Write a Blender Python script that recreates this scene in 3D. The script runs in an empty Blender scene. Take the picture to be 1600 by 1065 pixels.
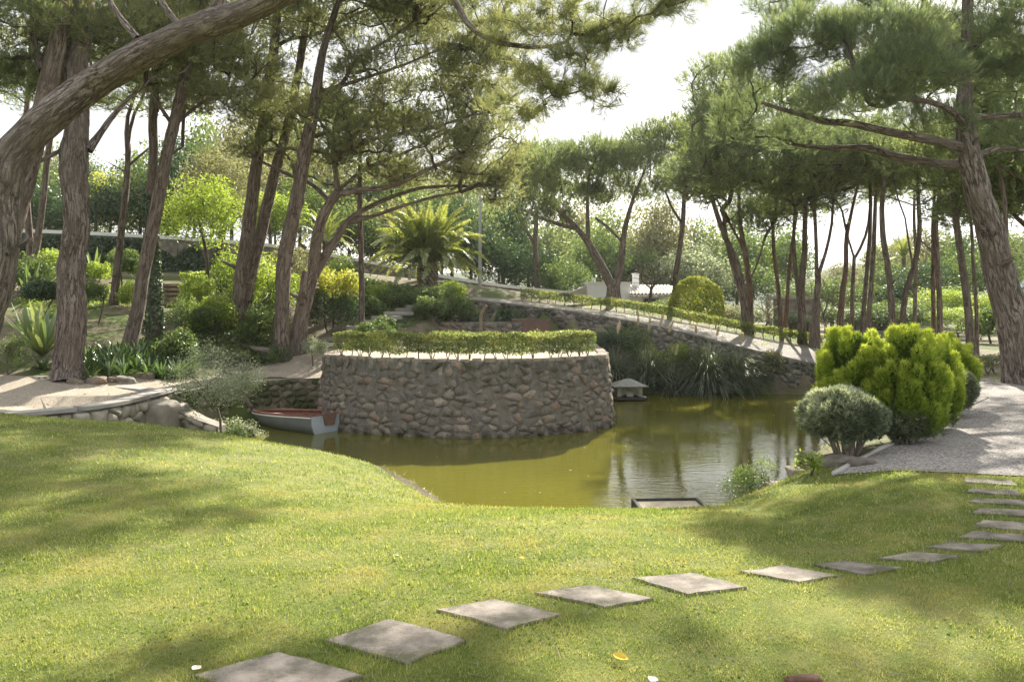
import bpy, bmesh, math, random
import numpy as np
from mathutils import Vector, Matrix
from mathutils.geometry import delaunay_2d_cdt
R = math.radians
rng = np.random.default_rng(7)
random.seed(7)
scene = bpy.context.scene
COL = scene.collection

# ------------------------------------------------------------------ camera, sky, sun, exposure
F, HY, CH = 1300.0, 470.0, 1.65
cam_d = bpy.data.cameras.new('camera'); cam = bpy.data.objects.new('camera', cam_d); COL.objects.link(cam)
cam.location = (0, 0, CH); cam.rotation_euler = (R(90), 0, 0)
cam_d.sensor_width = 36; cam_d.lens = 36 * F / 1600
cam_d.shift_y = -(532.5 - HY) / 1600
cam_d.clip_start = 0.05; cam_d.clip_end = 3000
scene.camera = cam
SUN_AZ, SUN_EL = R(16), R(32)
world = bpy.data.worlds.new('World'); scene.world = world; world.use_nodes = True
wn, wl = world.node_tree.nodes, world.node_tree.links
wn.clear()
w_out = wn.new('ShaderNodeOutputWorld'); w_bg = wn.new('ShaderNodeBackground')
w_sky = wn.new('ShaderNodeTexSky'); w_sky.sky_type = 'NISHITA'; w_sky.sun_disc = False
w_sky.sun_elevation = SUN_EL; w_sky.sun_rotation = SUN_AZ; w_sky.air_density = 1.0; w_sky.dust_density = 2.0
w_tc = wn.new('ShaderNodeTexCoord'); w_map = wn.new('ShaderNodeMapping'); w_map.inputs['Scale'].default_value = (1, 1, 2.6)
w_n = wn.new('ShaderNodeTexNoise'); w_n.inputs['Scale'].default_value = 2.3; w_n.inputs['Detail'].default_value = 7; w_n.inputs['Roughness'].default_value = .55
w_r = wn.new('ShaderNodeValToRGB'); w_r.color_ramp.elements[0].position = .30; w_r.color_ramp.elements[1].position = .52
w_r.color_ramp.elements[0].color = (.62, .62, .62, 1)
w_n2 = wn.new('ShaderNodeTexNoise'); w_n2.inputs['Scale'].default_value = 4.2; w_n2.inputs['Detail'].default_value = 6
w_r2 = wn.new('ShaderNodeValToRGB'); w_r2.color_ramp.elements[0].position = .50; w_r2.color_ramp.elements[1].position = .70
w_r2.color_ramp.elements[0].color = (2.0, 2.06, 2.16, 1); w_r2.color_ramp.elements[1].color = (4.6, 4.6, 4.55, 1)
w_mix = wn.new('ShaderNodeMix'); w_mix.data_type = 'RGBA'
wl.new(w_tc.outputs['Generated'], w_map.inputs['Vector'])
wl.new(w_map.outputs[0], w_n.inputs['Vector']); wl.new(w_map.outputs[0], w_n2.inputs['Vector'])
wl.new(w_n.outputs['Fac'], w_r.inputs['Fac']); wl.new(w_n2.outputs['Fac'], w_r2.inputs['Fac'])
wl.new(w_r.outputs['Color'], w_mix.inputs['Factor'])
wl.new(w_sky.outputs['Color'], w_mix.inputs['A']); wl.new(w_r2.outputs['Color'], w_mix.inputs['B'])
wl.new(w_mix.outputs['Result'], w_bg.inputs['Color']); wl.new(w_bg.outputs[0], w_out.inputs['Surface'])
w_bg.inputs['Strength'].default_value = 0.15
sun_vec = Vector((math.sin(SUN_AZ) * math.cos(SUN_EL), math.cos(SUN_AZ) * math.cos(SUN_EL), math.sin(SUN_EL)))
sd = bpy.data.lights.new('sun', 'SUN'); sd.energy = 5.0; sd.angle = R(0.6); sd.color = (1, .93, .82)
so = bpy.data.objects.new('sun', sd); COL.objects.link(so); so.location = (20, 60, 50)
so.rotation_euler = (-sun_vec).to_track_quat('-Z', 'Y').to_euler()
scene.view_settings.view_transform = 'Standard'; scene.view_settings.look = 'None'
scene.view_settings.gamma = 1; scene.view_settings.use_curve_mapping = False
scene.view_settings.exposure = 1.6
scene.render.engine = 'CYCLES'
cy = scene.cycles
cy.max_bounces = 8; cy.diffuse_bounces = 6; cy.glossy_bounces = 3; cy.transmission_bounces = 4; cy.transparent_max_bounces = 4
cy.caustics_reflective = False; cy.caustics_refractive = False
cy.use_denoising = True; cy.sample_clamp_indirect = 6

# ------------------------------------------------------------------ helpers
def P(px, py, d):
    return np.array([(px - 800) * d / F, d, CH - (py - HY) * d / F])
def tag(o, label=None, cat=None, group=None, kind=None):
    if label: o['label'] = label
    if cat: o['category'] = cat
    if group: o['group'] = group
    if kind: o['kind'] = kind
    return o
def thing(name, label, cat, loc=(0, 0, 0), rz=0, group=None):
    o = bpy.data.objects.new(name, None); COL.objects.link(o); o.empty_display_size = .2
    o.location = tuple(float(v) for v in loc); o.rotation_euler = (0, 0, rz)
    return tag(o, label, cat, group)
def norm(a):
    return a / np.maximum(np.linalg.norm(a, axis=-1, keepdims=True), 1e-9)

class Geo:
    """collects vertices, faces and two point attributes, then links them as one mesh"""
    def __init__(s): s.v = []; s.f = {3: [], 4: []}; s.bc = []; s.cv = []; s.n = 0
    def add(s, v, f, bc=None, cv=None):
        v = np.asarray(v, dtype=np.float32).reshape(-1, 3)
        if len(v) == 0: return
        if isinstance(f, np.ndarray): f = [f]
        for a in f:
            if len(a): s.f[a.shape[1]].append(a + s.n)
        s.v.append(v); s.n += len(v)
        s.bc.append(v if bc is None else np.asarray(bc, dtype=np.float32))
        s.cv.append(np.full(len(v), .5, np.float32) if cv is None else np.asarray(cv, dtype=np.float32))
    def soup(s, v, cv):
        s.add(v, np.arange(len(v)).reshape(-1, 3), cv=cv)
    def mesh(s, name, mat, smooth=True):
        me = bpy.data.meshes.new(name)
        v = np.concatenate(s.v); f3 = np.concatenate(s.f[3]) if s.f[3] else np.zeros((0, 3), int); f4 = np.concatenate(s.f[4]) if s.f[4] else np.zeros((0, 4), int)
        me.vertices.add(len(v)); me.vertices.foreach_set('co', v.ravel())
        loops = np.concatenate([f3.ravel(), f4.ravel()]).astype(np.int32)
        me.loops.add(len(loops)); me.loops.foreach_set('vertex_index', loops)
        n3, n4 = len(f3), len(f4)
        st = np.concatenate([np.arange(n3) * 3, n3 * 3 + np.arange(n4) * 4]).astype(np.int32)
        me.polygons.add(n3 + n4); me.polygons.foreach_set('loop_start', st)
        me.update(calc_edges=True)
        me.polygons.foreach_set('use_smooth', np.full(n3 + n4, smooth, dtype=bool))
        a = me.attributes.new('bc', 'FLOAT_VECTOR', 'POINT'); a.data.foreach_set('vector', np.concatenate(s.bc).ravel())
        a = me.attributes.new('cv', 'FLOAT', 'POINT'); a.data.foreach_set('value', np.concatenate(s.cv))
        if mat: me.materials.append(mat)
        return me
    def build(s, name, mat, parent=None, smooth=True):
        o = bpy.data.objects.new(name, s.mesh(name, mat, smooth)); COL.objects.link(o)
        if parent is not None: o.parent = parent
        return o

def link_mesh(name, me, parent=None, mat4=None):
    o = bpy.data.objects.new(name, me); COL.objects.link(o)
    if parent is not None: o.parent = parent
    if mat4 is not None: o.matrix_local = mat4
    return o
def sub_loc(geo_pts, loc): return np.asarray(geo_pts) - np.asarray(loc)

# value noise
def _h(ix, iy, iz):
    n = (ix * 374761393 + iy * 668265263 + iz * 2147483647 * 3 + 1274126177) & 0xFFFFFFFF
    n = ((n ^ (n >> 13)) * 1274126177) & 0xFFFFFFFF
    return ((n ^ (n >> 16)) & 0xFFFF) / 65535.0
def vnoise(p):
    p = np.asarray(p, dtype=float); i = np.floor(p).astype(np.int64); f = p - i; f = f * f * (3 - 2 * f)
    r = 0
    for dx in (0, 1):
        for dy in (0, 1):
            for dz in (0, 1):
                w = (f[..., 0] if dx else 1 - f[..., 0]) * (f[..., 1] if dy else 1 - f[..., 1]) * (f[..., 2] if dz else 1 - f[..., 2])
                r = r + w * _h(i[..., 0] + dx, i[..., 1] + dy, i[..., 2] + dz)
    return r * 2 - 1
def fbm(p, o=3):
    p = np.asarray(p, dtype=float); r = 0; a = 1.0
    for k in range(o): r = r + a * vnoise(p * 2 ** k + 17.3 * k); a *= .5
    return r / 1.75
def n2(x, y, s=1.0, o=3, z=0.0):
    x = np.asarray(x, dtype=float); y = np.asarray(y, dtype=float)
    return fbm(np.stack([x * s, y * s, np.full_like(x, z)], -1), o)

def inpoly(x, y, poly):
    x = np.asarray(x); y = np.asarray(y); r = np.zeros(x.shape, bool); n = len(poly)
    for i in range(n):
        x0, y0 = poly[i]; x1, y1 = poly[(i + 1) % n]
        if y0 == y1: continue
        c = ((y0 > y) != (y1 > y)) & (x < (x1 - x0) * (y - y0) / (y1 - y0) + x0)
        r ^= c
    return r
def polydist(x, y, poly, closed=True):
    x = np.asarray(x, dtype=float); y = np.asarray(y, dtype=float); best = np.full(x.shape, 1e9); n = len(poly)
    for i in range(n if closed else n - 1):
        x0, y0 = poly[i]; x1, y1 = poly[(i + 1) % n]; dx, dy = x1 - x0, y1 - y0
        t = np.clip(((x - x0) * dx + (y - y0) * dy) / (dx * dx + dy * dy + 1e-12), 0, 1)
        best = np.minimum(best, np.hypot(x - x0 - t * dx, y - y0 - t * dy))
    return best
def catmull(pts, k=6, closed=False):
    pts = np.asarray(pts, dtype=float); n = len(pts); out = []
    if n < 3 and not closed:
        t = np.linspace(0, 1, k + 1)[:, None]; return pts[0] * (1 - t) + pts[-1] * t
    rngi = n if closed else n - 1
    for i in range(rngi):
        g = (lambda j: pts[j % n]) if closed else (lambda j: pts[min(max(j, 0), n - 1)])
        p0, p1, p2, p3 = g(i - 1), g(i), g(i + 1), g(i + 2)
        for t in np.arange(k) / k:
            out.append(.5 * (2 * p1 + (p2 - p0) * t + (2 * p0 - 5 * p1 + 4 * p2 - p3) * t * t + (3 * p1 - p0 - 3 * p2 + p3) * t ** 3))
    if not closed: out.append(pts[-1])
    return np.array(out)

# ------------------------------------------------------------------ materials
def newmat(name):
    m = bpy.data.materials.new(name); m.use_nodes = True; nt = m.node_tree
    b = nt.nodes['Principled BSDF']; return m, nt, b
def N(nt, t, **kw):
    n = nt.nodes.new(t)
    for k, v in kw.items():
        if k in n.inputs: n.inputs[k].default_value = v
        else: setattr(n, k, v)
    return n
def ramp(nt, fac, stops):
    r = nt.nodes.new('ShaderNodeValToRGB'); e = r.color_ramp.elements
    while len(e) > len(stops): e.remove(e[-1])
    while len(e) < len(stops): e.new(.5)
    for k, (p, c) in enumerate(stops): e[k].position = p; e[k].color = (*c, 1)
    nt.links.new(fac, r.inputs['Fac']); return r.outputs['Color']
def mixc(nt, fac, a, b, mode='MIX'):
    m = nt.nodes.new('ShaderNodeMix'); m.data_type = 'RGBA'; m.blend_type = mode
    for sock, v in (('Factor', fac), ('A', a), ('B', b)):
        if hasattr(v, 'links'): nt.links.new(v, m.inputs[sock])
        elif sock == 'Factor': m.inputs[0].default_value = v
        else: m.inputs[sock].default_value = (*v, 1)
    return m.outputs['Result']
def noise(nt, vec, scale, detail=4, rough=.55, dist=0):
    n = N(nt, 'ShaderNodeTexNoise', Scale=scale, Detail=detail, Roughness=rough, Distortion=dist)
    if vec is not None: nt.links.new(vec, n.inputs['Vector'])
    return n.outputs['Fac']
def bump(nt, b, h, strength=.5, dist=.02):
    n = N(nt, 'ShaderNodeBump', Strength=strength, Distance=dist)
    nt.links.new(h, n.inputs['Height']); nt.links.new(n.outputs[0], b.inputs['Normal']); return n
def objco(nt): return nt.nodes.new('ShaderNodeTexCoord').outputs['Object']
def geopos(nt): return nt.nodes.new('ShaderNodeNewGeometry').outputs['Position']
def attr(nt, name, out='Fac'):
    a = nt.nodes.new('ShaderNodeAttribute'); a.attribute_name = name; return a.outputs[out]
def mapping(nt, vec, scale=(1, 1, 1), loc=(0, 0, 0)):
    m = nt.nodes.new('ShaderNodeMapping'); m.inputs['Scale'].default_value = scale; m.inputs['Location'].default_value = loc
    nt.links.new(vec, m.inputs['Vector']); return m.outputs[0]

def bark_mat(name, dark, mid, light, scale=1.0, st=.9):
    """furrowed bark: long plates split by dark wandering cracks, in a frame that follows the trunk"""
    m, nt, b = newmat(name); co = attr(nt, 'bc', 'Vector')
    v = mapping(nt, co, (scale, scale, scale * .16)); v2 = mapping(nt, co, (scale, scale, scale * .4))
    def ridge(vec, sc, det, dist):
        n_ = noise(nt, vec, sc, det, .55, dist); s = N(nt, 'ShaderNodeMath', operation='SUBTRACT'); s.inputs[1].default_value = .5; nt.links.new(n_, s.inputs[0])
        ab = N(nt, 'ShaderNodeMath', operation='ABSOLUTE'); nt.links.new(s.outputs[0], ab.inputs[0]); return ab.outputs[0]
    r1 = ridge(v, 13, 3, .5); r2 = ridge(v2, 24, 3, .8)
    c1 = ramp(nt, r1, [(0, dark), (.035, mid), (.11, light)]); c2 = ramp(nt, r2, [(0, (.45, .43, .42)), (.05, (1, 1, 1))])
    c = mixc(nt, .7, c1, c2, 'MULTIPLY')
    c = mixc(nt, ramp(nt, noise(nt, co, 1.7, 4), [(.38, (0, 0, 0)), (.66, (.75, .75, .75))]), c, mid)
    c = mixc(nt, .6, c, ramp(nt, noise(nt, v2, 60, 5, .7), [(.3, (.5, .48, .46)), (.7, (1.25, 1.22, 1.2))]), 'MULTIPLY')
    nt.links.new(c, b.inputs['Base Color']); b.inputs['Roughness'].default_value = .92; b.inputs['Specular IOR Level'].default_value = .2
    h1 = ramp(nt, r1, [(0, (0, 0, 0)), (.09, (1, 1, 1))]); h2 = ramp(nt, r2, [(0, (0, 0, 0)), (.08, (1, 1, 1))])
    h = mixc(nt, .35, h1, h2); h = mixc(nt, .25, h, noise(nt, v2, 60, 5, .7)); bump(nt, b, h, st, .04)
    return m
def leaf_mat(name, c0, c1, c2=None, trans=.45, gloss=.06, rough=.5, pat=None):
    """two-sided leaf: diffuse + translucent, colour varies leaf by leaf through the cv attribute"""
    m = bpy.data.materials.new(name); m.use_nodes = True; nt = m.node_tree; nt.nodes.clear()
    out = nt.nodes.new('ShaderNodeOutputMaterial')
    st = [(0, c0), (1, c1)] if c2 is None else [(0, c0), (.55, c1), (1, c2)]
    col = ramp(nt, attr(nt, 'cv'), st)
    if pat is not None:
        pn = noise(nt, geopos(nt), pat[0], 4)
        col = mixc(nt, ramp(nt, pn, [(pat[2], (0, 0, 0)), (pat[3], (1, 1, 1))]), col, pat[1])
    d = nt.nodes.new('ShaderNodeBsdfDiffuse'); t = nt.nodes.new('ShaderNodeBsdfTranslucent'); g = nt.nodes.new('ShaderNodeBsdfGlossy')
    g.inputs['Roughness'].default_value = rough; g.inputs['Color'].default_value = (.9, .95, .85, 1)
    tc = mixc(nt, .5, col, (1.25, 1.2, .55), 'MULTIPLY')
    nt.links.new(col, d.inputs['Color']); nt.links.new(mixc(nt, 1.0, tc, (1.5, 1.5, 1.5), 'MULTIPLY'), t.inputs['Color'])
    m1 = N(nt, 'ShaderNodeMixShader'); m1.inputs[0].default_value = trans
    m2 = N(nt, 'ShaderNodeMixShader'); m2.inputs[0].default_value = gloss
    nt.links.new(d.outputs[0], m1.inputs[1]); nt.links.new(t.outputs[0], m1.inputs[2])
    nt.links.new(m1.outputs[0], m2.inputs[1]); nt.links.new(g.outputs[0], m2.inputs[2]); nt.links.new(m2.outputs[0], out.inputs['Surface'])
    return m
def rough_mat(name, stops, scale=4, bscale=30, bst=.4, bd=.01, rough=.9, rand=0, vec='obj', detail=6, stain=None):
    """noise-coloured matt surface; rand > 0 shifts the colour object by object"""
    m, nt, b = newmat(name)
    v = objco(nt) if vec == 'obj' else geopos(nt)
    f = noise(nt, v, scale, detail, .6)
    if rand:
        oi = nt.nodes.new('ShaderNodeObjectInfo'); ma = N(nt, 'ShaderNodeMath', operation='MULTIPLY_ADD')
        ma.inputs[1].default_value = rand; nt.links.new(oi.outputs['Random'], ma.inputs[0])
        ma2 = N(nt, 'ShaderNodeMath', operation='MULTIPLY'); ma2.inputs[1].default_value = 1 - rand
        nt.links.new(f, ma2.inputs[0]); nt.links.new(ma2.outputs[0], ma.inputs[2]); f = ma.outputs[0]
    c = ramp(nt, f, stops)
    if stain:
        c = mixc(nt, ramp(nt, noise(nt, geopos(nt), stain[0], 5, .65), [(stain[2], (0, 0, 0)), (stain[3], (1, 1, 1))]), c, stain[1])
    nt.links.new(c, b.inputs['Base Color']); b.inputs['Roughness'].default_value = rough
    if bst: bump(nt, b, noise(nt, v, bscale, 6, .65), bst, bd)
    return m
M = {}
M['bark_near'] = bark_mat('bark_near', (.06, .047, .038), (.21, .175, .145), (.40, .35, .305), 1.0, 1.0)
M['bark'] = bark_mat('bark', (.058, .046, .037), (.195, .155, .122), (.33, .28, .235), .8, .9)
M['bark_dark'] = bark_mat('bark_dark', (.05, .04, .033), (.15, .12, .095), (.25, .21, .175), .7, .7)
M['bark_red'] = bark_mat('bark_red', (.05, .035, .028), (.175, .118, .09), (.27, .195, .15), .7, .7)
M['twig'] = rough_mat('twig', [(.3, (.06, .045, .035)), (.7, (.17, .135, .105))], 3, 20, 0)
M['twig_pale'] = rough_mat('twig_pale', [(.3, (.14, .115, .09)), (.7, (.3, .26, .21))], 3, 20, 0)
M['needle'] = leaf_mat('needle', (.07, .105, .045), (.15, .195, .075), (.28, .3, .12), .5)
M['needle_blue'] = leaf_mat('needle_blue', (.07, .105, .06), (.14, .185, .09), (.26, .3, .13), .48)
M['needle_warm'] = leaf_mat('needle_warm', (.10, .12, .055), (.19, .21, .09), (.33, .33, .15), .52)
M['grass'] = leaf_mat('grass', (.09, .145, .02), (.20, .255, .042), (.46, .44, .19), .42, .04, .5, (1.6, (.33, .30, .11), .46, .72))
M['clover'] = leaf_mat('clover', (.06, .11, .02), (.1, .17, .03), (.16, .22, .05), .3, 0)
M['leaf_dark'] = leaf_mat('leaf_dark', (.02, .045, .018), (.045, .085, .028), (.09, .13, .04), .3)
M['leaf_mid'] = leaf_mat('leaf_mid', (.04, .075, .02), (.1, .15, .035), (.2, .25, .06), .45)
M['leaf_bright'] = leaf_mat('leaf_bright', (.11, .17, .02), (.25, .33, .05), (.42, .45, .09), .5)
M['leaf_yellow'] = leaf_mat('leaf_yellow', (.16, .18, .02), (.32, .34, .06), (.52, .47, .1), .5)
M['leaf_topiary'] = leaf_mat('leaf_topiary', (.1, .14, .015), (.24, .28, .035), (.42, .42, .07), .4)
M['leaf_silver'] = leaf_mat('leaf_silver', (.12, .15, .09), (.28, .32, .21), (.6, .62, .48), .35, .08)
M['leaf_grey'] = leaf_mat('leaf_grey', (.07, .095, .055), (.22, .26, .17), (.58, .6, .48), .4, .04)
M['leaf_hedge'] = leaf_mat('leaf_hedge', (.07, .10, .025), (.17, .21, .05), (.46, .46, .17), .45)
M['leaf_olive'] = leaf_mat('leaf_olive', (.1, .11, .05), (.2, .2, .1), (.34, .33, .18), .4)
M['gold'] = leaf_mat('gold', (.06, .10, .014), (.21, .30, .035), (.48, .53, .09), .42, .03)
M['palm'] = leaf_mat('palm', (.06, .10, .02), (.15, .20, .04), (.36, .35, .1), .45, .12)
M['yucca'] = leaf_mat('yucca', (.09, .15, .05), (.17, .24, .08), (.3, .33, .13), .3, .1)
M['strap'] = leaf_mat('strap', (.04, .085, .02), (.09, .16, .04), (.2, .27, .09), .35, .14, .35)
M['pampas'] = leaf_mat('pampas', (.08, .1, .06), (.16, .19, .12), (.3, .31, .2), .35, .08)
M['plume'] = leaf_mat('plume', (.5, .42, .34), (.62, .55, .47), (.72, .66, .58), .5)
M['ivy'] = leaf_mat('ivy', (.02, .045, .015), (.045, .08, .025), (.08, .13, .04), .25, .08)
STONE = [(.2, (.16, .145, .12)), (.36, (.27, .235, .19)), (.5, (.36, .295, .22)), (.62, (.30, .20, .14)), (.74, (.43, .375, .30)), (.9, (.23, .215, .195))]
M['stone'] = rough_mat('stone', STONE, 9, 26, 1.0, .04, .95, .5, 'geo', 9, (1.6, (.13, .12, .10), .46, .68))
M['stone_pale'] = rough_mat('stone_pale', [(.2, (.2, .18, .15)), (.45, (.36, .32, .26)), (.7, (.5, .46, .38)), (.9, (.4, .3, .2))], 5, 28, .6, .015, .9, .5, 'geo')
M['stone_ramp'] = rough_mat('stone_ramp', [(.2, (.10, .095, .075)), (.45, (.22, .20, .165)), (.7, (.36, .33, .28)), (.9, (.15, .14, .11))], 5, 28, .8, .02, .95, .6, 'geo', 6, (1.0, (.06, .065, .035), .45, .6))
M['mortar'] = rough_mat('mortar', [(.3, (.12, .108, .088)), (.5, (.22, .2, .168)), (.7, (.33, .305, .265))], 3.2, 20, 1.0, .05, .95, 0, 'geo')
M['concrete'] = rough_mat('concrete', [(.3, (.30, .28, .25)), (.7, (.46, .43, .385))], 2.5, 60, .3, .006, .9, .2, 'geo')
M['slab'] = rough_mat('slab', [(.28, (.12, .104, .088)), (.48, (.255, .218, .178)), (.7, (.39, .34, .28))], 7, 70, .8, .012, .95, .12, 'geo', 8, (4.0, (.10, .095, .06), .44, .64))
M['wood'] = rough_mat('wood', [(.3, (.16, .12, .08)), (.7, (.33, .26, .18))], 8, 40, .3)
M['wood_dark'] = rough_mat('wood_dark', [(.3, (.03, .028, .025)), (.7, (.08, .07, .06))], 8, 40, .3)
M['redwood'] = rough_mat('redwood', [(.3, (.16, .07, .045)), (.7, (.27, .125, .08))], 6, 40, .2, .004, .7)
M['padwood'] = rough_mat('padwood', [(.3, (.15, .085, .06)), (.7, (.24, .14, .10))], 6, 40, .2, .004, .6)
M['boat_shaded'] = rough_mat('boat_shaded', [(.3, (.17, .19, .205)), (.7, (.24, .265, .28))], 3, 40, .1, .003, .45)  # hull grey darkened: the shaded side is put into the colour
M['boat_lit'] = rough_mat('boat_lit', [(.3, (.36, .40, .44)), (.7, (.47, .52, .56))], 3, 40, .1, .003, .45)  # same grey made paler: the lit transom is put into the colour
M['cream'] = rough_mat('cream', [(.3, (.30, .30, .21)), (.7, (.50, .48, .36))], 8, 40, .2, .004, .8)
M['grey_roof'] = rough_mat('grey_roof', [(.3, (.2, .2, .17)), (.7, (.34, .33, .29))], 9, 50, .3)
M['white_wall'] = rough_mat('white_wall', [(.3, (.70, .72, .74)), (.7, (.82, .82, .82))], 1.2, 40, .15, .004)
M['coping'] = rough_mat('coping', [(.3, (.66, .65, .62)), (.7, (.82, .81, .78))], 2, 40, .2)
M['tile'] = rough_mat('tile', [(.3, (.62, .57, .53)), (.7, (.76, .72, .68))], 9, 50, .3, .01, .9, 0, 'geo')
M['glass'] = rough_mat('glass', [(.3, (.02, .022, .025)), (.7, (.04, .045, .05))], 3, 10, 0, rough=.1)
M['metal'] = rough_mat('metal', [(.3, (.25, .26, .26)), (.7, (.36, .37, .37))], 5, 40, .1, rough=.5)
M['yellow_leaf'] = rough_mat('yellow_leaf', [(.3, (.55, .36, .03)), (.7, (.75, .55, .06))], 30, 60, .3, .003)
M['pale_leaf'] = rough_mat('pale_leaf', [(.3, (.6, .5, .4)), (.7, (.8, .74, .66))], 30, 60, .3, .003)
M['brown_bark'] = rough_mat('brown_bark', [(.3, (.1, .05, .035)), (.7, (.22, .12, .08))], 30, 60, .5, .004)

def masonry(name, stops, rand, sc):
    m, nt, b = newmat(name); v = geopos(nt)
    f = noise(nt, v, sc, 8, .65)
    if rand:
        oi = nt.nodes.new('ShaderNodeObjectInfo'); mr = N(nt, 'ShaderNodeMath', operation='MULTIPLY_ADD'); mr.inputs[1].default_value = rand; nt.links.new(oi.outputs['Random'], mr.inputs[0])
        mq = N(nt, 'ShaderNodeMath', operation='MULTIPLY'); mq.inputs[1].default_value = 1 - rand; nt.links.new(f, mq.inputs[0]); nt.links.new(mq.outputs[0], mr.inputs[2]); f = mr.outputs[0]
    c = ramp(nt, f, stops)
    crust = noise(nt, v, 3.4, 9, .72); c = mixc(nt, ramp(nt, crust, [(.47, (0, 0, 0)), (.60, (.85, .85, .85))]), c, (.25, .235, .205))       # lime and lichen crust over stone and joint alike
    c = mixc(nt, ramp(nt, noise(nt, v, 7, 8, .75), [(.52, (0, 0, 0)), (.66, (.8, .8, .8))]), c, (.09, .082, .065))
    sep = nt.nodes.new('ShaderNodeSeparateXYZ'); nt.links.new(v, sep.inputs[0])
    st = noise(nt, mapping(nt, v, (2.6, 2.6, .35)), 2, 6, .6)
    def band(lo, hi, amp):   # how much of a stain that belongs to a height on the wall, broken up by the streaks
        mp = N(nt, 'ShaderNodeMapRange'); mp.inputs['From Min'].default_value = lo; mp.inputs['From Max'].default_value = hi; nt.links.new(sep.outputs['Z'], mp.inputs['Value'])
        mu = N(nt, 'ShaderNodeMath', operation='MULTIPLY'); nt.links.new(mp.outputs[0], mu.inputs[0]); nt.links.new(ramp(nt, st, [(.38, (0, 0, 0)), (.6, (amp, amp, amp))]), mu.inputs[1]); return mu.outputs[0]
    c = mixc(nt, band(-.75, .1, .8), c, (.075, .08, .05))                # moss and soot running down from the rim
    c = mixc(nt, band(-1.5, -1.75, 1.0), c, (.05, .05, .032))            # damp green foot at the waterline
    nt.links.new(c, b.inputs['Base Color']); b.inputs['Roughness'].default_value = .95; b.inputs['Specular IOR Level'].default_value = .2
    bump(nt, b, noise(nt, v, 24, 8, .7), 1.0, .045); return m
M['bastion_stone'] = masonry('bastion_stone', [(.22, (.17, .15, .125)), (.36, (.28, .24, .19)), (.5, (.38, .31, .235)), (.6, (.33, .215, .15)), (.72, (.46, .40, .32)), (.85, (.24, .225, .2))], .5, 6)
M['bastion_mortar'] = masonry('bastion_mortar', [(.35, (.15, .135, .11)), (.65, (.26, .235, .2))], 0, 5)
def ground_mat(name, stops, mossc, m0, m1, mscale=.35, bs=60, bst=.6, bd=.02, litter=None):
    m, nt, b = newmat(name); v = geopos(nt)
    c = ramp(nt, noise(nt, v, 1.6, 8, .7), stops)
    c = mixc(nt, .6, c, ramp(nt, noise(nt, v, 55, 3, .7), [(.3, (.45, .45, .45)), (.7, (1.3, 1.3, 1.3))]), 'MULTIPLY')
    if mossc is not None:
        c = mixc(nt, ramp(nt, noise(nt, v, mscale, 6, .6), [(m0, (0, 0, 0)), (m1, (1, 1, 1))]), c, mossc)
    nt.links.new(c, b.inputs['Base Color']); b.inputs['Roughness'].default_value = .95; b.inputs['Specular IOR Level'].default_value = .15
    bump(nt, b, noise(nt, v, bs, 6, .7), bst, bd)
    return m
M['soil'] = ground_mat('soil', [(.3, (.11, .09, .06)), (.5, (.2, .165, .115)), (.7, (.31, .26, .185))], (.085, .115, .03), .46, .6, .5)
M['lawn'] = ground_mat('lawn', [(.3, (.10, .12, .03)), (.5, (.16, .19, .045)), (.7, (.24, .25, .08))], (.24, .22, .10), .5, .75, 1.1, 90, .7, .02)
M['bank'] = ground_mat('bank', [(.3, (.07, .055, .04)), (.5, (.14, .11, .08)), (.7, (.22, .18, .13))], None, 0, 0, 1, 30, 1.0, .05)
def gravel_mat(name, dark, mid, light, sc=55):
    m, nt, b = newmat(name); v = geopos(nt)
    vo = N(nt, 'ShaderNodeTexVoronoi', Scale=sc); nt.links.new(v, vo.inputs['Vector'])
    c = ramp(nt, vo.outputs['Color'], [(.1, dark), (.5, mid), (.9, light)])
    c = mixc(nt, .45, c, ramp(nt, noise(nt, v, .9, 6, .6), [(.35, (.6, .57, .52)), (.65, (1.15, 1.1, 1.02))]), 'MULTIPLY')
    nt.links.new(c, b.inputs['Base Color']); b.inputs['Roughness'].default_value = .95; b.inputs['Specular IOR Level'].default_value = .2
    inv = N(nt, 'ShaderNodeMath', operation='SUBTRACT'); inv.inputs[0].default_value = 1; nt.links.new(vo.outputs['Distance'], inv.inputs[1])
    bump(nt, b, inv.outputs[0], .9, .012)
    return m
M['gravel'] = gravel_mat('gravel', (.15, .14, .13), (.29, .27, .25), (.48, .45, .42))
M['gravel_warm'] = gravel_mat('gravel_warm', (.27, .23, .18), (.43, .375, .3), (.6, .54, .45), 70)
M['sand'] = gravel_mat('sand', (.36, .31, .23), (.5, .44, .34), (.64, .58, .47), 90)

def water_mat():
    m, nt, b = newmat('pond_water'); v = geopos(nt)
    n0 = noise(nt, v, .12, 3)
    c = ramp(nt, n0, [(.35, (.092, .09, .012)), (.65, (.135, .128, .017))])
    nt.links.new(c, b.inputs['Base Color']); b.inputs['Roughness'].default_value = .035; b.inputs['IOR'].default_value = 1.333
    b.inputs['Specular IOR Level'].default_value = .5
    w1 = noise(nt, mapping(nt, v, (1.3, 3.4, 1)), 2.2, 4, .5, .4); w2 = noise(nt, mapping(nt, v, (1, 2.2, 1)), 9, 3)
    area = ramp(nt, noise(nt, v, .22, 2), [(.4, (.25, .25, .25)), (.62, (1, 1, 1))])
    ma = N(nt, 'ShaderNodeMath', operation='MULTIPLY_ADD'); ma.inputs[1].default_value = .3
    nt.links.new(w2, ma.inputs[0]); nt.links.new(w1, ma.inputs[2])
    mu = N(nt, 'ShaderNodeMath', operation='MULTIPLY'); nt.links.new(ma.outputs[0], mu.inputs[0]); nt.links.new(area, mu.inputs[1])
    bump(nt, b, mu.outputs[0], .5, .016)
    return m
M['water'] = water_mat()
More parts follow.
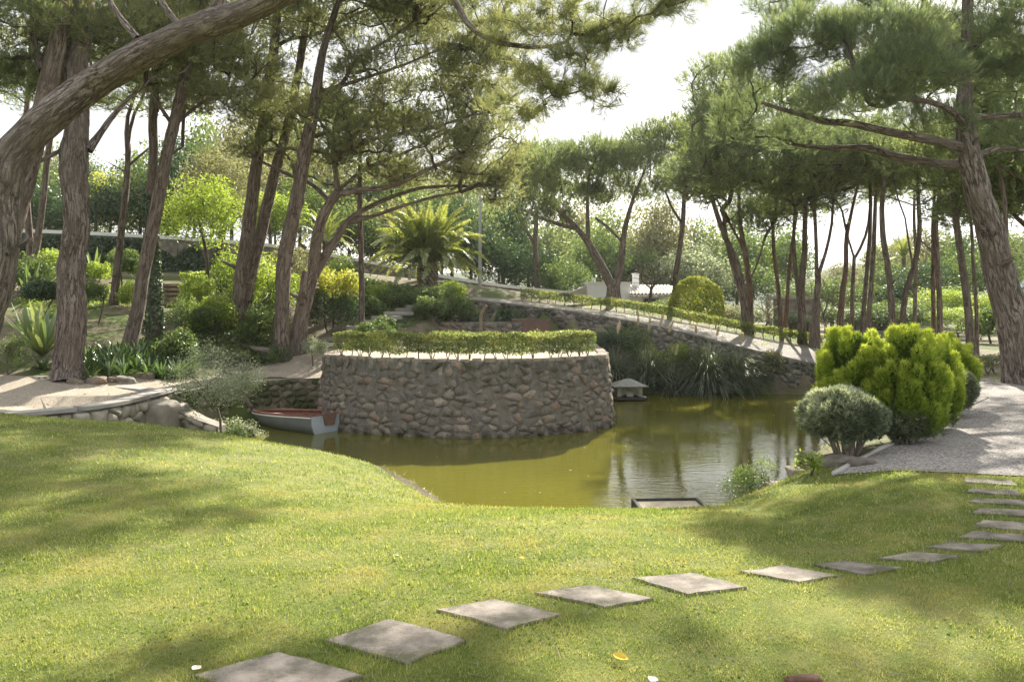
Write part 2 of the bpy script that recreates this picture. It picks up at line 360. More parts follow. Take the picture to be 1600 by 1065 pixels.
def hill_mat():
    m, nt, b = newmat('wooded_hill'); v = geopos(nt)
    c = ramp(nt, noise(nt, v, .09, 8, .75), [(.3, (.05, .08, .045)), (.5, (.1, .14, .07)), (.7, (.2, .23, .13))])
    nt.links.new(c, b.inputs['Base Color']); b.inputs['Roughness'].default_value = 1
    bump(nt, b, noise(nt, v, .16, 8, .75), 1, 4)
    return m
M['hill'] = hill_mat()
# ------------------------------------------------------------------ terrain
WATER = -1.77
POND = [(3.5, 11.6), (1.6, 10.7), (.2, 10.9), (-.45, 12.2), (-1.05, 13.9), (-1.9, 14.4), (-3.2, 15.8), (-4.7, 17.0), (-6.3, 18.2), (-7.8, 19.2),
        (-8.35, 19.9), (-8.35, 20.8), (-7.95, 22.6), (-7.2, 24.3), (-6.2, 25.0), (-5.0, 25.2), (-3, 27.5), (1, 28.5), (3.3, 30.6), (6, 30.9), (9, 30.7), (11.2, 30.4),
        (11.3, 28.5), (10.2, 25), (8.7, 21.5), (7.2, 18.6), (5.8, 16.2), (4.5, 13.6)]
RAMP_NEAR = [(1290, 572, 30.5), (1190, 550, 31), (1100, 528, 32), (1000, 505, 33), (900, 488, 34), (800, 476, 35), (716, 466, 36)]
RAMP_FAR = [(1290, 545, 35), (1180, 527, 35.5), (1090, 509, 36), (1000, 492.5, 36.5), (900, 480.5, 37), (800, 470.5, 37.5), (716, 463, 38)]
RN = [P(*p) for p in RAMP_NEAR]; RF = [P(*p) for p in RAMP_FAR]
CT = [(x, y, 0) for x in (-8, -4, 0, 4, 8, 14) for y in (-6, 0, 3, 6)]
CT += [(-12, 0, .15), (-12, 6, .15), (-20, 4, .3), (-9, 10, .12), (-5.5, 10, .02), (-3, 9, -.08), (0, 8, -.12), (-13, 12, .1), (-20, 12, .1), (-6, 13, -.12), (-9.5, 14.2, -.1), (-8, 16, -.62),
       (-7.6, 17.6, -.95), (-9.3, 15.9, -.55), (-10.5, 15.5, -.3), (-8.8, 18, -.6), (-8.9, 20, -.6), (-11, 18, -.6), (-13, 20, -.6), (-16, 17, -.3), (-11, 21, -.6), (-8.6, 21.5, -.64), (-7.7, 24.3, -.69), (-5.5, 26, -.66), (-8, 27, -.5),
       (3, 8.4, -.02), (5, 9, 0), (6.5, 11.5, 0), (8.5, 14.5, 0), (10, 18, 0), (10.8, 21.5, -.12), (11.8, 26, -.5), (14, 10, 0), (20, 14, 0), (14, 18, 0), (16, 25, -.05), (22, 20, 0),
       (18, 34, -.15), (25, 42, -.2), (10, 42, -.05), (3, 46, -.1), (14, 50, -.3), (28, 55, -.3), (2, 55, 0), (15, 40, -.1),
       (-6, 52, 1.2), (-16, 50, 3.2), (-28, 48, 3.5), (-28, 30, 2.0)]
for p in [(110, 590, 21.6), (200, 548, 24.5), (240, 531, 26.3), (30, 560, 23), (140, 500, 28.5), (178, 475, 31.5), (265, 482, 33), (270, 446, 36), (150, 430, 37), (0, 430, 36), (350, 475, 32),
          (443, 552, 27), (470, 548, 27.5), (390, 530, 28), (560, 505, 30.5), (620, 486, 33), (668, 449, 38), (560, 443, 38), (500, 415, 42), (700, 438, 42), (320, 560, 26), (0, 580, 21.8),
          (500, 470, 33.5), (450, 440, 37), (800, 456, 44), (900, 468, 44), (1000, 486, 41), (1100, 504, 40), (1200, 520, 39), (1290, 535, 38)]:
    CT.append(tuple(P(*p)))
for q in RN + RF: CT.append(tuple(q))
CL = [(11.5, 30.5, -1.7), (9, 31, -1.2), (6, 32, -.8), (3.3, 31.5, -.3), (3, 30, -.8), (1, 29, .12), (-1, 30, .15), (0, 34.5, .45), (2.6, 33.5, .3), (4.5, 33, 0), (8, 31.8, -.7), (-3, 29, .15), (-2.8, 32, .6), (-2.2, 35.5, 1.3), (-2, 27, .12), (1.5, 26, .12)]
def rbf_fit(pts, lam):
    p = np.array(pts, float); n = len(p); d = np.linalg.norm(p[:, None, :2] - p[None, :, :2], axis=-1)
    A = np.zeros((n + 3, n + 3)); A[:n, :n] = d - lam * np.eye(n) * 1.0; A[:n, n] = 1; A[:n, n + 1:] = p[:, :2]; A[n, :n] = 1; A[n + 1:, :n] = p[:, :2].T
    return p[:, :2], np.linalg.solve(A, np.r_[p[:, 2], 0, 0, 0])
_A = rbf_fit(CT, .08); _B = rbf_fit(CL, .08)
def rbf(m, x, y):
    c, w = m; n = len(c); r = w[n] + w[n + 1] * x + w[n + 2] * y
    for i in range(n): r = r + w[i] * np.hypot(x - c[i, 0], y - c[i, 1])
    return r
LOWP = [(q[0], q[1]) for q in RN] + [(-3.0, 33.5), (-3.4, 29), (-3.4, 25), (3.4, 25), (3.4, 29.4), (11.6, 29.6)]
def terrain(x, y):
    x = np.asarray(x, float); y = np.asarray(y, float)
    xc = np.clip(x, -30, 32); yc = np.clip(y, -8, 58)
    z = rbf(_A, xc, yc)
    far = np.clip((np.hypot(x, y) - 60) / 80, 0, 1); z = z * (1 - far) + (-.3) * far
    z = z + .035 * n2(x, y, .35, 2) * np.clip((y - 14) / 10, .3, 1) * 1.2
    low = inpoly(x, y, LOWP)
    z = np.where(low, rbf(_B, np.clip(x, -4, 12), np.clip(y, 25, 36)) + .05 * n2(x, y, .8, 2), z)
    ins = inpoly(x, y, POND); d = polydist(x, y, POND)
    tau = np.full(x.shape, 1.55)
    tau = tau - 1.0 * np.clip((x - 2.2) / 2.0, 0, 1)
    tau = np.where((y > 19.3) & (x < -3.3), .08, tau)
    tau = np.where(y > 28.3, .45, tau)
    tau = np.where((y > 28.5) & (x > 9.3), .06, tau)
    k = np.exp(-d / tau)
    zz = np.where(ins, WATER - .15 - np.minimum(d * .4, .8), z * (1 - k) + (WATER - .05) * k)
    return zz
def tz(x, y): return float(terrain(np.array([x]), np.array([y]))[0])
def hit(px, py, d0=5.0, d1=70.0):
    d = np.linspace(d0, d1, 1400); x = (px - 800) * d / F; z = CH - (py - HY) * d / F
    t = terrain(x, d); k = np.nonzero(z <= t)[0]
    i = k[0] if len(k) else len(d) - 1
    return np.array([x[i], d[i], t[i]])
def foot(px, d):
    x = (px - 800) * d / F; return np.array([x, d, tz(x, d)])
def g2(px, py, z=0.0):
    d = (CH - z) * F / (py - HY); return ((px - 800) * d / F, d)

def drape(name, poly, step, dz, mat, lift=None, wob=0):
    """sheet with the outline POLY lying on the terrain"""
    pl = []
    for i in range(len(poly)):
        a = np.array(poly[i]); b = np.array(poly[(i + 1) % len(poly)]); k = max(1, int(np.linalg.norm(b - a) / step))
        for t in range(k): pl.append(a + (b - a) * t / k)
    pl = np.array(pl)
    if wob: pl += wob * np.stack([n2(pl[:, 0], pl[:, 1], 2.3, 3), n2(pl[:, 0], pl[:, 1], 2.3, 3, 9)], -1)
    x0, y0 = pl.min(0); x1, y1 = pl.max(0)
    gx, gy = np.meshgrid(np.arange(x0, x1, step), np.arange(y0, y1, step)); gx = gx.ravel(); gy = gy.ravel()
    k = inpoly(gx, gy, pl) & (polydist(gx, gy, pl) > step * .4); gx = gx[k]; gy = gy[k]
    vs = [Vector(p) for p in pl] + [Vector(p) for p in zip(gx, gy)]
    n = len(pl)
    ov, oe, of, *_ = delaunay_2d_cdt(vs, [(i, (i + 1) % n) for i in range(n)], [], 1, 1e-5)
    v2 = np.array([(p.x, p.y) for p in ov]); z = terrain(v2[:, 0], v2[:, 1]) + dz if lift is None else lift(v2[:, 0], v2[:, 1])
    f = [tuple(t) for t in of]
    tri = np.array([t for t in f if len(t) == 3])
    a, b, c = v2[tri[:, 0]], v2[tri[:, 1]], v2[tri[:, 2]]
    s = (b[:, 0] - a[:, 0]) * (c[:, 1] - a[:, 1]) - (b[:, 1] - a[:, 1]) * (c[:, 0] - a[:, 0])
    tri[s < 0] = tri[s < 0][:, ::-1]
    g = Geo(); g.add(np.c_[v2, z], tri)
    return tag(g.build(name, mat), kind='structure')

PATH_EDGE = [g2(1303, 723), g2(1345, 708), g2(1385, 693), g2(1440, 670), g2(1480, 650), g2(1500, 628), (8.7, 17), (9.9, 21), (10.9, 25.5), (11.5, 29.8)]
PATH = [g2(1303, 724), g2(1400, 733), g2(1500, 741), g2(1600, 747), (9, 7.3), (11, 7.5), (9.9, 10), (9.85, 16), (10.05, 18.2), (10.9, 20.5), (12.4, 25), (13.2, 29), (13.4, 33)] \
    + [(q[0], q[1]) for q in RF] + [(q[0], q[1]) for q in RN[::-1]] + PATH_EDGE[::-1][:-1]
LAWN = [(-34, -6), (30, -6), (30, 6.9), g2(1600, 745)[:2], g2(1500, 739), g2(1400, 731), g2(1303, 722), (3.5, 8.9), (3.55, 9.5), (3.4, 10.0), (3.1, 10.3), (2.6, 10.2),
        (1.5, 9.6), (.2, 9.7), (-.5, 10.2), (-1.1, 11.2), (-1.75, 12.3), (-2.7, 13.9), (-4.4, 15.4), (-6.2, 16.9), (-7.4, 17.7), (-8.3, 16.9), (-9.2, 16.2), (-9.9, 15.6), (-11, 15.1), (-15, 14.6), (-34, 14)]
TERR_EDGE = [g2(250, 614, -.6), g2(215, 624, -.6), g2(150, 636, -.6), g2(62, 645, -.6), g2(0, 650, -.6), g2(-80, 652, -.6)]
TERRACE = TERR_EDGE + [(-16, 17.5), (-15.5, 20.0), g2(-30, 606, -.6), g2(60, 606, -.6), g2(125, 603, -.6), g2(190, 598, -.6), (-9.1, 22.3), (-8.7, 24.4), (-7.8, 26.3), (-6.6, 27.3), (-5.2, 27.8), (-4.8, 25.4), g2(495, 590, -.68), g2(420, 592, -.69), g2(330, 601, -.68), g2(270, 611, -.63)]

def axis(*seg):
    o = []
    for a, b, s in seg: o += list(np.arange(a, b, s))
    return np.array(o + [seg[-1][1]])
gx = axis((-900, -200, 70), (-200, -40, 10), (-40, -15, 1), (-15, 15, .38), (15, 40, 1), (40, 200, 10), (200, 900, 70))
gy = axis((-60, -8, 4), (-8, 6, .5), (6, 40, .38), (40, 62, 1), (62, 200, 10), (200, 1500, 100))
X, Y = np.meshgrid(gx, gy); Z = terrain(X.ravel(), Y.ravel()).reshape(X.shape)
xr, yr, zr = X.ravel(), Y.ravel(), Z.ravel().copy()
for pl in (PATH, LAWN, TERRACE):
    k = inpoly(xr, yr, pl); zr[k] -= np.clip(polydist(xr[k], yr[k], pl) - .15, 0, 1) * .3 * (polydist(xr[k], yr[k], pl) < 9e9)
zr = np.maximum(zr, Z.ravel() - .12)
nx, ny = len(gx), len(gy); ii = np.arange(nx * ny).reshape(ny, nx)
q = np.stack([ii[:-1, :-1], ii[:-1, 1:], ii[1:, 1:], ii[1:, :-1]], -1).reshape(-1, 4)
g = Geo(); g.add(np.c_[xr, yr, zr], q)
tag(g.build('ground', M['soil']), kind='structure')
drape('lawn', LAWN, .3, .012, M['lawn'], wob=.05)
drape('gravel_path', PATH, .3, .022, M['gravel'], wob=.03)
drape('terrace_path', TERRACE, .35, .025, M['gravel_warm'])
# bare bank strip along the near shore, under the lawn's edge
BANK = [(3.2, 11.5), (1.6, 10.9), (.2, 11.1), (-.3, 12.4), (-.95, 14.1), (-1.9, 14.7), (-3.2, 16.1), (-4.7, 17.3), (-4.4, 15.3), (-2.7, 13.8), (-1.75, 12.2), (-1.1, 11.1), (-.5, 10.1), (.2, 9.6), (1.5, 9.5), (2.7, 9.6)]
drape('pond_bank', BANK, .12, 0, M['bank'], lambda x, y: terrain(x, y) + .008 + .02 * n2(x, y, 6, 3))
g = Geo(); wx = np.linspace(-12, 14, 60); wy = np.linspace(8, 33, 60); WX, WY = np.meshgrid(wx, wy); i2 = np.arange(3600).reshape(60, 60)
g.add(np.c_[WX.ravel(), WY.ravel(), np.full(3600, WATER)], np.stack([i2[:-1, :-1], i2[:-1, 1:], i2[1:, 1:], i2[1:, :-1]], -1).reshape(-1, 4))
tag(g.build('pond_water', M['water']), kind='structure')
# hills on the horizon
def hills(name, x0, x1, y0, y1, fn):
    hx = np.linspace(x0, x1, 90); hy = np.linspace(y0, y1, 30); HX, HYY = np.meshgrid(hx, hy)
    i2 = np.arange(2700).reshape(30, 90); g = Geo()
    g.add(np.c_[HX.ravel(), HYY.ravel(), fn(HX.ravel(), HYY.ravel())], np.stack([i2[:-1, :-1], i2[:-1, 1:], i2[1:, 1:], i2[1:, :-1]], -1).reshape(-1, 4))
    tag(g.build(name, M['hill']), kind='structure')
hills('hills', -500, 700, 230, 700, lambda x, y: -1 + (13 + 12 * n2(x, y, .006, 3) + 3 * n2(x, y, .04, 3)) * np.sin(np.clip((y - 230) / 470, 0, 1) * math.pi) ** .6 + np.clip((x - 170) / 200, 0, 1) * 30 * np.sin(np.clip((y - 230) / 470, 0, 1) * math.pi))

# ------------------------------------------------------------------ rubble walls: every stone a cell of a Voronoi pattern
def cells(W, H, sw, sh, seed, top=None):
    r = np.random.default_rng(seed); pts = []; y = sh * .4; row = 0
    while y < H:
        x = r.uniform(0, sw)
        while x < W: pts.append((x + r.normal() * sw * .18, min(max(y + r.normal() * sh * .28, .01), H))); x += sw * r.choice([.6, .85, 1.1, 1.5])
        y += sh * r.uniform(.8, 1.15); row += 1
    pts = np.array(pts); out = []
    asp = np.array([1, sw / sh * .95])
    for i, p in enumerate(pts):
        poly = [np.array(c, float) for c in ((max(0, p[0] - 2 * sw), 0), (min(W, p[0] + 2 * sw), 0), (min(W, p[0] + 2 * sw), H), (max(0, p[0] - 2 * sw), H))]
        dd = np.linalg.norm((pts - p) * asp, axis=1); near = np.argsort(dd)[1:18]
        for j in near:
            n_ = (pts[j] - p) * asp * asp; m_ = (pts[j] + p) / 2; new = []
            for a in range(len(poly)):
                A, B = poly[a], poly[(a + 1) % len(poly)]; da, db = np.dot(A - m_, n_), np.dot(B - m_, n_)
                if da <= 0: new.append(A)
                if da * db < 0: new.append(A + (B - A) * da / (da - db))
            poly = new
            if len(poly) < 3: break
        if len(poly) >= 3: out.append(np.array(poly))
    return out
def stone_geo(poly, fmap, joint, proud, r, loc=None, flat=False):
    """one stone: irregular rim set back in the joint, a swollen face"""
    c = poly.mean(0); sz = np.linalg.norm(poly - c, axis=1).mean()
    ring = []
    for i in range(len(poly)):
        a, b = poly[i], poly[(i + 1) % len(poly)]
        if np.linalg.norm(b - a) < joint * .8: ring.append((a + b) / 2); continue
        ring.append(a + (b - a) * .16); ring.append((a + b) / 2 + r.normal(size=2) * sz * .09); ring.append(a + (b - a) * .84)
    ring = np.array(ring); n = len(ring)
    if n < 4: return None
    k = max(.3, 1 - joint / max(sz, .02) * r.uniform(.7, 1.6))
    r0 = c + (ring - c) * k; r1 = c + (ring - c) * (k * (r.uniform(.86, .94) if flat else r.uniform(.72, .86))); pr = proud * r.uniform(.4, 1.35); tl = r.normal(size=2) * .35
    d1 = pr * (.75 + .25 * r.random(n)) + ((r1 - c) @ tl) * .5
    s = np.r_[r0[:, 0], r1[:, 0], c[0]]; h = np.r_[r0[:, 1], r1[:, 1], c[1]]; p = np.r_[np.full(n, -.03), d1, pr * r.uniform(.9, 1.2)]
    v = fmap(s, h, p); i = np.arange(n); j = (i + 1) % n
    q = np.stack([i, j, j + n, i + n], -1); t = np.stack([i + n, j + n, np.full(n, 2 * n)], -1)
    g = Geo(); g.add(v, [t, q]); return g
def wall_stones(parent, fmap, W, H, sw, sh, joint, proud, mat, seed, limit=290, hole=None, flat=False):
    r = np.random.default_rng(seed + 1); cs = cells(W, H, sw, sh, seed)
    if hole: cs = [c for c in cs if not hole(c.mean(0))]
    cs.sort(key=lambda c: -np.ptp(c[:, 0]) * np.ptp(c[:, 1])); rest = Geo(); nr = 0
    for k, c in enumerate(cs):
        g = stone_geo(c, fmap, joint, proud, r, None, flat)
        if g is None: continue
        if k < limit: g.build('stone', mat, parent)
        else:
            for v_, c_, b_ in zip(g.v, g.cv, g.bc): rest.add(v_, [f for q_ in (3, 4) for f in g.f[q_]], b_, c_); nr += 1
    if nr: tag(rest.build('small_stones', mat, parent), kind='stuff')
def core(parent, fmap, W, H, mat, name='mortar', amp=.025, base=-.015, ns=None, nh=None, thick=None):
    ns = ns or int(W / .09); nh = nh or max(2, int(H / .09)); s, h = np.meshgrid(np.linspace(0, W, ns), np.linspace(0, H, nh)); s = s.ravel(); h = h.ravel()
    p = base + amp * n2(s, h, 5, 3, 3.1); v = fmap(s, h, p); i2 = np.arange(ns * nh).reshape(nh, ns)
    g = Geo(); g.add(v, np.stack([i2[:-1, :-1], i2[:-1, 1:], i2[1:, 1:], i2[1:, :-1]], -1).reshape(-1, 4))
    if thick:   # top and back so that the wall is a solid
        s = np.linspace(0, W, ns); top = fmap(s, np.full(ns, H), np.full(ns, base)); tb = fmap(s, np.full(ns, H), np.full(ns, -thick)); bb = fmap(s, np.zeros(ns), np.full(ns, -thick))
        v = np.concatenate([top, tb, bb]); i = np.arange(ns - 1)
        g.add(v, np.concatenate([np.stack([i, i + 1, i + 1 + ns, i + ns], -1), np.stack([i + ns, i + 1 + ns, i + 1 + 2 * ns, i + 2 * ns], -1)]))
        for e_ in (0.0, W):
            hh_ = np.linspace(0, H, 6); fr = fmap(np.full(6, e_), hh_, np.full(6, base)); bk = fmap(np.full(6, e_), hh_, np.full(6, -thick)); i = np.arange(5)
            g.add(np.concatenate([fr, bk]), np.stack([i, i + 1, i + 7, i + 6], -1))
    return g.build(name, mat, parent)
def curve_map(line, z0, ztop=None, batter=0.0):
    """arc-length map along a plan curve; the face looks to the right of the direction of travel. z0, ztop: numbers or functions of s"""
    L = np.asarray(line, float); seg = np.linalg.norm(np.diff(L, axis=0), axis=1); cum = np.r_[0, np.cumsum(seg)]
    tg = np.gradient(L, axis=0); tg = norm(tg); nm = np.stack([tg[:, 1], -tg[:, 0]], -1)
    def f(s, h, p):
        s = np.clip(s, 0, cum[-1]); x = np.interp(s, cum, L[:, 0]); y = np.interp(s, cum, L[:, 1])
        a = np.interp(s, cum, nm[:, 0]); b = np.interp(s, cum, nm[:, 1])
        zb = z0(s) if callable(z0) else z0
        off = p - batter * h
        return np.stack([x + a * off, y + b * off, zb + h], -1)
    return f, cum[-1]
def strip(line, w0, w1, z0, z1, zf=None):
    """solid band along a plan curve between offsets w0..w1 (right positive) and heights z0..z1 (+ zf(x,y))"""
    L = np.asarray(line, float); tg = norm(np.gradient(L, axis=0)); nm = np.stack([tg[:, 1], -tg[:, 0]], -1); n = len(L)
    zb = zf(L[:, 0], L[:, 1]) if zf else np.zeros(n)
    V = []
    for w, z in ((w0, z0), (w1, z0), (w1, z1), (w0, z1)): V.append(np.c_[L + nm * w, zb + z])
    v = np.concatenate(V); i = np.arange(n - 1); q = []
    for k in range(4):
        k2 = (k + 1) % 4; q.append(np.stack([i + k * n, i + 1 + k * n, i + 1 + k2 * n, i + k2 * n], -1))
    q.append(np.array([[0, n, 2 * n, 3 * n]])); q.append(np.array([[4 * n - 1, 3 * n - 1, 2 * n - 1, n - 1]]))
    return v, np.concatenate(q)

# the round bastion standing in the pond
tp = thing('stone_bastion', 'big round rubble stone wall rising from the pond with a low hedge on top', 'wall', (-1.25, 24, WATER))
arc = [(-5.45, 29), (-5.52, 26), (-5.5, 23.8), (-5.32, 22.85), (-4.35, 21.75), (-3.0, 21.1), (-1.3, 20.72), (.3, 20.95), (1.5, 21.5), (2.45, 22.2), (2.78, 22.75), (2.95, 24.2), (3.05, 27), (3.1, 30.2)]
ARC = catmull(arc, 8); fm, WL = curve_map(ARC, WATER - .25, batter=.1)
Rm = Matrix.Translation((1.25, -24, -WATER))
HB = 2.15
def reloc(o, loc):
    me = o.data; me.transform(Matrix.Translation([-float(c) for c in loc]))
bl = (-1.25, 24, WATER)
fmb = lambda s, h, p: fm(s, h, p) - np.array(bl)
core(tp, fmb, WL, HB, M['bastion_mortar'], amp=.05, base=.008)
wall_stones(tp, fmb, WL, HB, .34, .20, .008, .026, M['bastion_stone'], 11, flat=True)
capv = fm(np.linspace(0, WL, 90), np.full(90, HB), np.zeros(90)); cc = np.array([[-1.2, 27, .14]])
for nm_, mt_, dz_, sc_ in (('wall_top', M['sand'], .0, 1.0),):
    g = Geo(); cp = capv.copy(); k = np.arange(89); g.add(np.concatenate([cp + (0, 0, dz_), cc]) - np.array(bl), np.stack([k, k + 1, np.full(89, 90)], -1)); g.build(nm_, mt_, tp)
r_ = np.random.default_rng(5)
g = Geo()     # coping of flat mossy stones round the rim
for a in np.arange(0, WL - .3, .33):
    w = r_.uniform(.24, .31); s = np.array([a, a + w, a + w, a]); dd = np.array([.02, .02, -.28, -.28]) + r_.normal(size=4) * .015; t = .035 + r_.uniform(0, .03)
    v = np.concatenate([fmb(s, np.full(4, HB - .03), dd), fmb(s, np.full(4, HB + t), dd * .9)])
    g.add(v, np.array([[0, 1, 5, 4], [1, 2, 6, 5], [2, 3, 7, 6], [3, 0, 4, 7], [4, 5, 6, 7]]))
tag(g.build('rim_stones', M['stone'], tp, smooth=False), kind='stuff')

# terrace wall at the left, with its concrete coping
TE = catmull([(-8.55, 21.4)] + [tuple(p) for p in TERR_EDGE[:5]], 8)[::-1]
t0 = thing('terrace_wall', 'low curved rubble retaining wall with flat concrete coping at the left edge of the pond', 'wall', (-8.6, 19, -1.2))
fm2, W2 = curve_map(TE, -1.9); f2 = lambda s, h, p: fm2(s, h, p) - np.array((-8.6, 19, -1.2))
core(t0, f2, W2, 1.26, M['mortar'], thick=.3)
wall_stones(t0, f2, W2, 1.24, .34, .26, .02, .05, M['stone_pale'], 21)
for a, b in ((0, .34), (.343, .68), (.683, 1)):
    k = slice(int(a * len(TE)), int(b * len(TE)) + 1); v, q = strip(TE[k], -.34, .07, -.635, -.555); gg = Geo(); gg.add(v - np.array((-8.6, 19, -1.2)), q); gg.build('coping', M['concrete'], t0, False)
# thin coping behind the wedge of the terrace
t0 = thing('stone_kerb', 'thin pale kerb running from the big left trunk to the tip of the terrace', 'kerb', (-10.5, 21, -.58))
L_ = catmull([g2(125, 602, -.58), g2(190, 606, -.58), g2(252, 612, -.58)], 6); v, q = strip(L_, -.16, .16, -.62, -.535); gg = Geo(); gg.add(v - np.array((-10.5, 21, -.58)), q); gg.build('coping', M['concrete'], t0, False)
# lower landing stones at the water beside the terrace tip
t0 = thing('landing_wall', 'low stepped stone block wall below the tip of the terrace, half hidden by the lawn', 'wall', (-8, 19.4, -1.7))
L_ = catmull([(-8.62, 20.5), (-8.2, 19.95), (-7.6, 19.7), (-6.95, 19.65)][::-1], 8)[::-1]
fm3, W3 = curve_map(L_, -1.95); f3 = lambda s, h, p: fm3(s, h * (1 - .42 * np.clip((np.asarray(s) / W3 - .3) / .7, 0, 1)), p) - np.array((-8, 19.4, -1.7))
core(t0, f3, W3, 1.08, M['mortar'], thick=.5); wall_stones(t0, f3, W3, 1.07, .4, .3, .02, .05, M['stone_pale'], 23)
# mossy wall under the path behind the boat
t0 = thing('mossy_wall', 'dark mossy rubble wall below the path behind the rowing boat', 'wall', (-6.8, 23.8, -1.7))
L_ = catmull([(-8.4, 20.9), (-8.0, 22.6), (-7.25, 24.25), (-6.2, 24.95), (-5.2, 25.15)], 8); fm4, W4 = curve_map(L_, -1.95); f4 = lambda s, h, p: fm4(s, h, p) - np.array((-6.8, 23.8, -1.7))
M['stone_mossy'] = rough_mat('stone_mossy', [(.2, (.05, .055, .03)), (.45, (.12, .12, .07)), (.7, (.22, .19, .14)), (.9, (.09, .11, .04))], 5, 28, .7, .02, .9, .5, 'geo', 6, (1.1, (.06, .08, .02), .42, .6))
core(t0, f4, W4, 1.28, M['stone_mossy'], thick=.3); wall_stones(t0, f4, W4, 1.26, .3, .19, .015, .05, M['stone_mossy'], 25)
# garden wall of flat stones under the big trunk
t0 = thing('garden_edging_wall', 'low dry wall of flat stones at the foot of the big left trunk', 'wall', (-13, 21.5, -.6))
L_ = catmull([g2(-60, 606, -.6), g2(30, 606, -.6), g2(85, 607, -.6), g2(128, 600, -.6)], 8); fm5, W5 = curve_map(L_, -.66); f5 = lambda s, h, p: fm5(s, h, p) - np.array((-13, 21.5, -.6))
core(t0, f5, W5, .36, M['mortar'], thick=.35); wall_stones(t0, f5, W5, .37, .42, .15, .012, .07, M['stone_pale'], 27)
# stones edging the flower bed on the left path
for k, (px, py, w) in enumerate([(150, 600, .55), (196, 597, .5), (228, 590, .55), (255, 582, .4), (290, 580, .5), (330, 573, .5), (370, 566, .55)]):
    pass
# retaining wall of the ramp
RL = catmull([(q[0], q[1]) for q in RN][::-1], 8); RZ = catmull([tuple(q) for q in RN][::-1], 8)[:, 2]
cumR = np.r_[0, np.cumsum(np.linalg.norm(np.diff(RL, axis=0), axis=1))]; WR = cumR[-1]
t0 = thing('ramp_wall', 'long rubble retaining wall of pale stones holding up the sloping gravel path', 'wall', (4, 33, 0))
HR = 1.35
fmr, _ = curve_map(RL + np.array([0, -.04]), lambda s: np.interp(s, cumR, RZ) - HR + .03); f6 = lambda s, h, p: fmr(s, h, p) - np.array((4, 33, 0))
core(t0, f6, WR, HR, M['mortar'], thick=.4, base=-.01); wall_stones(t0, f6, WR, HR - .02, .30, .21, .018, .04, M['stone_ramp'], 31)
# right end of the ramp wall turning back along the shore
t0 = thing('shore_wall', 'pale stone wall end where the sloping path meets the water behind the golden shrubs', 'wall', (11.6, 29, -1))
L_ = np.array([(11.42, 30.46), (11.55, 30.3), (11.6, 29.8), (11.35, 28), (10.4, 25)]); L_ = catmull(L_, 6); cz = lambda s: np.full_like(s, -2.0)
fm7, W7 = curve_map(L_[::-1][::-1], cz); 
f7 = lambda s, h, p: fm7(s, h, -p) - np.array((11.6, 29, -1))
core(t0, f7, W7, 1.3, M['mortar'], thick=-.01); wall_stones(t0, f7, W7, 1.28, .38, .3, .03, .05, M['stone_pale'], 33)
# low wall below the hedge garden at the foot of the ramp, with a trough
t0 = thing('garden_low_wall', 'low grey garden wall with a pale ledge between the hedge and the ramp', 'wall', (-1.5, 32.5, .6))
L_ = np.array([P(688, 520, 32.4)[:2], P(760, 521, 32.6)[:2], P(815, 520, 32.8)[:2]]); L_ = catmull(L_, 5); fm8, W8 = curve_map(L_, .1); f8 = lambda s, h, p: fm8(s, h, p) - np.array((-1.5, 32.5, .6))
core(t0, f8, W8, .72, M['mortar'], thick=.3); wall_stones(t0, f8, W8, .7, .34, .24, .02, .04, M['stone'], 35)
v, q = strip(L_, -.3, .05, .40, .46); gg = Geo(); 
def box(sx, sy, sz, c=(0, 0, 0), bev=0.0):
    bm = bmesh.new(); bmesh.ops.create_cube(bm, size=1)
    for v_ in bm.verts: v_.co = Vector((v_.co.x * sx + c[0], v_.co.y * sy + c[1], v_.co.z * sz + c[2]))
    if bev: bmesh.ops.bevel(bm, geom=bm.edges[:], offset=bev, segments=2, affect='EDGES')
    return bm
def bmo(bm, name, mat, parent=None, smooth=False, loc=None, rot=None):
    me = bpy.data.meshes.new(name); bm.normal_update(); bm.to_mesh(me); bm.free(); me.materials.append(mat)
    if smooth: me.polygons.foreach_set('use_smooth', [True] * len(me.polygons))
    o = bpy.data.objects.new(name, me); COL.objects.link(o)
    if parent is not None: o.parent = parent
    if loc is not None: o.location = tuple(float(c) for c in loc)
    if rot is not None: o.rotation_euler = rot
    return o
# upper boundary wall with white coping
WLN = [P(-60, 470, 39.5)[:2], P(120, 470, 39.5)[:2], P(300, 470, 40)[:2], P(430, 470, 41)[:2], P(560, 470, 43)[:2], P(700, 470, 45)[:2], P(800, 470, 46.5)[:2], P(925, 470, 48)[:2]]
WTOP = [P(-60, 355, 39.5)[2], P(120, 361, 39.5)[2], P(300, 371, 40)[2], P(430, 382, 41)[2], P(560, 404, 43)[2], P(700, 431, 45)[2], P(800, 446, 46.5)[2], P(925, 458, 48)[2]]
WB = catmull(np.c_[np.array(WLN), WTOP], 8); cumW = np.r_[0, np.cumsum(np.linalg.norm(np.diff(WB[:, :2], axis=0), axis=1))]
t0 = thing('boundary_wall', 'long stone garden wall with bright white coping climbing the slope to the left', 'wall', (-10, 42, 2))
HW = 2.6
fm9, WW = curve_map(WB[:, :2], lambda s: np.interp(s, cumW, WB[:, 2]) - HW); f9 = lambda s, h, p: fm9(s, h, p) - np.array((-10, 42, 2))
core(t0, f9, WW, HW - .1, M['mortar'], thick=.4, base=-.01, ns=200, nh=20)
s_off = cumW[-1] * .52
f9b = lambda s, h, p: f9(s + s_off, h + 1.0, p)
wall_stones(t0, f9b, WW - s_off, HW - 1.12, .38, .3, .03, .05, M['stone'], 37)
kk = np.linspace(0, len(WB) - 1, 12).astype(int)
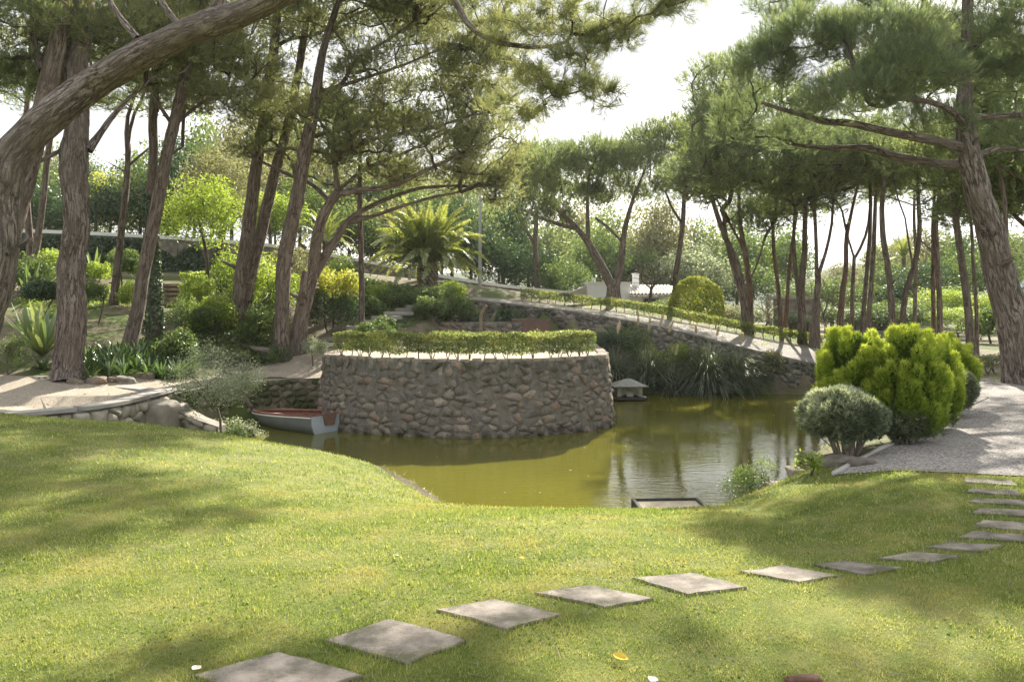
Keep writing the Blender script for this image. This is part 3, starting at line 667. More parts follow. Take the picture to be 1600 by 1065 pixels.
for a, b in zip(kk[:-1], kk[1:]):
    seg = WB[a:b + 1]; v, q = strip(seg[:, :2], -.46, .07, 0, 0); n_ = len(seg)
    zz = np.concatenate([seg[:, 2] - .16] * 2 + [seg[:, 2]] * 2); v[:, 2] = zz; gg = Geo(); gg.add(v - np.array((-10, 42, 2)), q); gg.build('coping', M['coping'], t0, False)
# ------------------------------------------------------------------ tubes, growth, foliage
def tube(geo, pts, rad, sides=8, bump_=0.0, bs=3.0, seed=0.0, cap=True):
    pts = np.asarray(pts, float); rad = np.asarray(rad, float); n = len(pts)
    t = norm(np.gradient(pts, axis=0)); ref = np.array([0., 1, 0]) if abs(t[0, 1]) < .9 else np.array([1., 0, 0])
    u = np.empty_like(pts); u[0] = norm(ref - t[0] * (ref @ t[0]))
    for i in range(1, n): u[i] = norm(u[i - 1] - t[i] * (u[i - 1] @ t[i]))
    w = np.cross(t, u); a = np.arange(sides) * 2 * math.pi / sides
    L = np.r_[0, np.cumsum(np.linalg.norm(np.diff(pts, axis=0), axis=1))]
    ca, sa = np.cos(a), np.sin(a); rr = rad[:, None] * np.ones(sides)
    bc = np.stack([ca[None] * rr + seed * 3.7, sa[None] * rr + seed * 1.3, np.repeat(L[:, None], sides, 1)], -1)
    if bump_:
        q = bc * np.array([1, 1, .3]) * bs
        rr = rr * (1 + bump_ * fbm(q, 3)) + rad.mean() * bump_ * .9 * vnoise(bc * np.array([1, 1, .35]) * bs * 2.6)
    v = pts[:, None] + u[:, None] * (ca[None] * rr)[..., None] + w[:, None] * (sa[None] * rr)[..., None]
    v = v.reshape(-1, 3); i2 = np.arange(n * sides).reshape(n, sides); r2 = np.roll(i2, -1, 1)
    q = np.stack([i2[:-1], r2[:-1], r2[1:], i2[1:]], -1).reshape(-1, 4); bcf = bc.reshape(-1, 3); fs = [q]
    if cap:
        v = np.r_[v, [pts[-1]]]; bcf = np.r_[bcf, [[seed * 3.7, seed * 1.3, L[-1]]]]
        fs.append(np.stack([i2[-1], r2[-1], np.full(sides, n * sides)], -1))
    geo.add(v, fs, bc=bcf)

def tufts(geo, c, d, K, L, W, spread, r, cvb=None, cvs=.25, shoot=.2):
    """pine tufts: K thin needles fanning out from each centre"""
    n = len(c); dd = np.repeat(norm(d), K, 0) + spread * r.normal(size=(n * K, 3)); dd = norm(dd)
    ln = L * r.uniform(.65, 1.15, (n * K, 1)); b = np.repeat(c, K, 0) + r.normal(size=(n * K, 3)) * L * .06 + np.repeat(norm(d), K, 0) * r.uniform(-shoot, .15, (n * K, 1)) * L
    s = norm(np.cross(dd, r.normal(size=(n * K, 3)))) * W * .5
    v = np.stack([b - s, b + s, b + dd * ln], 1).reshape(-1, 3)
    if cvb is None: cvb = r.uniform(.2, .8, n)
    cv = np.clip(np.repeat(cvb, K) + r.normal(size=n * K) * cvs * .6, 0, 1); geo.soup(v, np.repeat(cv, 3))
def leaves(geo, c, nrm, size, r, cvb=None, aspect=.5, cvs=.2, hang=None):
    """rhombic leaves, two triangles each"""
    n = len(c); a = norm(np.cross(nrm, r.normal(size=(n, 3))))
    if hang is not None: a = norm(a + np.array([0, 0, hang]))
    b = norm(np.cross(nrm, a)); s = size * r.uniform(.6, 1.25, (n, 1)); a = a * s; b = b * s * aspect
    v = np.stack([c - a * .5, c + b * .5 - a * .05, c + a * .5, c - b * .5 - a * .05], 1).reshape(-1, 3)
    f = (np.arange(n) * 4)[:, None] + np.array([[0, 1, 2, 3]])
    if cvb is None: cvb = r.uniform(.25, .75, n)
    geo.add(v, f, cv=np.repeat(np.clip(cvb + r.normal(size=n) * cvs, 0, 1), 4))
def ell(n, r, c, rx, ry, rz, lo=.55, zmin=-1.0):
    d = norm(r.normal(size=(n * 3, 3))); d = d[d[:, 2] > zmin][:n]; k = r.uniform(lo ** 3, 1, (len(d), 1)) ** (1 / 3)
    return np.asarray(c) + d * k * np.array([rx, ry, rz]), d

def grow(starts, slen, att, r, bf=.35, step=.5, arch=.0, crook=.06):
    """joins every attractor to the nearest limb, weighing in the way back to the root"""
    pos = [np.asarray(p, float) for p in starts]; par = [-1] * len(pos); ln = list(slen); root = list(range(len(pos)))
    A = np.asarray(att, float); m = len(A); P0 = np.array(pos); D = np.linalg.norm(A[:, None] - P0[None], axis=-1)
    upw = np.maximum(0, P0[None, :, 2] - A[:, None, 2]) * .8
    cst = D + bf * np.array(ln)[None] + upw; bi = cst.argmin(1); bc = cst.min(1); done = np.zeros(m, bool); isatt = []
    for _ in range(m):
        i = int(np.where(done, 1e9, bc).argmin()); done[i] = True; b = int(bi[i]); p0 = pos[b]; dv = A[i] - p0; dist = np.linalg.norm(dv)
        k = max(1, int(math.ceil(dist / step))); prev = b; new = []
        off = r.normal(size=3) * crook * dist; off[2] -= arch * dist
        for t in range(1, k + 1):
            u = t / k; p = p0 + dv * u + off * math.sin(math.pi * u)
            pos.append(p); par.append(prev); ln.append(ln[prev] + np.linalg.norm(p - pos[prev])); root.append(root[prev]); prev = len(pos) - 1; new.append(prev)
        isatt.append((i, prev))
        NP = np.array([pos[j] for j in new]); c = np.linalg.norm(A[:, None] - NP[None], axis=-1) + bf * np.array([ln[j] for j in new])[None] + np.maximum(0, NP[None, :, 2] - A[:, None, 2]) * .8
        mi = c.argmin(1); mc = c[np.arange(m), mi]; up = mc < bc; bc = np.where(up, mc, bc); bi = np.where(up, np.array(new)[mi], bi)
    return np.array(pos), par, root, len(starts)
def branch_geos(pos, par, root, ns, rt=.012, expo=2.35, rmax=None, sides=(6, 4, 3), r=None, minr=0):
    n = len(pos); rad = np.zeros(n); ch = [[] for _ in range(n)]
    for i in range(n - 1, ns - 1, -1):
        if rad[i] == 0: rad[i] = rt ** expo
        rad[par[i]] += rad[i] if par[i] >= ns else 0; ch[par[i]].append(i)
    rad = rad ** (1 / expo); out = {}
    for s in range(ns):
        for c in ch[s]:
            st = [(s, c)]
            while st:
                a, b = st.pop(); chain = [a, b]
                while ch[b]:
                    k = sorted(ch[b], key=lambda q: -rad[q]); st += [(b, q) for q in k[1:]]; b = k[0]; chain.append(b)
                rr = rad[chain].copy(); rr[0] = rr[1]
                if rmax is not None: rr = np.minimum(rr, rmax)
                if rr[0] < minr: continue
                big = rr[0]; sd_ = sides[0] if big > .07 else sides[1] if big > .025 else sides[2]
                pp = pos[chain]
                if big > .05 and len(pp) > 2: pp2 = catmull(pp, 2); rr = np.interp(np.linspace(0, 1, len(pp2)), np.linspace(0, 1, len(rr)), rr); pp = pp2
                out.setdefault(c if a == s else root[c], out.get(s, None) or Geo()); G = out.setdefault(s, Geo())
                tube(G, pp, rr, sd_, 0.06 if big > .07 else 0, 4, float(s % 17), cap=True)
    return {k: g_ for k, g_ in out.items() if g_ is not None and g_.n}, rad

def stem_pts(st, d, base_on_ground=True):
    """st: rows (px, py, width px[, distance offset])"""
    pts = []; rad = []
    for k, row in enumerate(st):
        dd = d + (row[3] if len(row) > 3 else 0); pts.append(P(row[0], row[1], dd)); rad.append(row[2] * .5 * dd / F * (.88 if d < 22 else .78))
    return np.array(pts), np.array(rad)
def pine(name, label, d, stems, lobes, group=None, bark='bark', leafm='needle', K=9, L=.17, W=.016, nt=10, sig=.28, bf=.3, sides=14, attach=.45, seed=1,
         spread=.55, rt=.012, step=.55, cat='pine tree', ground=True, split=True, crook=.06, upb=.7, fatten=1.0, brad=None, parts_min=.03, arch=0.0, explicit=None):
    r = np.random.default_rng(seed)
    if K < 15 and d < 34 and d > 20: nt = int(nt * 1.75); W = W * 1.35
    elif d >= 34: nt = int(nt * 1.5); W = W * 1.2
    sp = []; 
    for k, st in enumerate(stems):
        p, w = stem_pts(st, d)
        if k == 0 and ground:
            p[0] = (p[0][0], p[0][1], tz(p[0][0], p[0][1]) - .12); 
        n_ = 7; pp = catmull(p, n_); ww = catmull(np.c_[w, w], n_)[:, 0] if len(w) > 2 else np.linspace(w[0], w[-1], len(pp))
        sp.append((pp, np.maximum(ww, .01)))
    loc = sp[0][0][0] + np.array([0, 0, .12]); T = thing(name, label, cat, loc, 0, group)
    pp, ww = sp[0]; ww = ww.copy()
    if ground:
        h = pp[:, 2] - pp[0, 2]; ww = ww * (1 + .32 * np.exp(-h / .35))
    dens = 2 if d < 30 else 1
    def trunk_geo(pp, ww, sd, seed_):
        k = max(2, int(np.linalg.norm(np.diff(pp, axis=0), axis=1).sum() / (.09 if d < 23 else .18 if d < 30 else .5))); u = np.linspace(0, len(pp) - 1, k)
        q = np.stack([np.interp(u, np.arange(len(pp)), pp[:, j]) for j in range(3)], -1); w = np.interp(u, np.arange(len(pp)), ww)
        q = q + np.stack([vnoise(np.c_[q[:, 2] * .8, q[:, 0] * 0 + seed_ * 9.1, q[:, 0] * 0 + 5 * j]) * w * .28 for j in range(3)], -1) * np.minimum(1, np.arange(k) / 6)[:, None]
        g = Geo(); tube(g, q - loc, w, sd, .11 if d < 35 else .07, 5, seed_); return g
    tr = trunk_geo(pp, ww, sides * 2 if d < 23 else sides, seed % 13)
    if d < 34:      # stubs of shed branches
        for _ in range(7):
            i = int(r.integers(len(pp) // 6, len(pp) - 3)); a_ = r.uniform(0, 6.28); o_ = np.array([math.cos(a_), math.sin(a_), r.uniform(.1, .6)]); w_ = ww[i]
            ln_ = w_ * r.uniform(1.25, 2.0) if r.random() < .8 else w_ + r.uniform(.3, .6); tube(tr, np.array([pp[i] + o_ * w_ * .5, pp[i] + o_ * (w_ * .5 + ln_) * .6, pp[i] + o_ * ln_]) - loc, [w_ * .3, w_ * .2, w_ * .09], 7, .15, 9)
    tr.build('trunk', M[bark], T)
    for k, (p2, w2) in enumerate(sp[1:]):
        trunk_geo(p2, w2, sides if w2[0] > .1 else 7, k + 2.0 + seed % 7).build('limb', M[bark], T)
    # where limbs may leave the stems
    st, sl = [], []
    for k, (p2, w2) in enumerate(sp):
        n_ = len(p2); i0 = int(n_ * attach) if k == 0 else int(n_ * .18)
        cl = np.r_[0, np.cumsum(np.linalg.norm(np.diff(p2, axis=0), axis=1))]
        for i in range(i0, n_, 2): st.append(p2[i]); sl.append(cl[i] * .6 + (0 if k == 0 else 1.0))
        st.append(p2[-1]); sl.append(cl[-1] * .6)
    att, ad, hi = [], [], []
    for lb in lobes:
        px, py, dd, rx, ry, rz, n_ = lb[:7]; zm = lb[7] if len(lb) > 7 else -.35
        c = P(px, py, dd); a, dr = ell(n_, r, c, rx, ry, rz, .6, zm); att.append(a); ad.append(dr); hi.append(np.full(len(a), (c[2] - CH - rz * .6) / c[1] > .372))
    att = np.concatenate(att); ad = np.concatenate(ad); hi = np.concatenate(hi)
    pos, par, root, ns = grow(st, sl, att, r, bf, step, arch, crook)
    gs, rad = branch_geos(pos - loc, par, root, ns, rt, 2.35, None if brad is None else brad, (7, 4, 3), r)
    if split:
        small = Geo()
        for k, g_ in gs.items():
            v = np.concatenate(g_.v)
            if np.ptp(v, axis=0).max() > 1.5 and d < 34: g_.build('branch', M[bark if d < 34 else 'twig'], T)
            else:
                for a_, b_, c_ in zip(g_.v, g_.bc, g_.cv): pass
                off = small.n
                for q_ in (3, 4):
                    for f_ in g_.f[q_]: small.f[q_].append(f_ + off)
                small.v += g_.v; small.bc += g_.bc; small.cv += g_.cv; small.n += g_.n
        if small.n: tag(small.build('branches', M[bark], T), kind='stuff')
    n_ = len(att); ho = norm(r.normal(size=(n_ * nt, 3)) + np.array([0, 0, .35])); lump = np.repeat(r.uniform(.7, 1.35, (n_, 1)), nt, 0)
    c = np.repeat(att, nt, 0) + ho * r.uniform(.35, 1, (n_ * nt, 1)) ** .5 * sig * 1.55 * lump * np.array([1, 1, .75])
    dr = ho * .8 + np.repeat(ad, nt, 0) * .35 + np.array([0, 0, upb])
    cb = np.clip(.5 + .28 * fbm(c * .9, 2) + r.normal(size=len(c)) * .1 + np.repeat(r.normal(size=n_) * .12, nt), .05, .95)
    hn = np.repeat(hi, nt); g = Geo(); lo_ = ~hn
    if lo_.any(): tufts(g, (c - loc)[lo_], dr[lo_], K, L, W, spread, r, cb[lo_], .25, .9)
    if hn.any(): tufts(g, (c - loc)[hn], dr[hn], max(3, K // 3), L * 1.15, W * 3.2, spread, r, cb[hn], .25, .9)     # unseen crown above view, in broader bunches; some lobes added for shade
    g.build('crown', M[leafm], T, False)
    return T

# ------------------------------------------------------------------ the pines
GL = 'pines on the left slope'
pine('pine_tree', 'huge pine with a flaring furrowed trunk standing behind the low dry stone wall at left', 21.6,
     [[(106, 592, 50), (108, 540, 46), (112, 470, 47), (116, 400, 42), (117, 330, 41), (114, 260, 46), (117, 180, 39), (121, 100, 40), (127, 20, 43), (128, -60, 38), (124, -160, 30), (126, -260, 20)],
      [(138, 235, 16), (158, 208, 11, .3), (180, 178, 9, .6), (205, 150, 7, 1)], [(100, 60, 16), (80, 30, 16, .5), (62, 5, 14, 1), (50, -60, 10, 1.5)], [(95, 235, 8), (70, 248, 7, -.4), (45, 262, 5, -.8)]],
     [(60, 60, 22.5, 2.6, 2.5, .8, 90), (200, 80, 23, 2.4, 2.4, .9, 110), (40, 130, 23, 1.8, 2, .7, 36), (280, 60, 24, 1.8, 2, .7, 60), (130, -60, 22, 4, 4, 1.3, 120), (120, -200, 22, 4.5, 4.5, 1.3, 120)], None, 'bark_near', 'needle_warm', sides=22, seed=3, attach=.6, nt=10, sig=.36)
arch_tree = pine('pine_tree', 'near pine at the left edge whose massive limb arches over the garden', 13.5,
     [[(-150, 660, 66), (-72, 580, 60), (-34, 520, 56), (-4, 450, 56), (8, 380, 56), (4, 320, 62), (6, 270, 62)],
      [(4, 300, 62), (16, 245, 60), (50, 205, 58), (95, 165, 58), (150, 125, 55), (220, 82, 52, -.5), (300, 42, 48, -1), (380, 15, 46, -1.6), (460, -22, 40, -2.2), (560, -70, 34, -3), (680, -95, 28, -3.6), (820, -80, 20, -4), (940, -50, 12, -4.1)],
      [(680, -95, 24, -3.6), (760, -150, 20, -3), (830, -150, 18, -2.2), (885, -125, 15, -.5), (935, -95, 12, 1), (1000, -80, 8, 2)],  # unseen limb added above view to carry shade onto the lawn
      [(640, -90, 16, -3.4), (690, -40, 13, -3.6), (712, 5, 12, -3.7), (735, 42, 11, -3.8), (765, 62, 10, -3.8), (800, 71, 9, -3.9), (850, 74, 7, -4), (885, 66, 5, -4)],
      [(330, 30, 22, -1.2), (345, -5, 18, -1.3), (380, -60, 14, -1), (400, -160, 10, -1)], [(215, 60, 12, -.4), (190, 30, 11, -.2), (165, -10, 9, 0), (140, -80, 7, .3)], [(280, 40, 11, -.8), (255, 5, 10, -.6), (240, -40, 8, -.4)]],
     [(960, -10, 9.4, 1.0, .8, .5, 60, -1), (860, 25, 9.4, .9, .7, .42, 40, -1), (1040, -25, 9.3, .6, .5, .35, 26, -1), (880, 110, 9.3, .55, .5, .3, 30, -1), (935, 148, 9.2, .22, .3, .18, 9, -1), (830, 150, 9.6, .4, .5, .22, 16, -1),
      (960, 75, 9.3, .25, .3, .2, 10, -1), (760, -20, 9.8, .9, .8, .4, 30, -1), (800, 175, 9.7, .3, .4, .15, 7, -1),
      (830, -80, 16.5, 1.3, .9, .35, 40, -1), (740, -85, 16.3, 1.2, .9, .35, 36, -1)],  # unseen lobes added above view to shade the near lawn
     None, 'bark_near', 'needle_warm', K=18, L=.12, W=.006, nt=12, sig=.11, bf=.15, sides=26, attach=.97, seed=11, rt=.0045, step=.18, spread=.5, upb=.1, crook=.12, brad=.03)
pine('pine_tree', 'tall pine behind the arched trunk at the far left, leaning right', 21,
     [[(-34, 590, 38), (-8, 480, 36), (14, 380, 35), (32, 310, 34), (50, 240, 33), (70, 160, 33), (84, 90, 30), (98, 20, 28), (106, -60, 24), (112, -180, 16)],
      [(66, 110, 14), (52, 60, 12, .3), (50, 0, 10, .6), (40, -80, 8, 1)]],
     [(10, 40, 21, 2.0, 2.4, .9, 90), (0, 120, 21.5, 1.4, 1.8, .6, 44), (60, 130, 23, 1.4, 1.8, .4, 30), (90, -60, 21, 3, 3, 1, 90), (20, -150, 21, 3.5, 3.5, 1.2, 80)], None, 'bark', 'needle', sides=16, seed=17, attach=.6)
pine('pine_tree', 'double-trunked slim pine below the white coping between the two thickest left trunks', 33,
     [[(50, 414, 20), (46, 370, 14), (42, 300, 12), (40, 220, 11), (45, 120, 9), (50, 20, 7)], [(52, 408, 15), (64, 340, 13), (72, 270, 12), (84, 180, 11), (92, 90, 8), (96, 0, 6)]],
     [(60, 150, 33, 2.5, 2.5, .9, 50), (40, 20, 33, 3.5, 3, 1.2, 60), (110, -40, 33, 4, 3, 1.2, 60)], GL, 'bark', seed=21, attach=.6)
pine('pine_tree', 'slim dark pine forking high above the bare slope, right of the thickest trunk', 31.5,
     [[(178, 475, 17), (184, 410, 15), (191, 340, 13), (198, 270, 12), (199, 225, 11)], [(199, 232, 9), (198, 190, 8), (210, 150, 6), (222, 110, 5)], [(199, 230, 8), (207, 185, 7), (224, 150, 6), (238, 110, 5)], [(197, 262, 6), (215, 248, 5), (232, 232, 4)]],
     [(205, 115, 31.5, 2.6, 2.4, .7, 85), (170, 60, 31.5, 3.0, 2.6, .8, 80), (250, 70, 32, 2.8, 2.6, .8, 80), (270, 150, 32, 1.8, 2, .4, 36), (150, 160, 32, 1.4, 1.5, .35, 20)], GL, 'bark_dark', 'needle_warm', seed=23, attach=.7)
pine('pine_tree', 'pine with a mossy leaning trunk rising from the strap-leaved bed left of the ivy trunk', 24.5,
     [[(199, 549, 28), (211, 500, 26), (224, 440, 26), (238, 370, 25), (250, 310, 26), (263, 240, 23), (276, 180, 22), (292, 110, 20), (314, 50, 18), (322, -20, 16), (330, -100, 12)],
      [(262, 205, 9), (285, 185, 8, .3), (310, 165, 7, .6), (350, 140, 5, 1)], [(266, 190, 8), (246, 160, 7, -.3), (228, 130, 5, -.4)]],
     [(330, 90, 25, 2.2, 2.2, .8, 90), (250, 40, 25.5, 2.6, 2.2, .8, 80), (330, -60, 24.5, 3.5, 3, 1, 80), (370, 160, 25.5, 1.6, 1.8, .5, 50), (300, 150, 26, 1.4, 1.8, .4, 30)], GL, 'bark', 'needle_warm', seed=27, attach=.7)
ivy_pine = pine('pine_tree', 'straight pine whose lower trunk is wrapped in dark green ivy', 26.3,
     [[(240, 531, 23), (239, 450, 21), (236, 380, 19), (234, 320, 19), (238, 250, 18), (240, 180, 17), (246, 110, 15), (256, 60, 14), (268, -10, 11), (275, -80, 8)],
      [(243, 270, 7), (262, 245, 6), (285, 230, 4)]],
     [(230, 150, 26.5, 1.8, 1.8, .6, 34), (300, 110, 27, 2.4, 2.2, .7, 46), (270, -40, 26, 3.2, 3, 1, 70)], GL, 'bark', 'needle', seed=29, attach=.75)
pine('pine_tree', 'tall pine with two trunks parting low down, left of the boat', 29,
     [[(372, 500, 36), (377, 440, 30), (383, 380, 27), (396, 300, 24), (406, 230, 22), (416, 160, 20), (426, 90, 19), (434, 20, 17), (440, -60, 12)],
      [(384, 470, 26), (398, 400, 23, .4), (415, 330, 22, .6), (436, 250, 20, .8), (452, 185, 18, 1), (466, 110, 16, 1.1), (478, 40, 13, 1.1), (490, -40, 9, 1.1)],
      [(430, 75, 8, 0), (455, 60, 8, .5), (490, 55, 7, .8), (540, 30, 6, 1.2), (600, 5, 5, 1.5)], [(418, 150, 7), (392, 128, 6), (360, 112, 5), (330, 100, 4)]],
     [(400, 50, 29, 3.2, 2.4, 1.0, 120), (520, 20, 30, 3.5, 2.5, .9, 110), (370, 130, 29.5, 2.2, 2, .8, 80), (600, 40, 31, 2.8, 2.2, .9, 80), (450, 190, 30.5, 1.8, 1.8, .7, 50), (440, -120, 29, 5, 3.5, 1.2, 100), (640, -50, 27, 3.0, 2.4, .7, 190), (540, -50, 27.5, 3.0, 2.4, .7, 190)], GL, 'bark', 'needle_warm', seed=31, attach=.75, sig=.35)  # last lobes are unseen, added above view to shade the left lawn
pine('pine_tree', 'sturdy pine by the steps with a reddish branch scar, tight against a forked trunk', 26.8,
     [[(443, 556, 32), (441, 500, 29), (444, 440, 29), (449, 390, 30), (458, 340, 28), (470, 285, 26), (482, 225, 25), (492, 170, 22), (500, 110, 17), (510, 60, 14), (526, 10, 11), (540, -50, 8)],
      [(484, 215, 9), (510, 208, 9, .4), (550, 200, 8, .8), (600, 196, 7, 1.2), (660, 180, 5, 1.6), (720, 165, 3, 2)], [(492, 160, 9), (520, 140, 8, -.4), (570, 122, 7, -.6), (640, 98, 5, -.6), (700, 70, 3, -.5)],
      [(496, 130, 10), (508, 142, 10, .3), (535, 130, 9, .3), (560, 90, 7, 0), (610, 60, 5, 0), (650, 30, 4, 0)], [(478, 240, 7), (450, 232, 6, .4), (410, 238, 5, .8)]],
     [(640, 110, 27, 2.6, 2.4, .9, 140), (740, 110, 27.5, 1.4, 2.2, .9, 100), (560, 30, 27, 3, 2.5, .7, 90), (700, 20, 27, 2.8, 2.2, .8, 90), (770, 70, 27, 1.2, 1.4, .9, 40), (460, 150, 28, 1.6, 1.8, .5, 30), (720, -50, 26, 2.8, 2.4, .7, 200), (850, -55, 25.5, 2.0, 1.9, .5, 100), (630, -65, 24.5, 2.6, 2.0, .7, 150)], GL, 'bark', 'needle_warm', seed=37, attach=.7, bf=.25, step=.45, sig=.3, nt=8, rt=.016)  # closing lobes lie above view, added for their shade on the lawn
fork_pine = pine('pine_tree', 'forked umbrella pine leaning right from the foot of the steps under a wide layered canopy', 27.3,
     [[(462, 552, 36), (470, 510, 30), (481, 460, 30), (488, 425, 32)],
      [(489, 432, 24), (492, 390, 23), (500, 350, 21), (515, 320, 20), (530, 300, 18)],
      [(529, 305, 13), (523, 260, 11), (520, 215, 9), (528, 170, 7), (532, 130, 5)],
      [(530, 303, 14), (560, 296, 12, -.3), (610, 290, 10, -.6), (660, 268, 8, -.8), (720, 240, 6, -1)],
      [(490, 430, 22), (510, 398, 17, .3), (528, 370, 14, .5), (548, 342, 12, .7), (590, 318, 9, 1), (650, 296, 7, 1.4), (720, 290, 5, 1.6)],
      [(545, 348, 9, .5), (590, 336, 8, .3), (630, 322, 7, .1), (680, 308, 6, 0), (720, 300, 4, 0)],
      [(516, 315, 11), (490, 290, 9, .5), (455, 275, 8, 1), (420, 258, 6, 1.4), (380, 240, 4, 1.8)],
      [(478, 388, 9), (470, 384, 8), (468, 380, 5)],
      [(522, 240, 9), (560, 222, 8, -.3), (620, 210, 8, -.5), (680, 198, 6, -.8), (740, 178, 4, -1)], [(530, 296, 8), (575, 262, 8, .4), (640, 235, 6, .8), (700, 205, 4, 1)]],
     [(640, 225, 27.5, 3.0, 2.6, 1.0, 260, -.7), (765, 235, 27.5, 1.2, 2, 1.3, 130, -.9), (690, 280, 28, 2.4, 2.2, .5, 130, -.7), (560, 260, 28.5, 2.2, 2, .8, 90, -.6), (480, 200, 29, 2.2, 2, 1.0, 90, -.7), (540, 190, 27.5, 3.0, 2.4, .7, 100), (640, 170, 27.5, 3.0, 2.4, .8, 130), (430, 240, 29, 1.8, 1.8, .6, 40), (780, 290, 28.5, .7, 1.2, .7, 40, -.9), (750, 160, 28, 1.3, 1.6, .8, 60)],
     None, 'bark', 'needle_warm', seed=41, attach=.95, bf=.2, step=.4, sig=.26, nt=6, rt=.018, crook=.09)
pine('pine_tree', 'slender straight pole-like pine standing just behind the bastion hedge', 29,
     [[(566, 522, 12), (565, 450, 11), (564, 380, 11), (562, 320, 10), (563, 250, 8), (562, 190, 6)]], [(570, 190, 29, 1.8, 1.6, .6, 34)], GL, 'bark_dark', 'needle', seed=43, attach=.9, sides=10)
# right-hand giant
big = pine('pine_tree', 'giant umbrella pine at the right edge leaning over the gravel path', 16.6,
     [[(1606, 604, 66), (1585, 540, 56), (1570, 480, 51), (1554, 410, 48), (1540, 350, 45), (1524, 300, 42), (1514, 250, 38), (1508, 205, 34), (1506, 160, 26), (1510, 100, 22), (1512, 40, 19), (1514, -30, 15), (1512, -120, 10)],
      [(1512, 232, 20), (1470, 222, 17, -.3), (1420, 212, 15, -.6), (1370, 202, 14, -.9), (1325, 192, 13, -1.1), (1290, 190, 12, -1.2), (1250, 178, 10, -1.3), (1220, 170, 8, -1.4), (1190, 160, 5, -1.4)],
      [(1512, 258, 20), (1460, 256, 16, .4), (1400, 245, 15, .8), (1350, 232, 12, 1), (1290, 232, 9, 1.2), (1240, 226, 7, 1.3)],
      [(1508, 205, 16), (1490, 178, 13, -.6), (1450, 160, 10, -1.2), (1400, 155, 8, -1.8)],
      [(1500, 182, 12), (1540, 182, 12, .2), (1600, 178, 10, .4), (1680, 170, 8, .6), (1760, 150, 6, 1)],
      [(1508, 120, 12), (1480, 60, 10, .4), (1450, 10, 8, .8)], [(1511, 90, 11), (1545, 50, 9, -.3), (1590, 10, 7, -.5)], [(1516, 250, 10), (1560, 232, 9, .6), (1610, 236, 7, 1), (1680, 230, 5, 1.2)]],
     [(1370, 70, 15.2, 1.15, 1.0, .62, 150), (1420, 110, 14.6, 1.0, .9, .5, 130, -.6), (1260, 70, 16, .95, 1.1, .65, 120), (1190, 110, 16.6, .75, 1, .6, 90, -.6), (1150, 185, 17.8, .5, .8, .5, 44, -.9), (1330, 150, 14.6, .85, .8, .4, 80, -.6),
      (1270, 205, 17.4, 1.0, 1.0, .3, 50, -.8), (1290, 15, 21, 1.5, 1.4, .9, 100), (1440, -5, 20.5, 1.8, 1.5, .9, 110), (1570, 60, 16, .75, 1.1, .8, 100, -.7), (1620, 30, 15.4, .9, 1, .7, 70),
      (1600, 130, 17.5, 1.0, 1.2, .6, 90, -.7), (1570, 210, 18.5, .9, 1.2, .4, 50, -.7), (1480, 120, 17.5, .9, 1.2, .5, 70), (1640, 90, 16.5, .8, 1, .6, 50), (1420, 200, 17, 1.2, 1.2, .35, 60), (1230, 5, 20.5, .9, 1, .6, 36), (1120, -75, 18, 1.3, .8, .3, 32, -.8), (1045, -72, 17, 1.0, .7, .25, 22, -.8), (1230, -90, 15.6, 1.4, 1.0, .4, 50, -.8), (1450, 60, 20.5, 1.5, 1.5, .6, 90, -.8), (1350, -120, 16, 1.5, 1.2, .5, 70, -.8), (1420, -130, 14.5, 1.2, 1.2, .5, 40, -.8), (1510, -120, 16.6, 3, 3, 1, 110), (1450, 50, 17.8, .8, 1, .4, 50)],  # unseen left-hand lobes above view, added to shade the lawn
     None, 'bark_near', 'needle_blue', K=12, L=.135, W=.0095, nt=12, sig=.17, bf=.22, sides=26, attach=.62, seed=47, rt=.007, step=.25, spread=.42, upb=.75, crook=.1)

# right grove: every trunk its own tree, crowns meeting in a dark roof
GR = 'slim pines of the grove beyond the sloping path'
def grove(label, d, stems, lobes, seed, bark='bark', leafm='needle', **kw):
    stems = [[(q[0], q[1], q[2] * .8) + tuple(q[3:]) for q in s_] for s_ in stems]
    return pine('pine_tree', label, d, stems, lobes, GR, bark, leafm, K=8, L=.24, W=.028, nt=8, sig=.45, seed=seed, attach=kw.pop('attach', .8), sides=9, bf=.3, step=.9, rt=.02, **kw)
grove('grove pine with two trunks crossing low, leaning left out over the topiary dome', 37,
      [[(1168, 503, 22), (1160, 450, 18), (1150, 410, 16), (1132, 370, 14), (1118, 330, 12), (1104, 280, 9)], [(1166, 495, 15), (1152, 440, 12), (1140, 400, 10), (1132, 350, 9), (1130, 320, 7)], [(1104, 285, 6), (1088, 290, 5), (1075, 310, 4)]],
      [(1110, 270, 35, 2.0, 2.0, 1.0, 80, -.8), (1120, 195, 34, 1.2, 1.8, 1.3, 90, -.9), (1170, 245, 33, 2.4, 2.2, 1.3, 130, -.9), (1130, 140, 35, 1.5, 1.6, 1.2, 80, -.8)], 101)
grove('upright grove pine against the crossing pair, forked at half height', 37.5,
      [[(1172, 505, 17), (1172, 450, 14), (1165, 400, 13), (1158, 360, 11), (1155, 320, 9), (1156, 280, 7)], [(1166, 400, 7), (1152, 370, 6), (1138, 345, 5)], [(1170, 440, 5), (1184, 410, 5), (1194, 375, 4)]],
      [(1160, 290, 35, 2.4, 2, .9, 80, -.8), (1180, 345, 38, 1.4, 1.4, .7, 36, -.8), (1200, 180, 33, 2.0, 2, 1.1, 110, -.8)], 103, 'bark_red')
grove('thin reddish grove pine left of a grey stone hut', 38, [[(1222, 512, 12), (1216, 450, 10), (1210, 400, 9), (1208, 350, 8), (1207, 300, 6)]], [(1200, 340, 38, 1.6, 1.6, .8, 40), (1220, 290, 38, 2.6, 2, .9, 46)], 105, 'bark_red')
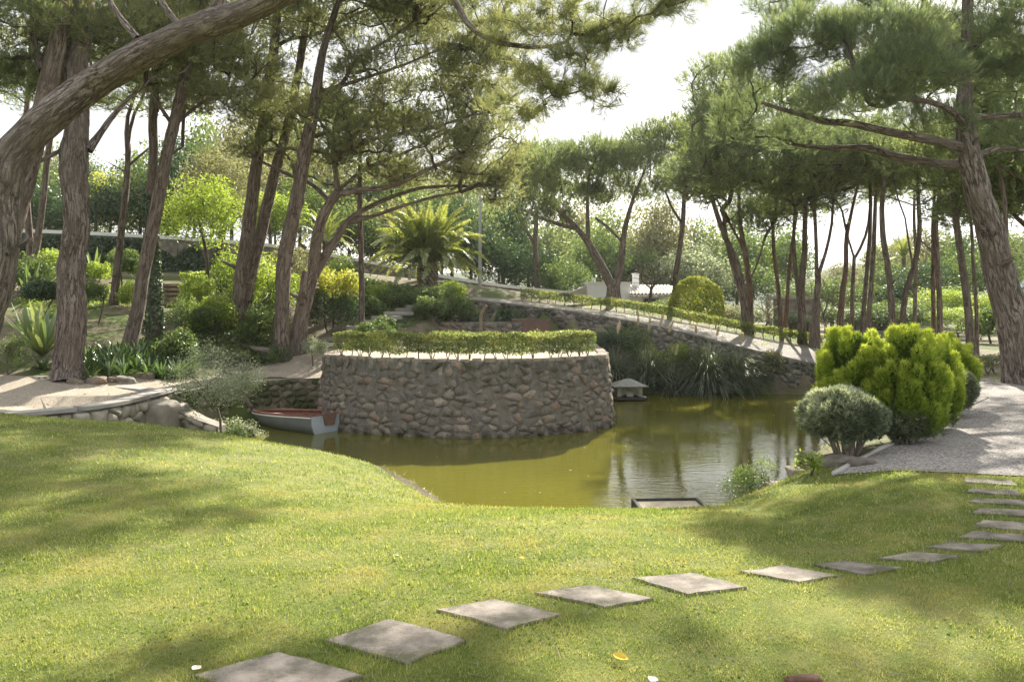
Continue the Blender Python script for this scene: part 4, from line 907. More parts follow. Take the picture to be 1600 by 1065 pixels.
grove('slanting reddish grove stem in front of the hut', 38.5, [[(1226, 512, 11), (1232, 440, 9), (1236, 390, 8), (1244, 340, 6), (1250, 290, 5)]], [(1250, 320, 38.5, 1.6, 1.5, .7, 36)], 107, 'bark_red')
grove('grove pine of two dark stems joined at the foot, left of the sky gap', 36,
      [[(1254, 516, 22), (1252, 460, 17), (1256, 400, 14), (1258, 340, 12), (1260, 280, 9)], [(1250, 480, 12), (1244, 430, 10), (1240, 380, 9), (1242, 320, 7)]],
      [(1260, 315, 36, 2.2, 2, .8, 60, -.8), (1240, 255, 33, 2.8, 2.2, 1.1, 130, -.8), (1320, 235, 33, 2.6, 2.2, 1.0, 110, -.8)], 109, 'bark_dark')
grove('grove pine forking into a wide V against the pale sky', 35,
      [[(1272, 520, 25), (1276, 470, 17), (1278, 440, 15), (1277, 420, 14)], [(1276, 432, 10), (1275, 380, 9), (1272, 320, 8), (1268, 270, 6)], [(1278, 430, 10), (1290, 395, 8), (1299, 350, 7), (1302, 300, 6)]],
      [(1280, 280, 35, 2.6, 2.2, .7, 60), (1310, 260, 35, 2.4, 2, .8, 40)], 111)
grove('reddish curving grove pine right of the sky gap', 36, [[(1310, 515, 20), (1316, 460, 14), (1322, 420, 12), (1322, 370, 10), (1330, 330, 8), (1340, 290, 6)], [(1322, 360, 6), (1316, 330, 5), (1300, 300, 4)]], [(1330, 290, 36, 2.4, 2, .7, 50)], 113, 'bark_red')
grove('thin grove pine forking into a Y at mid height', 36.5, [[(1331, 520, 12), (1332, 460, 10), (1334, 420, 9), (1335, 400, 9)], [(1335, 404, 6), (1326, 375, 5), (1322, 350, 4)], [(1335, 404, 7), (1350, 375, 7), (1358, 340, 6), (1360, 290, 5)]], [(1350, 285, 36.5, 2.2, 2, .7, 44)], 115)
grove('twin straight grove stems standing side by side, left one', 34, [[(1345, 540, 13), (1350, 470, 11), (1356, 400, 10), (1360, 340, 9), (1358, 270, 7)]], [(1350, 260, 34, 2.2, 2, .7, 44)], 117, 'bark_dark')
grove('twin straight grove stems standing side by side, right one', 33.5, [[(1353, 540, 14), (1360, 470, 12), (1364, 400, 11), (1367, 330, 9), (1370, 270, 7)]], [(1380, 265, 33.5, 2.2, 2, .7, 44)], 119)
grove('grove pine bowed to the left behind the golden shrubs', 31, [[(1398, 545, 21), (1394, 480, 17), (1388, 420, 15), (1380, 370, 14), (1378, 320, 12), (1382, 270, 9), (1370, 240, 7)]], [(1370, 230, 31, 2.4, 2, .6, 50), (1400, 265, 31.5, 1.4, 1.4, .4, 20)], 121)
grove('grove pine sweeping up to the right from the bowed one, with a snaking trunk', 31.5, [[(1406, 545, 18), (1414, 460, 14), (1428, 415, 13), (1436, 370, 12), (1435, 320, 10), (1432, 270, 8)], [(1427, 420, 5), (1420, 380, 5), (1414, 340, 4)]], [(1430, 250, 31.5, 2.4, 2, .6, 50)], 123, 'bark_dark')
grove('short-looking grove pine behind the snaking trunk', 38, [[(1428, 505, 10), (1430, 450, 9), (1431, 400, 8), (1428, 340, 7), (1430, 280, 5)]], [(1425, 300, 38, 2, 1.8, .7, 36)], 125)
grove('pair of straight trunks right of centre of the grove, slimmer left one', 33, [[(1460, 530, 11), (1458, 460, 10), (1458, 400, 9), (1457, 340, 8), (1462, 280, 6)]], [(1455, 285, 33, 2.2, 2, .6, 44)], 127, 'bark_red')
grove('pair of straight trunks right of centre of the grove, thicker right one', 32.5, [[(1468, 530, 15), (1468, 460, 13), (1464, 400, 12), (1463, 340, 10), (1470, 280, 8), (1466, 230, 6)], [(1464, 400, 5), (1450, 385, 4), (1435, 372, 3)]], [(1480, 260, 32.5, 2.4, 2, .6, 50)], 129)
grove('bent grove pine behind the leaning giant, tallest of the right trunks', 27, [[(1520, 560, 22), (1512, 480, 19), (1503, 410, 17), (1495, 350, 16), (1490, 300, 15), (1478, 255, 10)], [(1491, 310, 9), (1500, 285, 8), (1505, 250, 6)]], [(1475, 240, 27, 2, 1.8, .6, 60), (1510, 290, 27.5, 1.4, 1.4, .5, 34), (1400, 130, 24.5, 2.0, 2, .8, 60), (1500, 100, 24.5, 2.0, 2, .8, 60)], 131)
grove('thin grey grove pine tight behind the leaning giant', 29, [[(1527, 548, 10), (1525, 470, 9), (1520, 400, 8), (1517, 350, 7), (1512, 320, 5)]], [(1515, 330, 29, 1.2, 1.2, .5, 26)], 133)
grove('grove pine right of the leaning giant with foliage brushing the frame edge', 24, [[(1590, 560, 13), (1582, 480, 12), (1572, 400, 12), (1570, 330, 11), (1566, 290, 10), (1556, 250, 8), (1552, 215, 6)]], [(1580, 240, 24, 1.5, 1.4, .6, 60), (1560, 190, 24.5, 1.6, 1.5, .6, 60), (1610, 310, 25, 1.0, 1, .5, 40), (1600, 120, 24, 1.6, 1.6, .7, 60)], 135)
grove('pine beyond the right edge whose reddish limb reaches into view', 26, [[(1680, 580, 24), (1655, 480, 20), (1640, 400, 18), (1612, 360, 14), (1585, 335, 9), (1570, 310, 6)]], [(1580, 290, 26, 1.6, 1.5, .7, 60), (1540, 330, 27, 1.0, 1.2, .4, 26)], 137, 'bark_red')

# pines in the middle distance under the open sky
GM = 'umbrella pines in the middle distance'
pine('pine_tree', 'broad forked umbrella pine in front of the white cottage', 42,
     [[(959, 478, 30), (959, 455, 28), (959, 436, 26)], [(954, 444, 19), (937, 410, 17), (920, 380, 14), (900, 355, 10), (872, 330, 7), (850, 310, 4)], [(963, 444, 16), (971, 405, 13), (975, 365, 11), (986, 320, 8), (1000, 285, 5), (1010, 260, 3)],
      [(919, 382, 10), (918, 340, 8), (918, 300, 6), (922, 260, 4)], [(974, 380, 5), (950, 355, 6), (930, 340, 5)], [(905, 358, 8), (870, 350, 7), (830, 335, 5)]],
     [(870, 262, 42, 2.0, 2.2, 1.1, 75), (930, 255, 42, 2.2, 2.2, 1.2, 85), (840, 290, 42, 1.3, 1.6, 1.0, 45, -.7), (985, 262, 42, 2.0, 2.2, 1.3, 70), (900, 310, 43, 2.2, 2, .7, 50), (850, 335, 42.5, 1.6, 1.8, .6, 36, -.7), (960, 300, 43.5, 2.0, 1.8, .9, 50, -.7)], GM, 'bark', 'needle', K=9, L=.2, W=.026, nt=13, sig=.35, seed=61, attach=.9, sides=12, upb=1.1, bf=.25)
pine('pine_tree', 'umbrella pine with a thin dark trunk beside the yellow-green topiary', 43,
     [[(1060, 486, 15), (1056, 440, 13), (1062, 390, 10), (1068, 340, 9), (1070, 290, 7)], [(1066, 350, 6), (1050, 325, 5), (1040, 300, 4)]],
     [(1035, 240, 43, 2.4, 2.2, 1.5, 80), (1075, 225, 43, 2.2, 2.2, 1.6, 80), (1060, 290, 43, 1.8, 1.8, .8, 50, -.6), (1100, 300, 44, 1.4, 1.6, .7, 36)], GM, 'bark_dark', 'needle', K=9, L=.2, W=.026, nt=13, sig=.35, seed=63, attach=.85, sides=10, upb=1.1)
pine('pine_tree', 'umbrella pine behind the palm, its flat crown joining the broad one', 50,
     [[(842, 470, 14), (838, 420, 12), (836, 380, 10), (838, 330, 8)], [(837, 385, 7), (815, 345, 6), (800, 310, 4)]], [(790, 300, 50, 2.0, 2, 1.6, 60, -.8), (820, 275, 50, 2.2, 2, 1.3, 60), (850, 250, 50, 2.4, 2, 1.1, 60), (880, 300, 50, 2.2, 2, .8, 30)], GM, 'bark_dark', 'needle', K=8, L=.24, W=.03, nt=9, sig=.4, seed=65, attach=.85, sides=9, upb=1.1)
# ------------------------------------------------------------------ broad-leaved trees, shrubs and hedges
def lumps(r, rx, ry, rz, k, s=.45):
    d = norm(r.normal(size=(k * 3, 3))); d = d[d[:, 2] > -.45][:k]
    return d * np.array([rx, ry, rz]) * r.uniform(.45, .8, (len(d), 1)), s * (rx * ry * rz) ** (1 / 3) * r.uniform(.75, 1.25, len(d))
def leaf_cloud(geo, c, rx, ry, rz, n, size, r, k=14, s=.45, aspect=.5, shell=.55, yfac=1.0, loc=0, hang=None, zcut=-9):
    L, R_ = lumps(r, rx, ry, rz, k, s); w = R_ ** 2; idx = r.choice(len(L), int(n * .85), p=w / w.sum())
    n = len(idx); d = norm(r.normal(size=(n, 3))); rad = R_[idx] * r.uniform(shell ** 3, 1, n) ** (1 / 3) * (1 + .25 * vnoise(d * 3 + idx[:, None]))
    p = L[idx] + d * rad[:, None]; ok = p[:, 2] > zcut; p = p[ok]; d = d[ok]; idx = idx[ok]
    nr = norm(d + .8 * r.normal(size=(len(p), 3))); hl = vnoise(idx[:, None] * np.array([3.1, 1.7, 2.3]))
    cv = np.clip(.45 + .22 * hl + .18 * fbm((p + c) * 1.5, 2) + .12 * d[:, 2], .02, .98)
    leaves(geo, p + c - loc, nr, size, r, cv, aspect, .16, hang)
def plant(name, label, cat, p, rx, ry, rz, zc, n, size, mat, seed, stems=3, sr=.02, group=None, k=14, s=.45, aspect=.5, shell=.5, smat='twig', hang=None, sway=.25, squash=False):
    """shrub or small tree: real stems reaching into a lumpy leaf crown"""
    r = np.random.default_rng(seed); p = np.asarray(p, float); T = thing(name, label, cat, p, r.uniform(0, 6.28) * 0, group); g = Geo()
    leaf_cloud(g, np.array([0, 0, zc]), rx, ry, rz, n, size, r, k, s, aspect, shell, hang=hang, zcut=.02 if squash else -9)
    g.build('foliage', M[mat], T, False)
    att, _ = ell(stems * 7, r, (0, 0, zc), rx * .8, ry * .8, rz * .8, .3, -.3)
    st = [(r.normal() * sr, r.normal() * sr, -.1 + j * 0) for j in range(stems)]
    pos, par, root, ns = grow(st, [0] * stems, att, r, .25, max(.12, rz * .35), -.03, .05)
    gs, _ = branch_geos(pos, par, root, ns, sr * .35, 2.2, None, (8, 6, 4), r)
    for q in gs.values(): q.build('stem', M[smat], T)
    return T
PROTO = {}
def crown_proto(mat, v, k, s):
    """crowns and branch sets are modelled once per kind in unit size and shared"""
    key = (mat, v)
    if key not in PROTO:
        r = np.random.default_rng(900 + v * 7 + len(mat)); g = Geo(); leaf_cloud(g, np.array([0, 0, 0]), .41, .41, .41, 7200, .03, r, k, s, .6, .5)
        G = Geo(); att, _ = ell(26, r, (0, 0, 0), .36, .36, .36, .4, -.6); pos, par, root, ns = grow([(0, 0, -.55), (0, 0, -.35), (0, 0, -.15), (0, 0, .05)], [0, .2, .4, .6], att, r, .3, .12, -.02, .1); gs, _ = branch_geos(pos, par, root, ns, .003, 2.2, .012, (5, 4, 3), r)
        for q in gs.values():
            off = G.n
            for qq in (3, 4):
                for f_ in q.f[qq]: G.f[qq].append(f_ + off)
            G.v += q.v; G.bc += q.bc; G.cv += q.cv; G.n += q.n
        PROTO[key] = (g.mesh('crown', M[mat], False), G.mesh('branches', M['twig']))
    return PROTO[key]
def crown_tree(name, label, px, d, ytop, w, mat, seed, n=5200, size=.2, trunkw=.16, group=None, cat='tree', low=.25, smat='twig', k=22, s=.42, sq=1.0, aspect=.55):
    """background tree standing on the terrain; ytop is where its top shows, w its width in metres"""
    p = foot(px, d); top = CH - (ytop - HY) * d / F; h = max(top - p[2], 1.5); r = np.random.default_rng(seed)
    T = thing(name, label, cat, p, 0, group); hz = h * (1 - low); zc = h - hz / 2; own = d < 38
    if own:
        g = Geo(); leaf_cloud(g, np.array([0, 0, zc]), w * .41, w * .41, hz * .41, n, size, r, k, s, aspect); g.build('crown', M[mat], T, False)
    cm, bm_ = crown_proto(mat, seed % 2, 26, .38); mt = Matrix.Translation((0, 0, zc)) @ Matrix.Rotation(r.uniform(0, 6.28), 4, 'Z') @ Matrix.Diagonal((w, w, hz, 1))
    if not own: link_mesh('crown', cm, T, mt)
    g = Geo(); tp = catmull(np.array([[0, 0, -.2], [r.normal() * .1, 0, h * .3], [r.normal() * .15, r.normal() * .1, max(h * .5, zc)]]), 5); tube(g, tp, np.linspace(trunkw, trunkw * .4, len(tp)), 8, .06, 4); g.build('trunk', M[smat], T)
    link_mesh('branches', bm_, T, mt)['kind'] = 'stuff'
    return T
def hedge(name, label, line, w, z0, h, n, size, mat, nst, seed, zf=None, stem_r=.014, gap=None, wav=.04):
    r = np.random.default_rng(seed); L = np.asarray(line, float); cum = np.r_[0, np.cumsum(np.linalg.norm(np.diff(L[:, :2], axis=0), axis=1))]
    zl = (L[:, 2] if L.shape[1] > 2 else terrain(L[:, 0], L[:, 1])); tg = norm(np.gradient(L[:, :2], axis=0)); nm = np.stack([tg[:, 1], -tg[:, 0]], -1)
    loc = np.array([L[len(L) // 2, 0], L[len(L) // 2, 1], zl[len(L) // 2]]); T = thing(name, label, 'hedge', loc)
    def at(s, o, z):
        return np.stack([np.interp(s, cum, L[:, 0]) + np.interp(s, cum, nm[:, 0]) * o, np.interp(s, cum, L[:, 1]) + np.interp(s, cum, nm[:, 1]) * o, np.interp(s, cum, zl) + z], -1)
    s = r.uniform(0, cum[-1], n); a = r.random(n); o = np.where(a < .36, w / 2, np.where(a < .6, -w / 2, r.uniform(-1, 1, n) * w / 2)); topm = a >= .6
    z = np.where(topm, h, z0 + (h - z0) * r.random(n)); nl = vnoise(np.stack([s * 2.2, z * 3, o * 0], -1))
    dpt = np.abs(r.normal(size=n)) * .06 + .05 * (1 + nl) * .5; z = z - np.where(topm, dpt, 0) + wav * vnoise(np.stack([s * 3, o * 3, o * 0 + 4], -1)) * (z > h * .7); o = np.where(topm, o, o - np.sign(o) * dpt * 1.2)
    bot = (~topm) & (z < z0 + .18 * (h - z0)); z = np.where(bot, z + .1 * (h - z0) * (1 + vnoise(np.stack([s * 3.5, s * 0, s * 0], -1))), z)
    c = at(s, o + r.normal(size=n) * .02, z + r.normal(size=n) * .015); nr = norm(np.where(topm[:, None], np.array([[0, 0, 1.]]), np.c_[np.interp(s, cum, nm[:, 0]) * np.sign(o), np.interp(s, cum, nm[:, 1]) * np.sign(o), o * 0 + .3]) + .8 * r.normal(size=(n, 3)))
    cv = np.clip(.4 + .25 * nl + .25 * topm + .1 * r.normal(size=n), 0, 1); g = Geo(); leaves(g, c - loc, nr, size, r, cv, .6, .14); g.build('foliage', M[mat], T, False)  # top leaves paler: the sunlit top is put into their colour
    for q in np.linspace(.1, cum[-1] - .1, nst):
        g = Geo(); q = q + r.normal() * .06
        for b in range(r.integers(2, 4)):
            e = at(np.array([q + r.normal() * .07]), np.array([r.normal() * w * .2]), np.array([z0 + (h - z0) * .6]))[0]; b0 = at(np.array([q]), np.array([0]), np.array([-.04]))[0]
            pts = catmull(np.array([b0, b0 * .5 + e * .5 + np.array([r.normal() * .02, 0, -.02]), e]), 3); tube(g, pts - loc, np.linspace(stem_r, stem_r * .5, len(pts)), 5)
        g.build('stem', M['twig'], T)
    return T

# hedge on the bastion
HL = catmull([P(530, 540, 22.6)[:2], P(600, 540, 21.85)[:2], P(700, 540, 21.5)[:2], P(800, 540, 21.6)[:2], P(870, 540, 22.0)[:2], P(922, 540, 22.7)[:2]], 8)
HL = np.c_[HL, np.full(len(HL), .14)]
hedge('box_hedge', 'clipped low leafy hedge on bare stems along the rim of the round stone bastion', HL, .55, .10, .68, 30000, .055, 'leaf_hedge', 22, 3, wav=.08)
# hedge along the far side of the ramp
q = catmull(np.array([RF[0], RF[1], RF[2], RF[3], RF[4], P(812, 471.5, 37.6)]), 8) + np.array([.05, .45, .02])
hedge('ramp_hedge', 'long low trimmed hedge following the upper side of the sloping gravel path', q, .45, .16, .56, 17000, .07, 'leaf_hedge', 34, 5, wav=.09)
q = np.array([[*g2(1519, 594), 0], [10.6, 19.0, 0], [11.3, 19.2, 0], [12.3, 19.0, 0]]); q[0] = [10.05, 18.6, 0]
hedge('path_hedge', 'short reddish-brown clipped hedge beside the path, left of the leaning giant trunk', q, .4, .08, .42, 6000, .04, 'leaf_olive', 8, 6)
q = np.array([P(285, 470, 34.5), P(340, 470, 34.5), P(420, 470, 35)]); q[:, 2] = terrain(q[:, 0], q[:, 1])
hedge('garden_hedge', 'squared bright hedge on the slope to the right of the wooden steps', q, .6, .05, 1.0, 9000, .08, 'leaf_bright', 6, 7)
# ivy hanging over the boundary wall at the left
r = np.random.default_rng(8); T = thing('ivy_screen', 'dense dark ivy screen covering the boundary wall below its white coping at left', 'ivy', (-15, 39.5, 2.5)); n = 26000
s = r.uniform(0, cumW[-1] * .5, n); h = r.uniform(0, 1, n) ** .8 * (HW - .22) * np.clip(1 - np.clip((s / cumW[-1] - .26) / .08, 0, .25) * (1 + vnoise(np.stack([s * 2, s * 0, s * 0], -1))), 0, 1); dp = .12 + .12 * n2(s, h, .9, 3) + .04 * r.normal(size=n)
c = fm9(s, h, dp); g = Geo(); leaves(g, c - np.array((-15, 39.5, 2.5)), norm(np.array([[0, -1, .3]]) + .7 * r.normal(size=(n, 3))), .13, r, np.clip(.4 + .3 * n2(s, h, .7, 3), 0, 1), .8); g.build('foliage', M['ivy'], T, False)
g = Geo()
for a in np.linspace(.5, cumW[-1] * .5, 26):
    hh = np.linspace(0, HW - .4, 7); tube(g, fm9(a + .25 * vnoise(np.stack([hh * 2, hh * 0 + a, hh * 0], -1)), hh, hh * 0 + .03) - np.array((-15, 39.5, 2.5)), np.linspace(.03, .012, 7), 4)
g.build('stems', M['twig'], T)['kind'] = 'stuff'

# golden cypresses
def gold_bush(label, c, rx, ry, h, nplume, seed, mat='gold', z0=.25):
    r = np.random.default_rng(seed); c = np.asarray(c, float); T = thing('golden_cypress', label, 'shrub', c, 0, 'golden cypresses between the pond and the gravel path'); g = Geo()
    for i in range(nplume):
        u_ = (i + .5) / nplume; a = i * 2.39996 + r.normal() * .15; side = i % 3 != 0
        k = (.80 + .2 * r.random()) if side else math.sqrt(r.uniform(0, .75)); dome = h * (1 - .30 * k * k) * r.uniform(.90, 1.03)
        zt = dome if not side else z0 + .22 + (dome - z0 - .22) * ((u_ * 7.13) % 1.0) ** .85
        bel = 1 - .35 * abs((zt - z0) / (h - z0) - .5) * 2 * (.6 if side else 0)
        tip = np.array([math.cos(a) * rx * k * bel, math.sin(a) * ry * k * bel, 0]); ln = r.uniform(.26, .42); out = norm(np.array([math.cos(a), math.sin(a), 0])) * (.1 + .2 * k)
        b = tip * .9 + np.array([0, 0, zt - ln]); e = tip + out * .22 + np.array([0, 0, zt]); m = 160
        t = r.random(m) ** .75; w = .082 * (1 - t) ** .6 * (1 - .5 * (1 - t) ** 3) + .008; th = r.uniform(0, 2 * math.pi, m)
        ax = norm(e - b); u = norm(np.cross(ax, [1, .3, 0])); v = np.cross(ax, u); lump = 1 + .45 * vnoise(np.stack([th * 1.3, t * 6, t * 0 + i], -1))
        p = b + (e - b) * t[:, None] + (u * np.cos(th)[:, None] + v * np.sin(th)[:, None]) * (w * lump)[:, None]
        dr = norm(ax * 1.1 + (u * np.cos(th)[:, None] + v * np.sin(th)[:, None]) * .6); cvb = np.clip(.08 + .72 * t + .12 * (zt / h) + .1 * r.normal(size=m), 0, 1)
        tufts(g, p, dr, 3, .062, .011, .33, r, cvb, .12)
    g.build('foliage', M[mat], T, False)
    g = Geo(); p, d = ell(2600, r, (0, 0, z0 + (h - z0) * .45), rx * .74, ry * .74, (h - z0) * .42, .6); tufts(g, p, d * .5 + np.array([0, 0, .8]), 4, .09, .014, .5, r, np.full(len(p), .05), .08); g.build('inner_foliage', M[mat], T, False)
    for k in range(5):
        g = Geo(); a = r.uniform(0, 6.28); e = np.array([math.cos(a) * rx * .5, math.sin(a) * ry * .5, h * .75]); b = np.array([math.cos(a) * .07, math.sin(a) * .07, -.1]); pt = catmull(np.array([b, b * .6 + e * .3 + np.array([0, 0, .1]), e]), 5); tube(g, pt, np.linspace(.045, .012, len(pt)), 7, .1, 8); g.build('stem', M['twig'], T)
    return T
def pg(px, d): return foot(px, d)
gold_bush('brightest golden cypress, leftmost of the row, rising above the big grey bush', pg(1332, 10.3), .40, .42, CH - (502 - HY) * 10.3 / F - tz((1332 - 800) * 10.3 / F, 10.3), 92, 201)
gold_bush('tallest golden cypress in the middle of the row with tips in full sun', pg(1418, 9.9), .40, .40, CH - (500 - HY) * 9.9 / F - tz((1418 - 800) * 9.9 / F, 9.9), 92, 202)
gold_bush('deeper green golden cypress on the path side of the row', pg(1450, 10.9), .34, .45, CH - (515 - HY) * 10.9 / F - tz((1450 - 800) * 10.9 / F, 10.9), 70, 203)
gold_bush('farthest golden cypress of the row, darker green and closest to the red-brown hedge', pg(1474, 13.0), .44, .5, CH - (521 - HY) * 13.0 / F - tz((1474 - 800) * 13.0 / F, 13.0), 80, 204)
def grey_bush(label, c, rx, ry, rz, zc, n, seed):
    r = np.random.default_rng(seed); c = np.asarray(c, float); T = thing('grey_bush', label, 'bush', c, 0, 'silvery grey bushes by the gravel path'); g = Geo()
    p, d = ell(n, r, (0, 0, zc), rx, ry, rz, .8, -.8); p += d * (.09 * vnoise(p * 7)[:, None]); zz = d[:, 2]
    tufts(g, p, d + np.array([0, 0, .35]), 7, .055, .012, .5, r, np.clip(.38 + .35 * np.maximum(zz, 0) - .15 * d[:, 0] + .3 * vnoise(p * 9) + .15 * r.normal(size=len(p)), 0, 1), .22)  # pale tufts, paler still toward top and left: light put into the colour
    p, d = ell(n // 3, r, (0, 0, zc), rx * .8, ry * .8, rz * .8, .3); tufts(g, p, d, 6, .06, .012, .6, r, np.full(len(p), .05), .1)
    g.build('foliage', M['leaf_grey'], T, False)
    for k in range(9):
        g = Geo(); a = k * 2 * math.pi / 9 + r.normal() * .2; e = np.array([math.cos(a) * rx * .75, math.sin(a) * ry * .75, zc + rz * r.uniform(-.2, .5)]); b = np.array([math.cos(a) * .06, math.sin(a) * .06, -.08])
        pt = catmull(np.array([b, b * .5 + e * .42 + np.array([0, 0, .02]), e]), 5); tube(g, pt, np.linspace(.022, .008, len(pt)), 6, .1, 10)
        for f_ in (.4, .6):
            q0 = pt[int(len(pt) * f_)]; e2 = q0 + (e - q0) * .7 + r.normal(size=3) * .1; tube(g, catmull(np.array([q0, (q0 + e2) / 2, e2]), 2), np.full(5, .006), 4)
        g.build('stem', M['twig_pale'], T)
    return T
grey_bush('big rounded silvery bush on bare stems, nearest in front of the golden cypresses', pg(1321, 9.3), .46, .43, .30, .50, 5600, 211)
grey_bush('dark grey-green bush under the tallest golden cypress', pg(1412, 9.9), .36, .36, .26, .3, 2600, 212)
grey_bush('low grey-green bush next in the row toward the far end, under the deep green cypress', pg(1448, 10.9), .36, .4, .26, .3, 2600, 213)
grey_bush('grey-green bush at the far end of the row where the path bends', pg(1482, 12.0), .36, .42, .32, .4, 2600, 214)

# the silvery shrub in front of the left path
plant('silver_shrub', 'tall airy silver-leaved shrub with thin stems hiding the path beside the boat', 'shrub', foot(338, 19.2), 1.25, .9, 1.05, 1.75, 11000, .055, 'leaf_silver', 221, 5, .03, k=22, s=.4, aspect=.4, shell=.2)
plant('silver_shrub', 'low silver-leaved shrub spreading left of the rowing boat bow', 'shrub', foot(374, 21.0), .75, .5, .42, .7, 4600, .05, 'leaf_silver', 222, 4, .02, k=12, s=.5, aspect=.4, shell=.2)
plant('waterside_shrub', 'thin olive-brown shrub over the water below the terrace tip', 'shrub', foot(300, 20.0), .6, .5, .55, .6, 2600, .06, 'leaf_olive', 223, 5, .015, k=10, s=.5, shell=.2)
plant('leafy_plant', 'small yellow-green leafy plant beside the grey bush at the lawn edge', 'plant', foot(1262, 8.75), .17, .15, .15, .17, 420, .045, 'leaf_bright', 224, 5, .012, k=7, s=.55, shell=.2, hang=.6)
plant('bank_shrub', 'bright green feathery shrub growing over the stone edge at the right bank', 'shrub', (3.05, 10.6, tz(3.05, 10.6)), .34, .4, .32, .34, 4200, .04, 'leaf_mid', 225, 5, .012, k=12, s=.45, aspect=.3, shell=.25)

# left garden plants
GP = 'shrubs on the left garden slope'
plant('shrub', 'round dark glossy shrub between the arched trunk and the thickest trunk', 'shrub', hit(68, 500), .75, .6, .55, .95, 3600, .11, 'leaf_dark', 231, 4, .03, GP)
plant('shrub', 'yellow-green rounded shrub behind the dark glossy one', 'shrub', hit(78, 455), 1.0, .8, .75, .95, 3600, .12, 'leaf_bright', 232, 4, .03, GP)
plant('shrub', 'feathery green shrub at the left frame edge above the low dry wall', 'shrub', hit(14, 588), .55, .5, .5, .6, 2600, .06, 'leaf_mid', 233, 5, .015, GP, aspect=.3)
plant('shrub', 'small pale green bush on a crooked stem in the middle of the bare slope', 'shrub', hit(151, 508), .55, .5, .42, 1.05, 1800, .09, 'leaf_mid', 234, 2, .03, GP)
plant('shrub', 'small tree-like bush with round green crown behind the slim dark pine', 'shrub', hit(193, 462), .75, .6, .6, 1.25, 2600, .11, 'leaf_mid', 235, 3, .035, GP)
plant('shrub', 'low yellow-green bush at the foot of the ivy screen', 'shrub', hit(152, 442), 1.1, .6, .4, .45, 2600, .1, 'leaf_bright', 236, 3, .02, GP)
plant('shrub', 'dark bushy plant with pointed leaves below the wooden steps', 'shrub', hit(296, 530), .8, .7, .6, .8, 3600, .09, 'leaf_mid', 237, 4, .02, GP, aspect=.3)
plant('shrub', 'bright bush right beside the bottom of the wooden steps', 'shrub', hit(308, 492), .7, .6, .7, .85, 2800, .1, 'leaf_bright', 238, 3, .03, GP)
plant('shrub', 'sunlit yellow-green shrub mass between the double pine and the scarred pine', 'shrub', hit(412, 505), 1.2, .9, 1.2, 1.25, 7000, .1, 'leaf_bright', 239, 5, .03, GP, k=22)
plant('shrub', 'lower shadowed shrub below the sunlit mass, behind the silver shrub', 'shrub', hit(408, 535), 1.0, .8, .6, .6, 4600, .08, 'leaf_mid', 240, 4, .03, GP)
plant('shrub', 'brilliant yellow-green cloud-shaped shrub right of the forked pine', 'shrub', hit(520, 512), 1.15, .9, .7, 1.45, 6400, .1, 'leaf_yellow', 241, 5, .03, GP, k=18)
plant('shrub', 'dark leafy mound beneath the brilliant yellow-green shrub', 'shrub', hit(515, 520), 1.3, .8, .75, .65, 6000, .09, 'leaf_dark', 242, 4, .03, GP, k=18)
plant('shrub', 'pale variegated little bush at the foot of the central steps', 'shrub', hit(492, 572), .55, .4, .5, .5, 2600, .05, 'leaf_silver', 243, 4, .015, GP)
plant('shrub', 'leafy bush at the left foot of the scarred pine', 'shrub', hit(428, 570), .6, .4, .3, .3, 2200, .06, 'leaf_mid', 244, 4, .015, GP)
plant('shrub', 'green bush on the slope between the steps and the hedge garden, left one', 'shrub', hit(598, 526), .6, .5, .32, .3, 3600, .09, 'leaf_mid', 245, 4, .02, GP)
plant('shrub', 'green bush on the slope below the upper end of the ramp', 'shrub', hit(712, 503), .9, .6, .55, .5, 5200, .09, 'leaf_mid', 246, 4, .02, GP)
for k, (px, py, w, lb) in enumerate([(592, 468, 1.3, 'leafy mound left of the palm just behind the pole-like pine'), (628, 472, 1.2, 'leafy mound directly left of the palm trunk'), (668, 476, 1.3, 'leafy mound directly in front of the palm trunk'), (700, 474, 1.0, 'leafy mound right of the palm trunk'), (575, 486, .8, 'lower shaded mound left of the stepped path'), (672, 496, .7, 'lower shaded mound beside the stepped path')]):
    plant('mound_shrub', lb, 'shrub', hit(px, py + 8), w, .8, .42, .38, 4800, .1, 'leaf_mid' if k % 3 else 'leaf_bright', 250 + k, 3, .02, 'leafy mounds round the palm', k=16)
for k, (px, py, w, lb) in enumerate([(735, 505, .9, 'ivy-like growth on the wall below the ramp top, left one'), (790, 500, .9, 'ivy-like growth on the wall below the ramp top, right one')]):
    q = hit(px, py + 6); plant('wall_climber', lb, 'climber', (q[0], 33.9, .35), w, .35, .5, .5, 3200, .08, 'leaf_dark', 260 + k, 3, .02, 'climbers under the ramp', k=12)
# tall slender light tree with several stems, upper left
crown_tree('garden_tree', 'slender many-stemmed tree with small yellow-green leaves right of the wooden steps', 318, 31.5, 250, 4.4, 'leaf_bright', 270, 9000, .11, .1, low=.2, k=30, s=.33)
crown_tree('garden_tree', 'pale olive-leaved tree rising behind the slender yellow-green one', 345, 36.5, 205, 4.6, 'leaf_olive', 271, 9000, .12, .12, low=.25, k=30, s=.33)

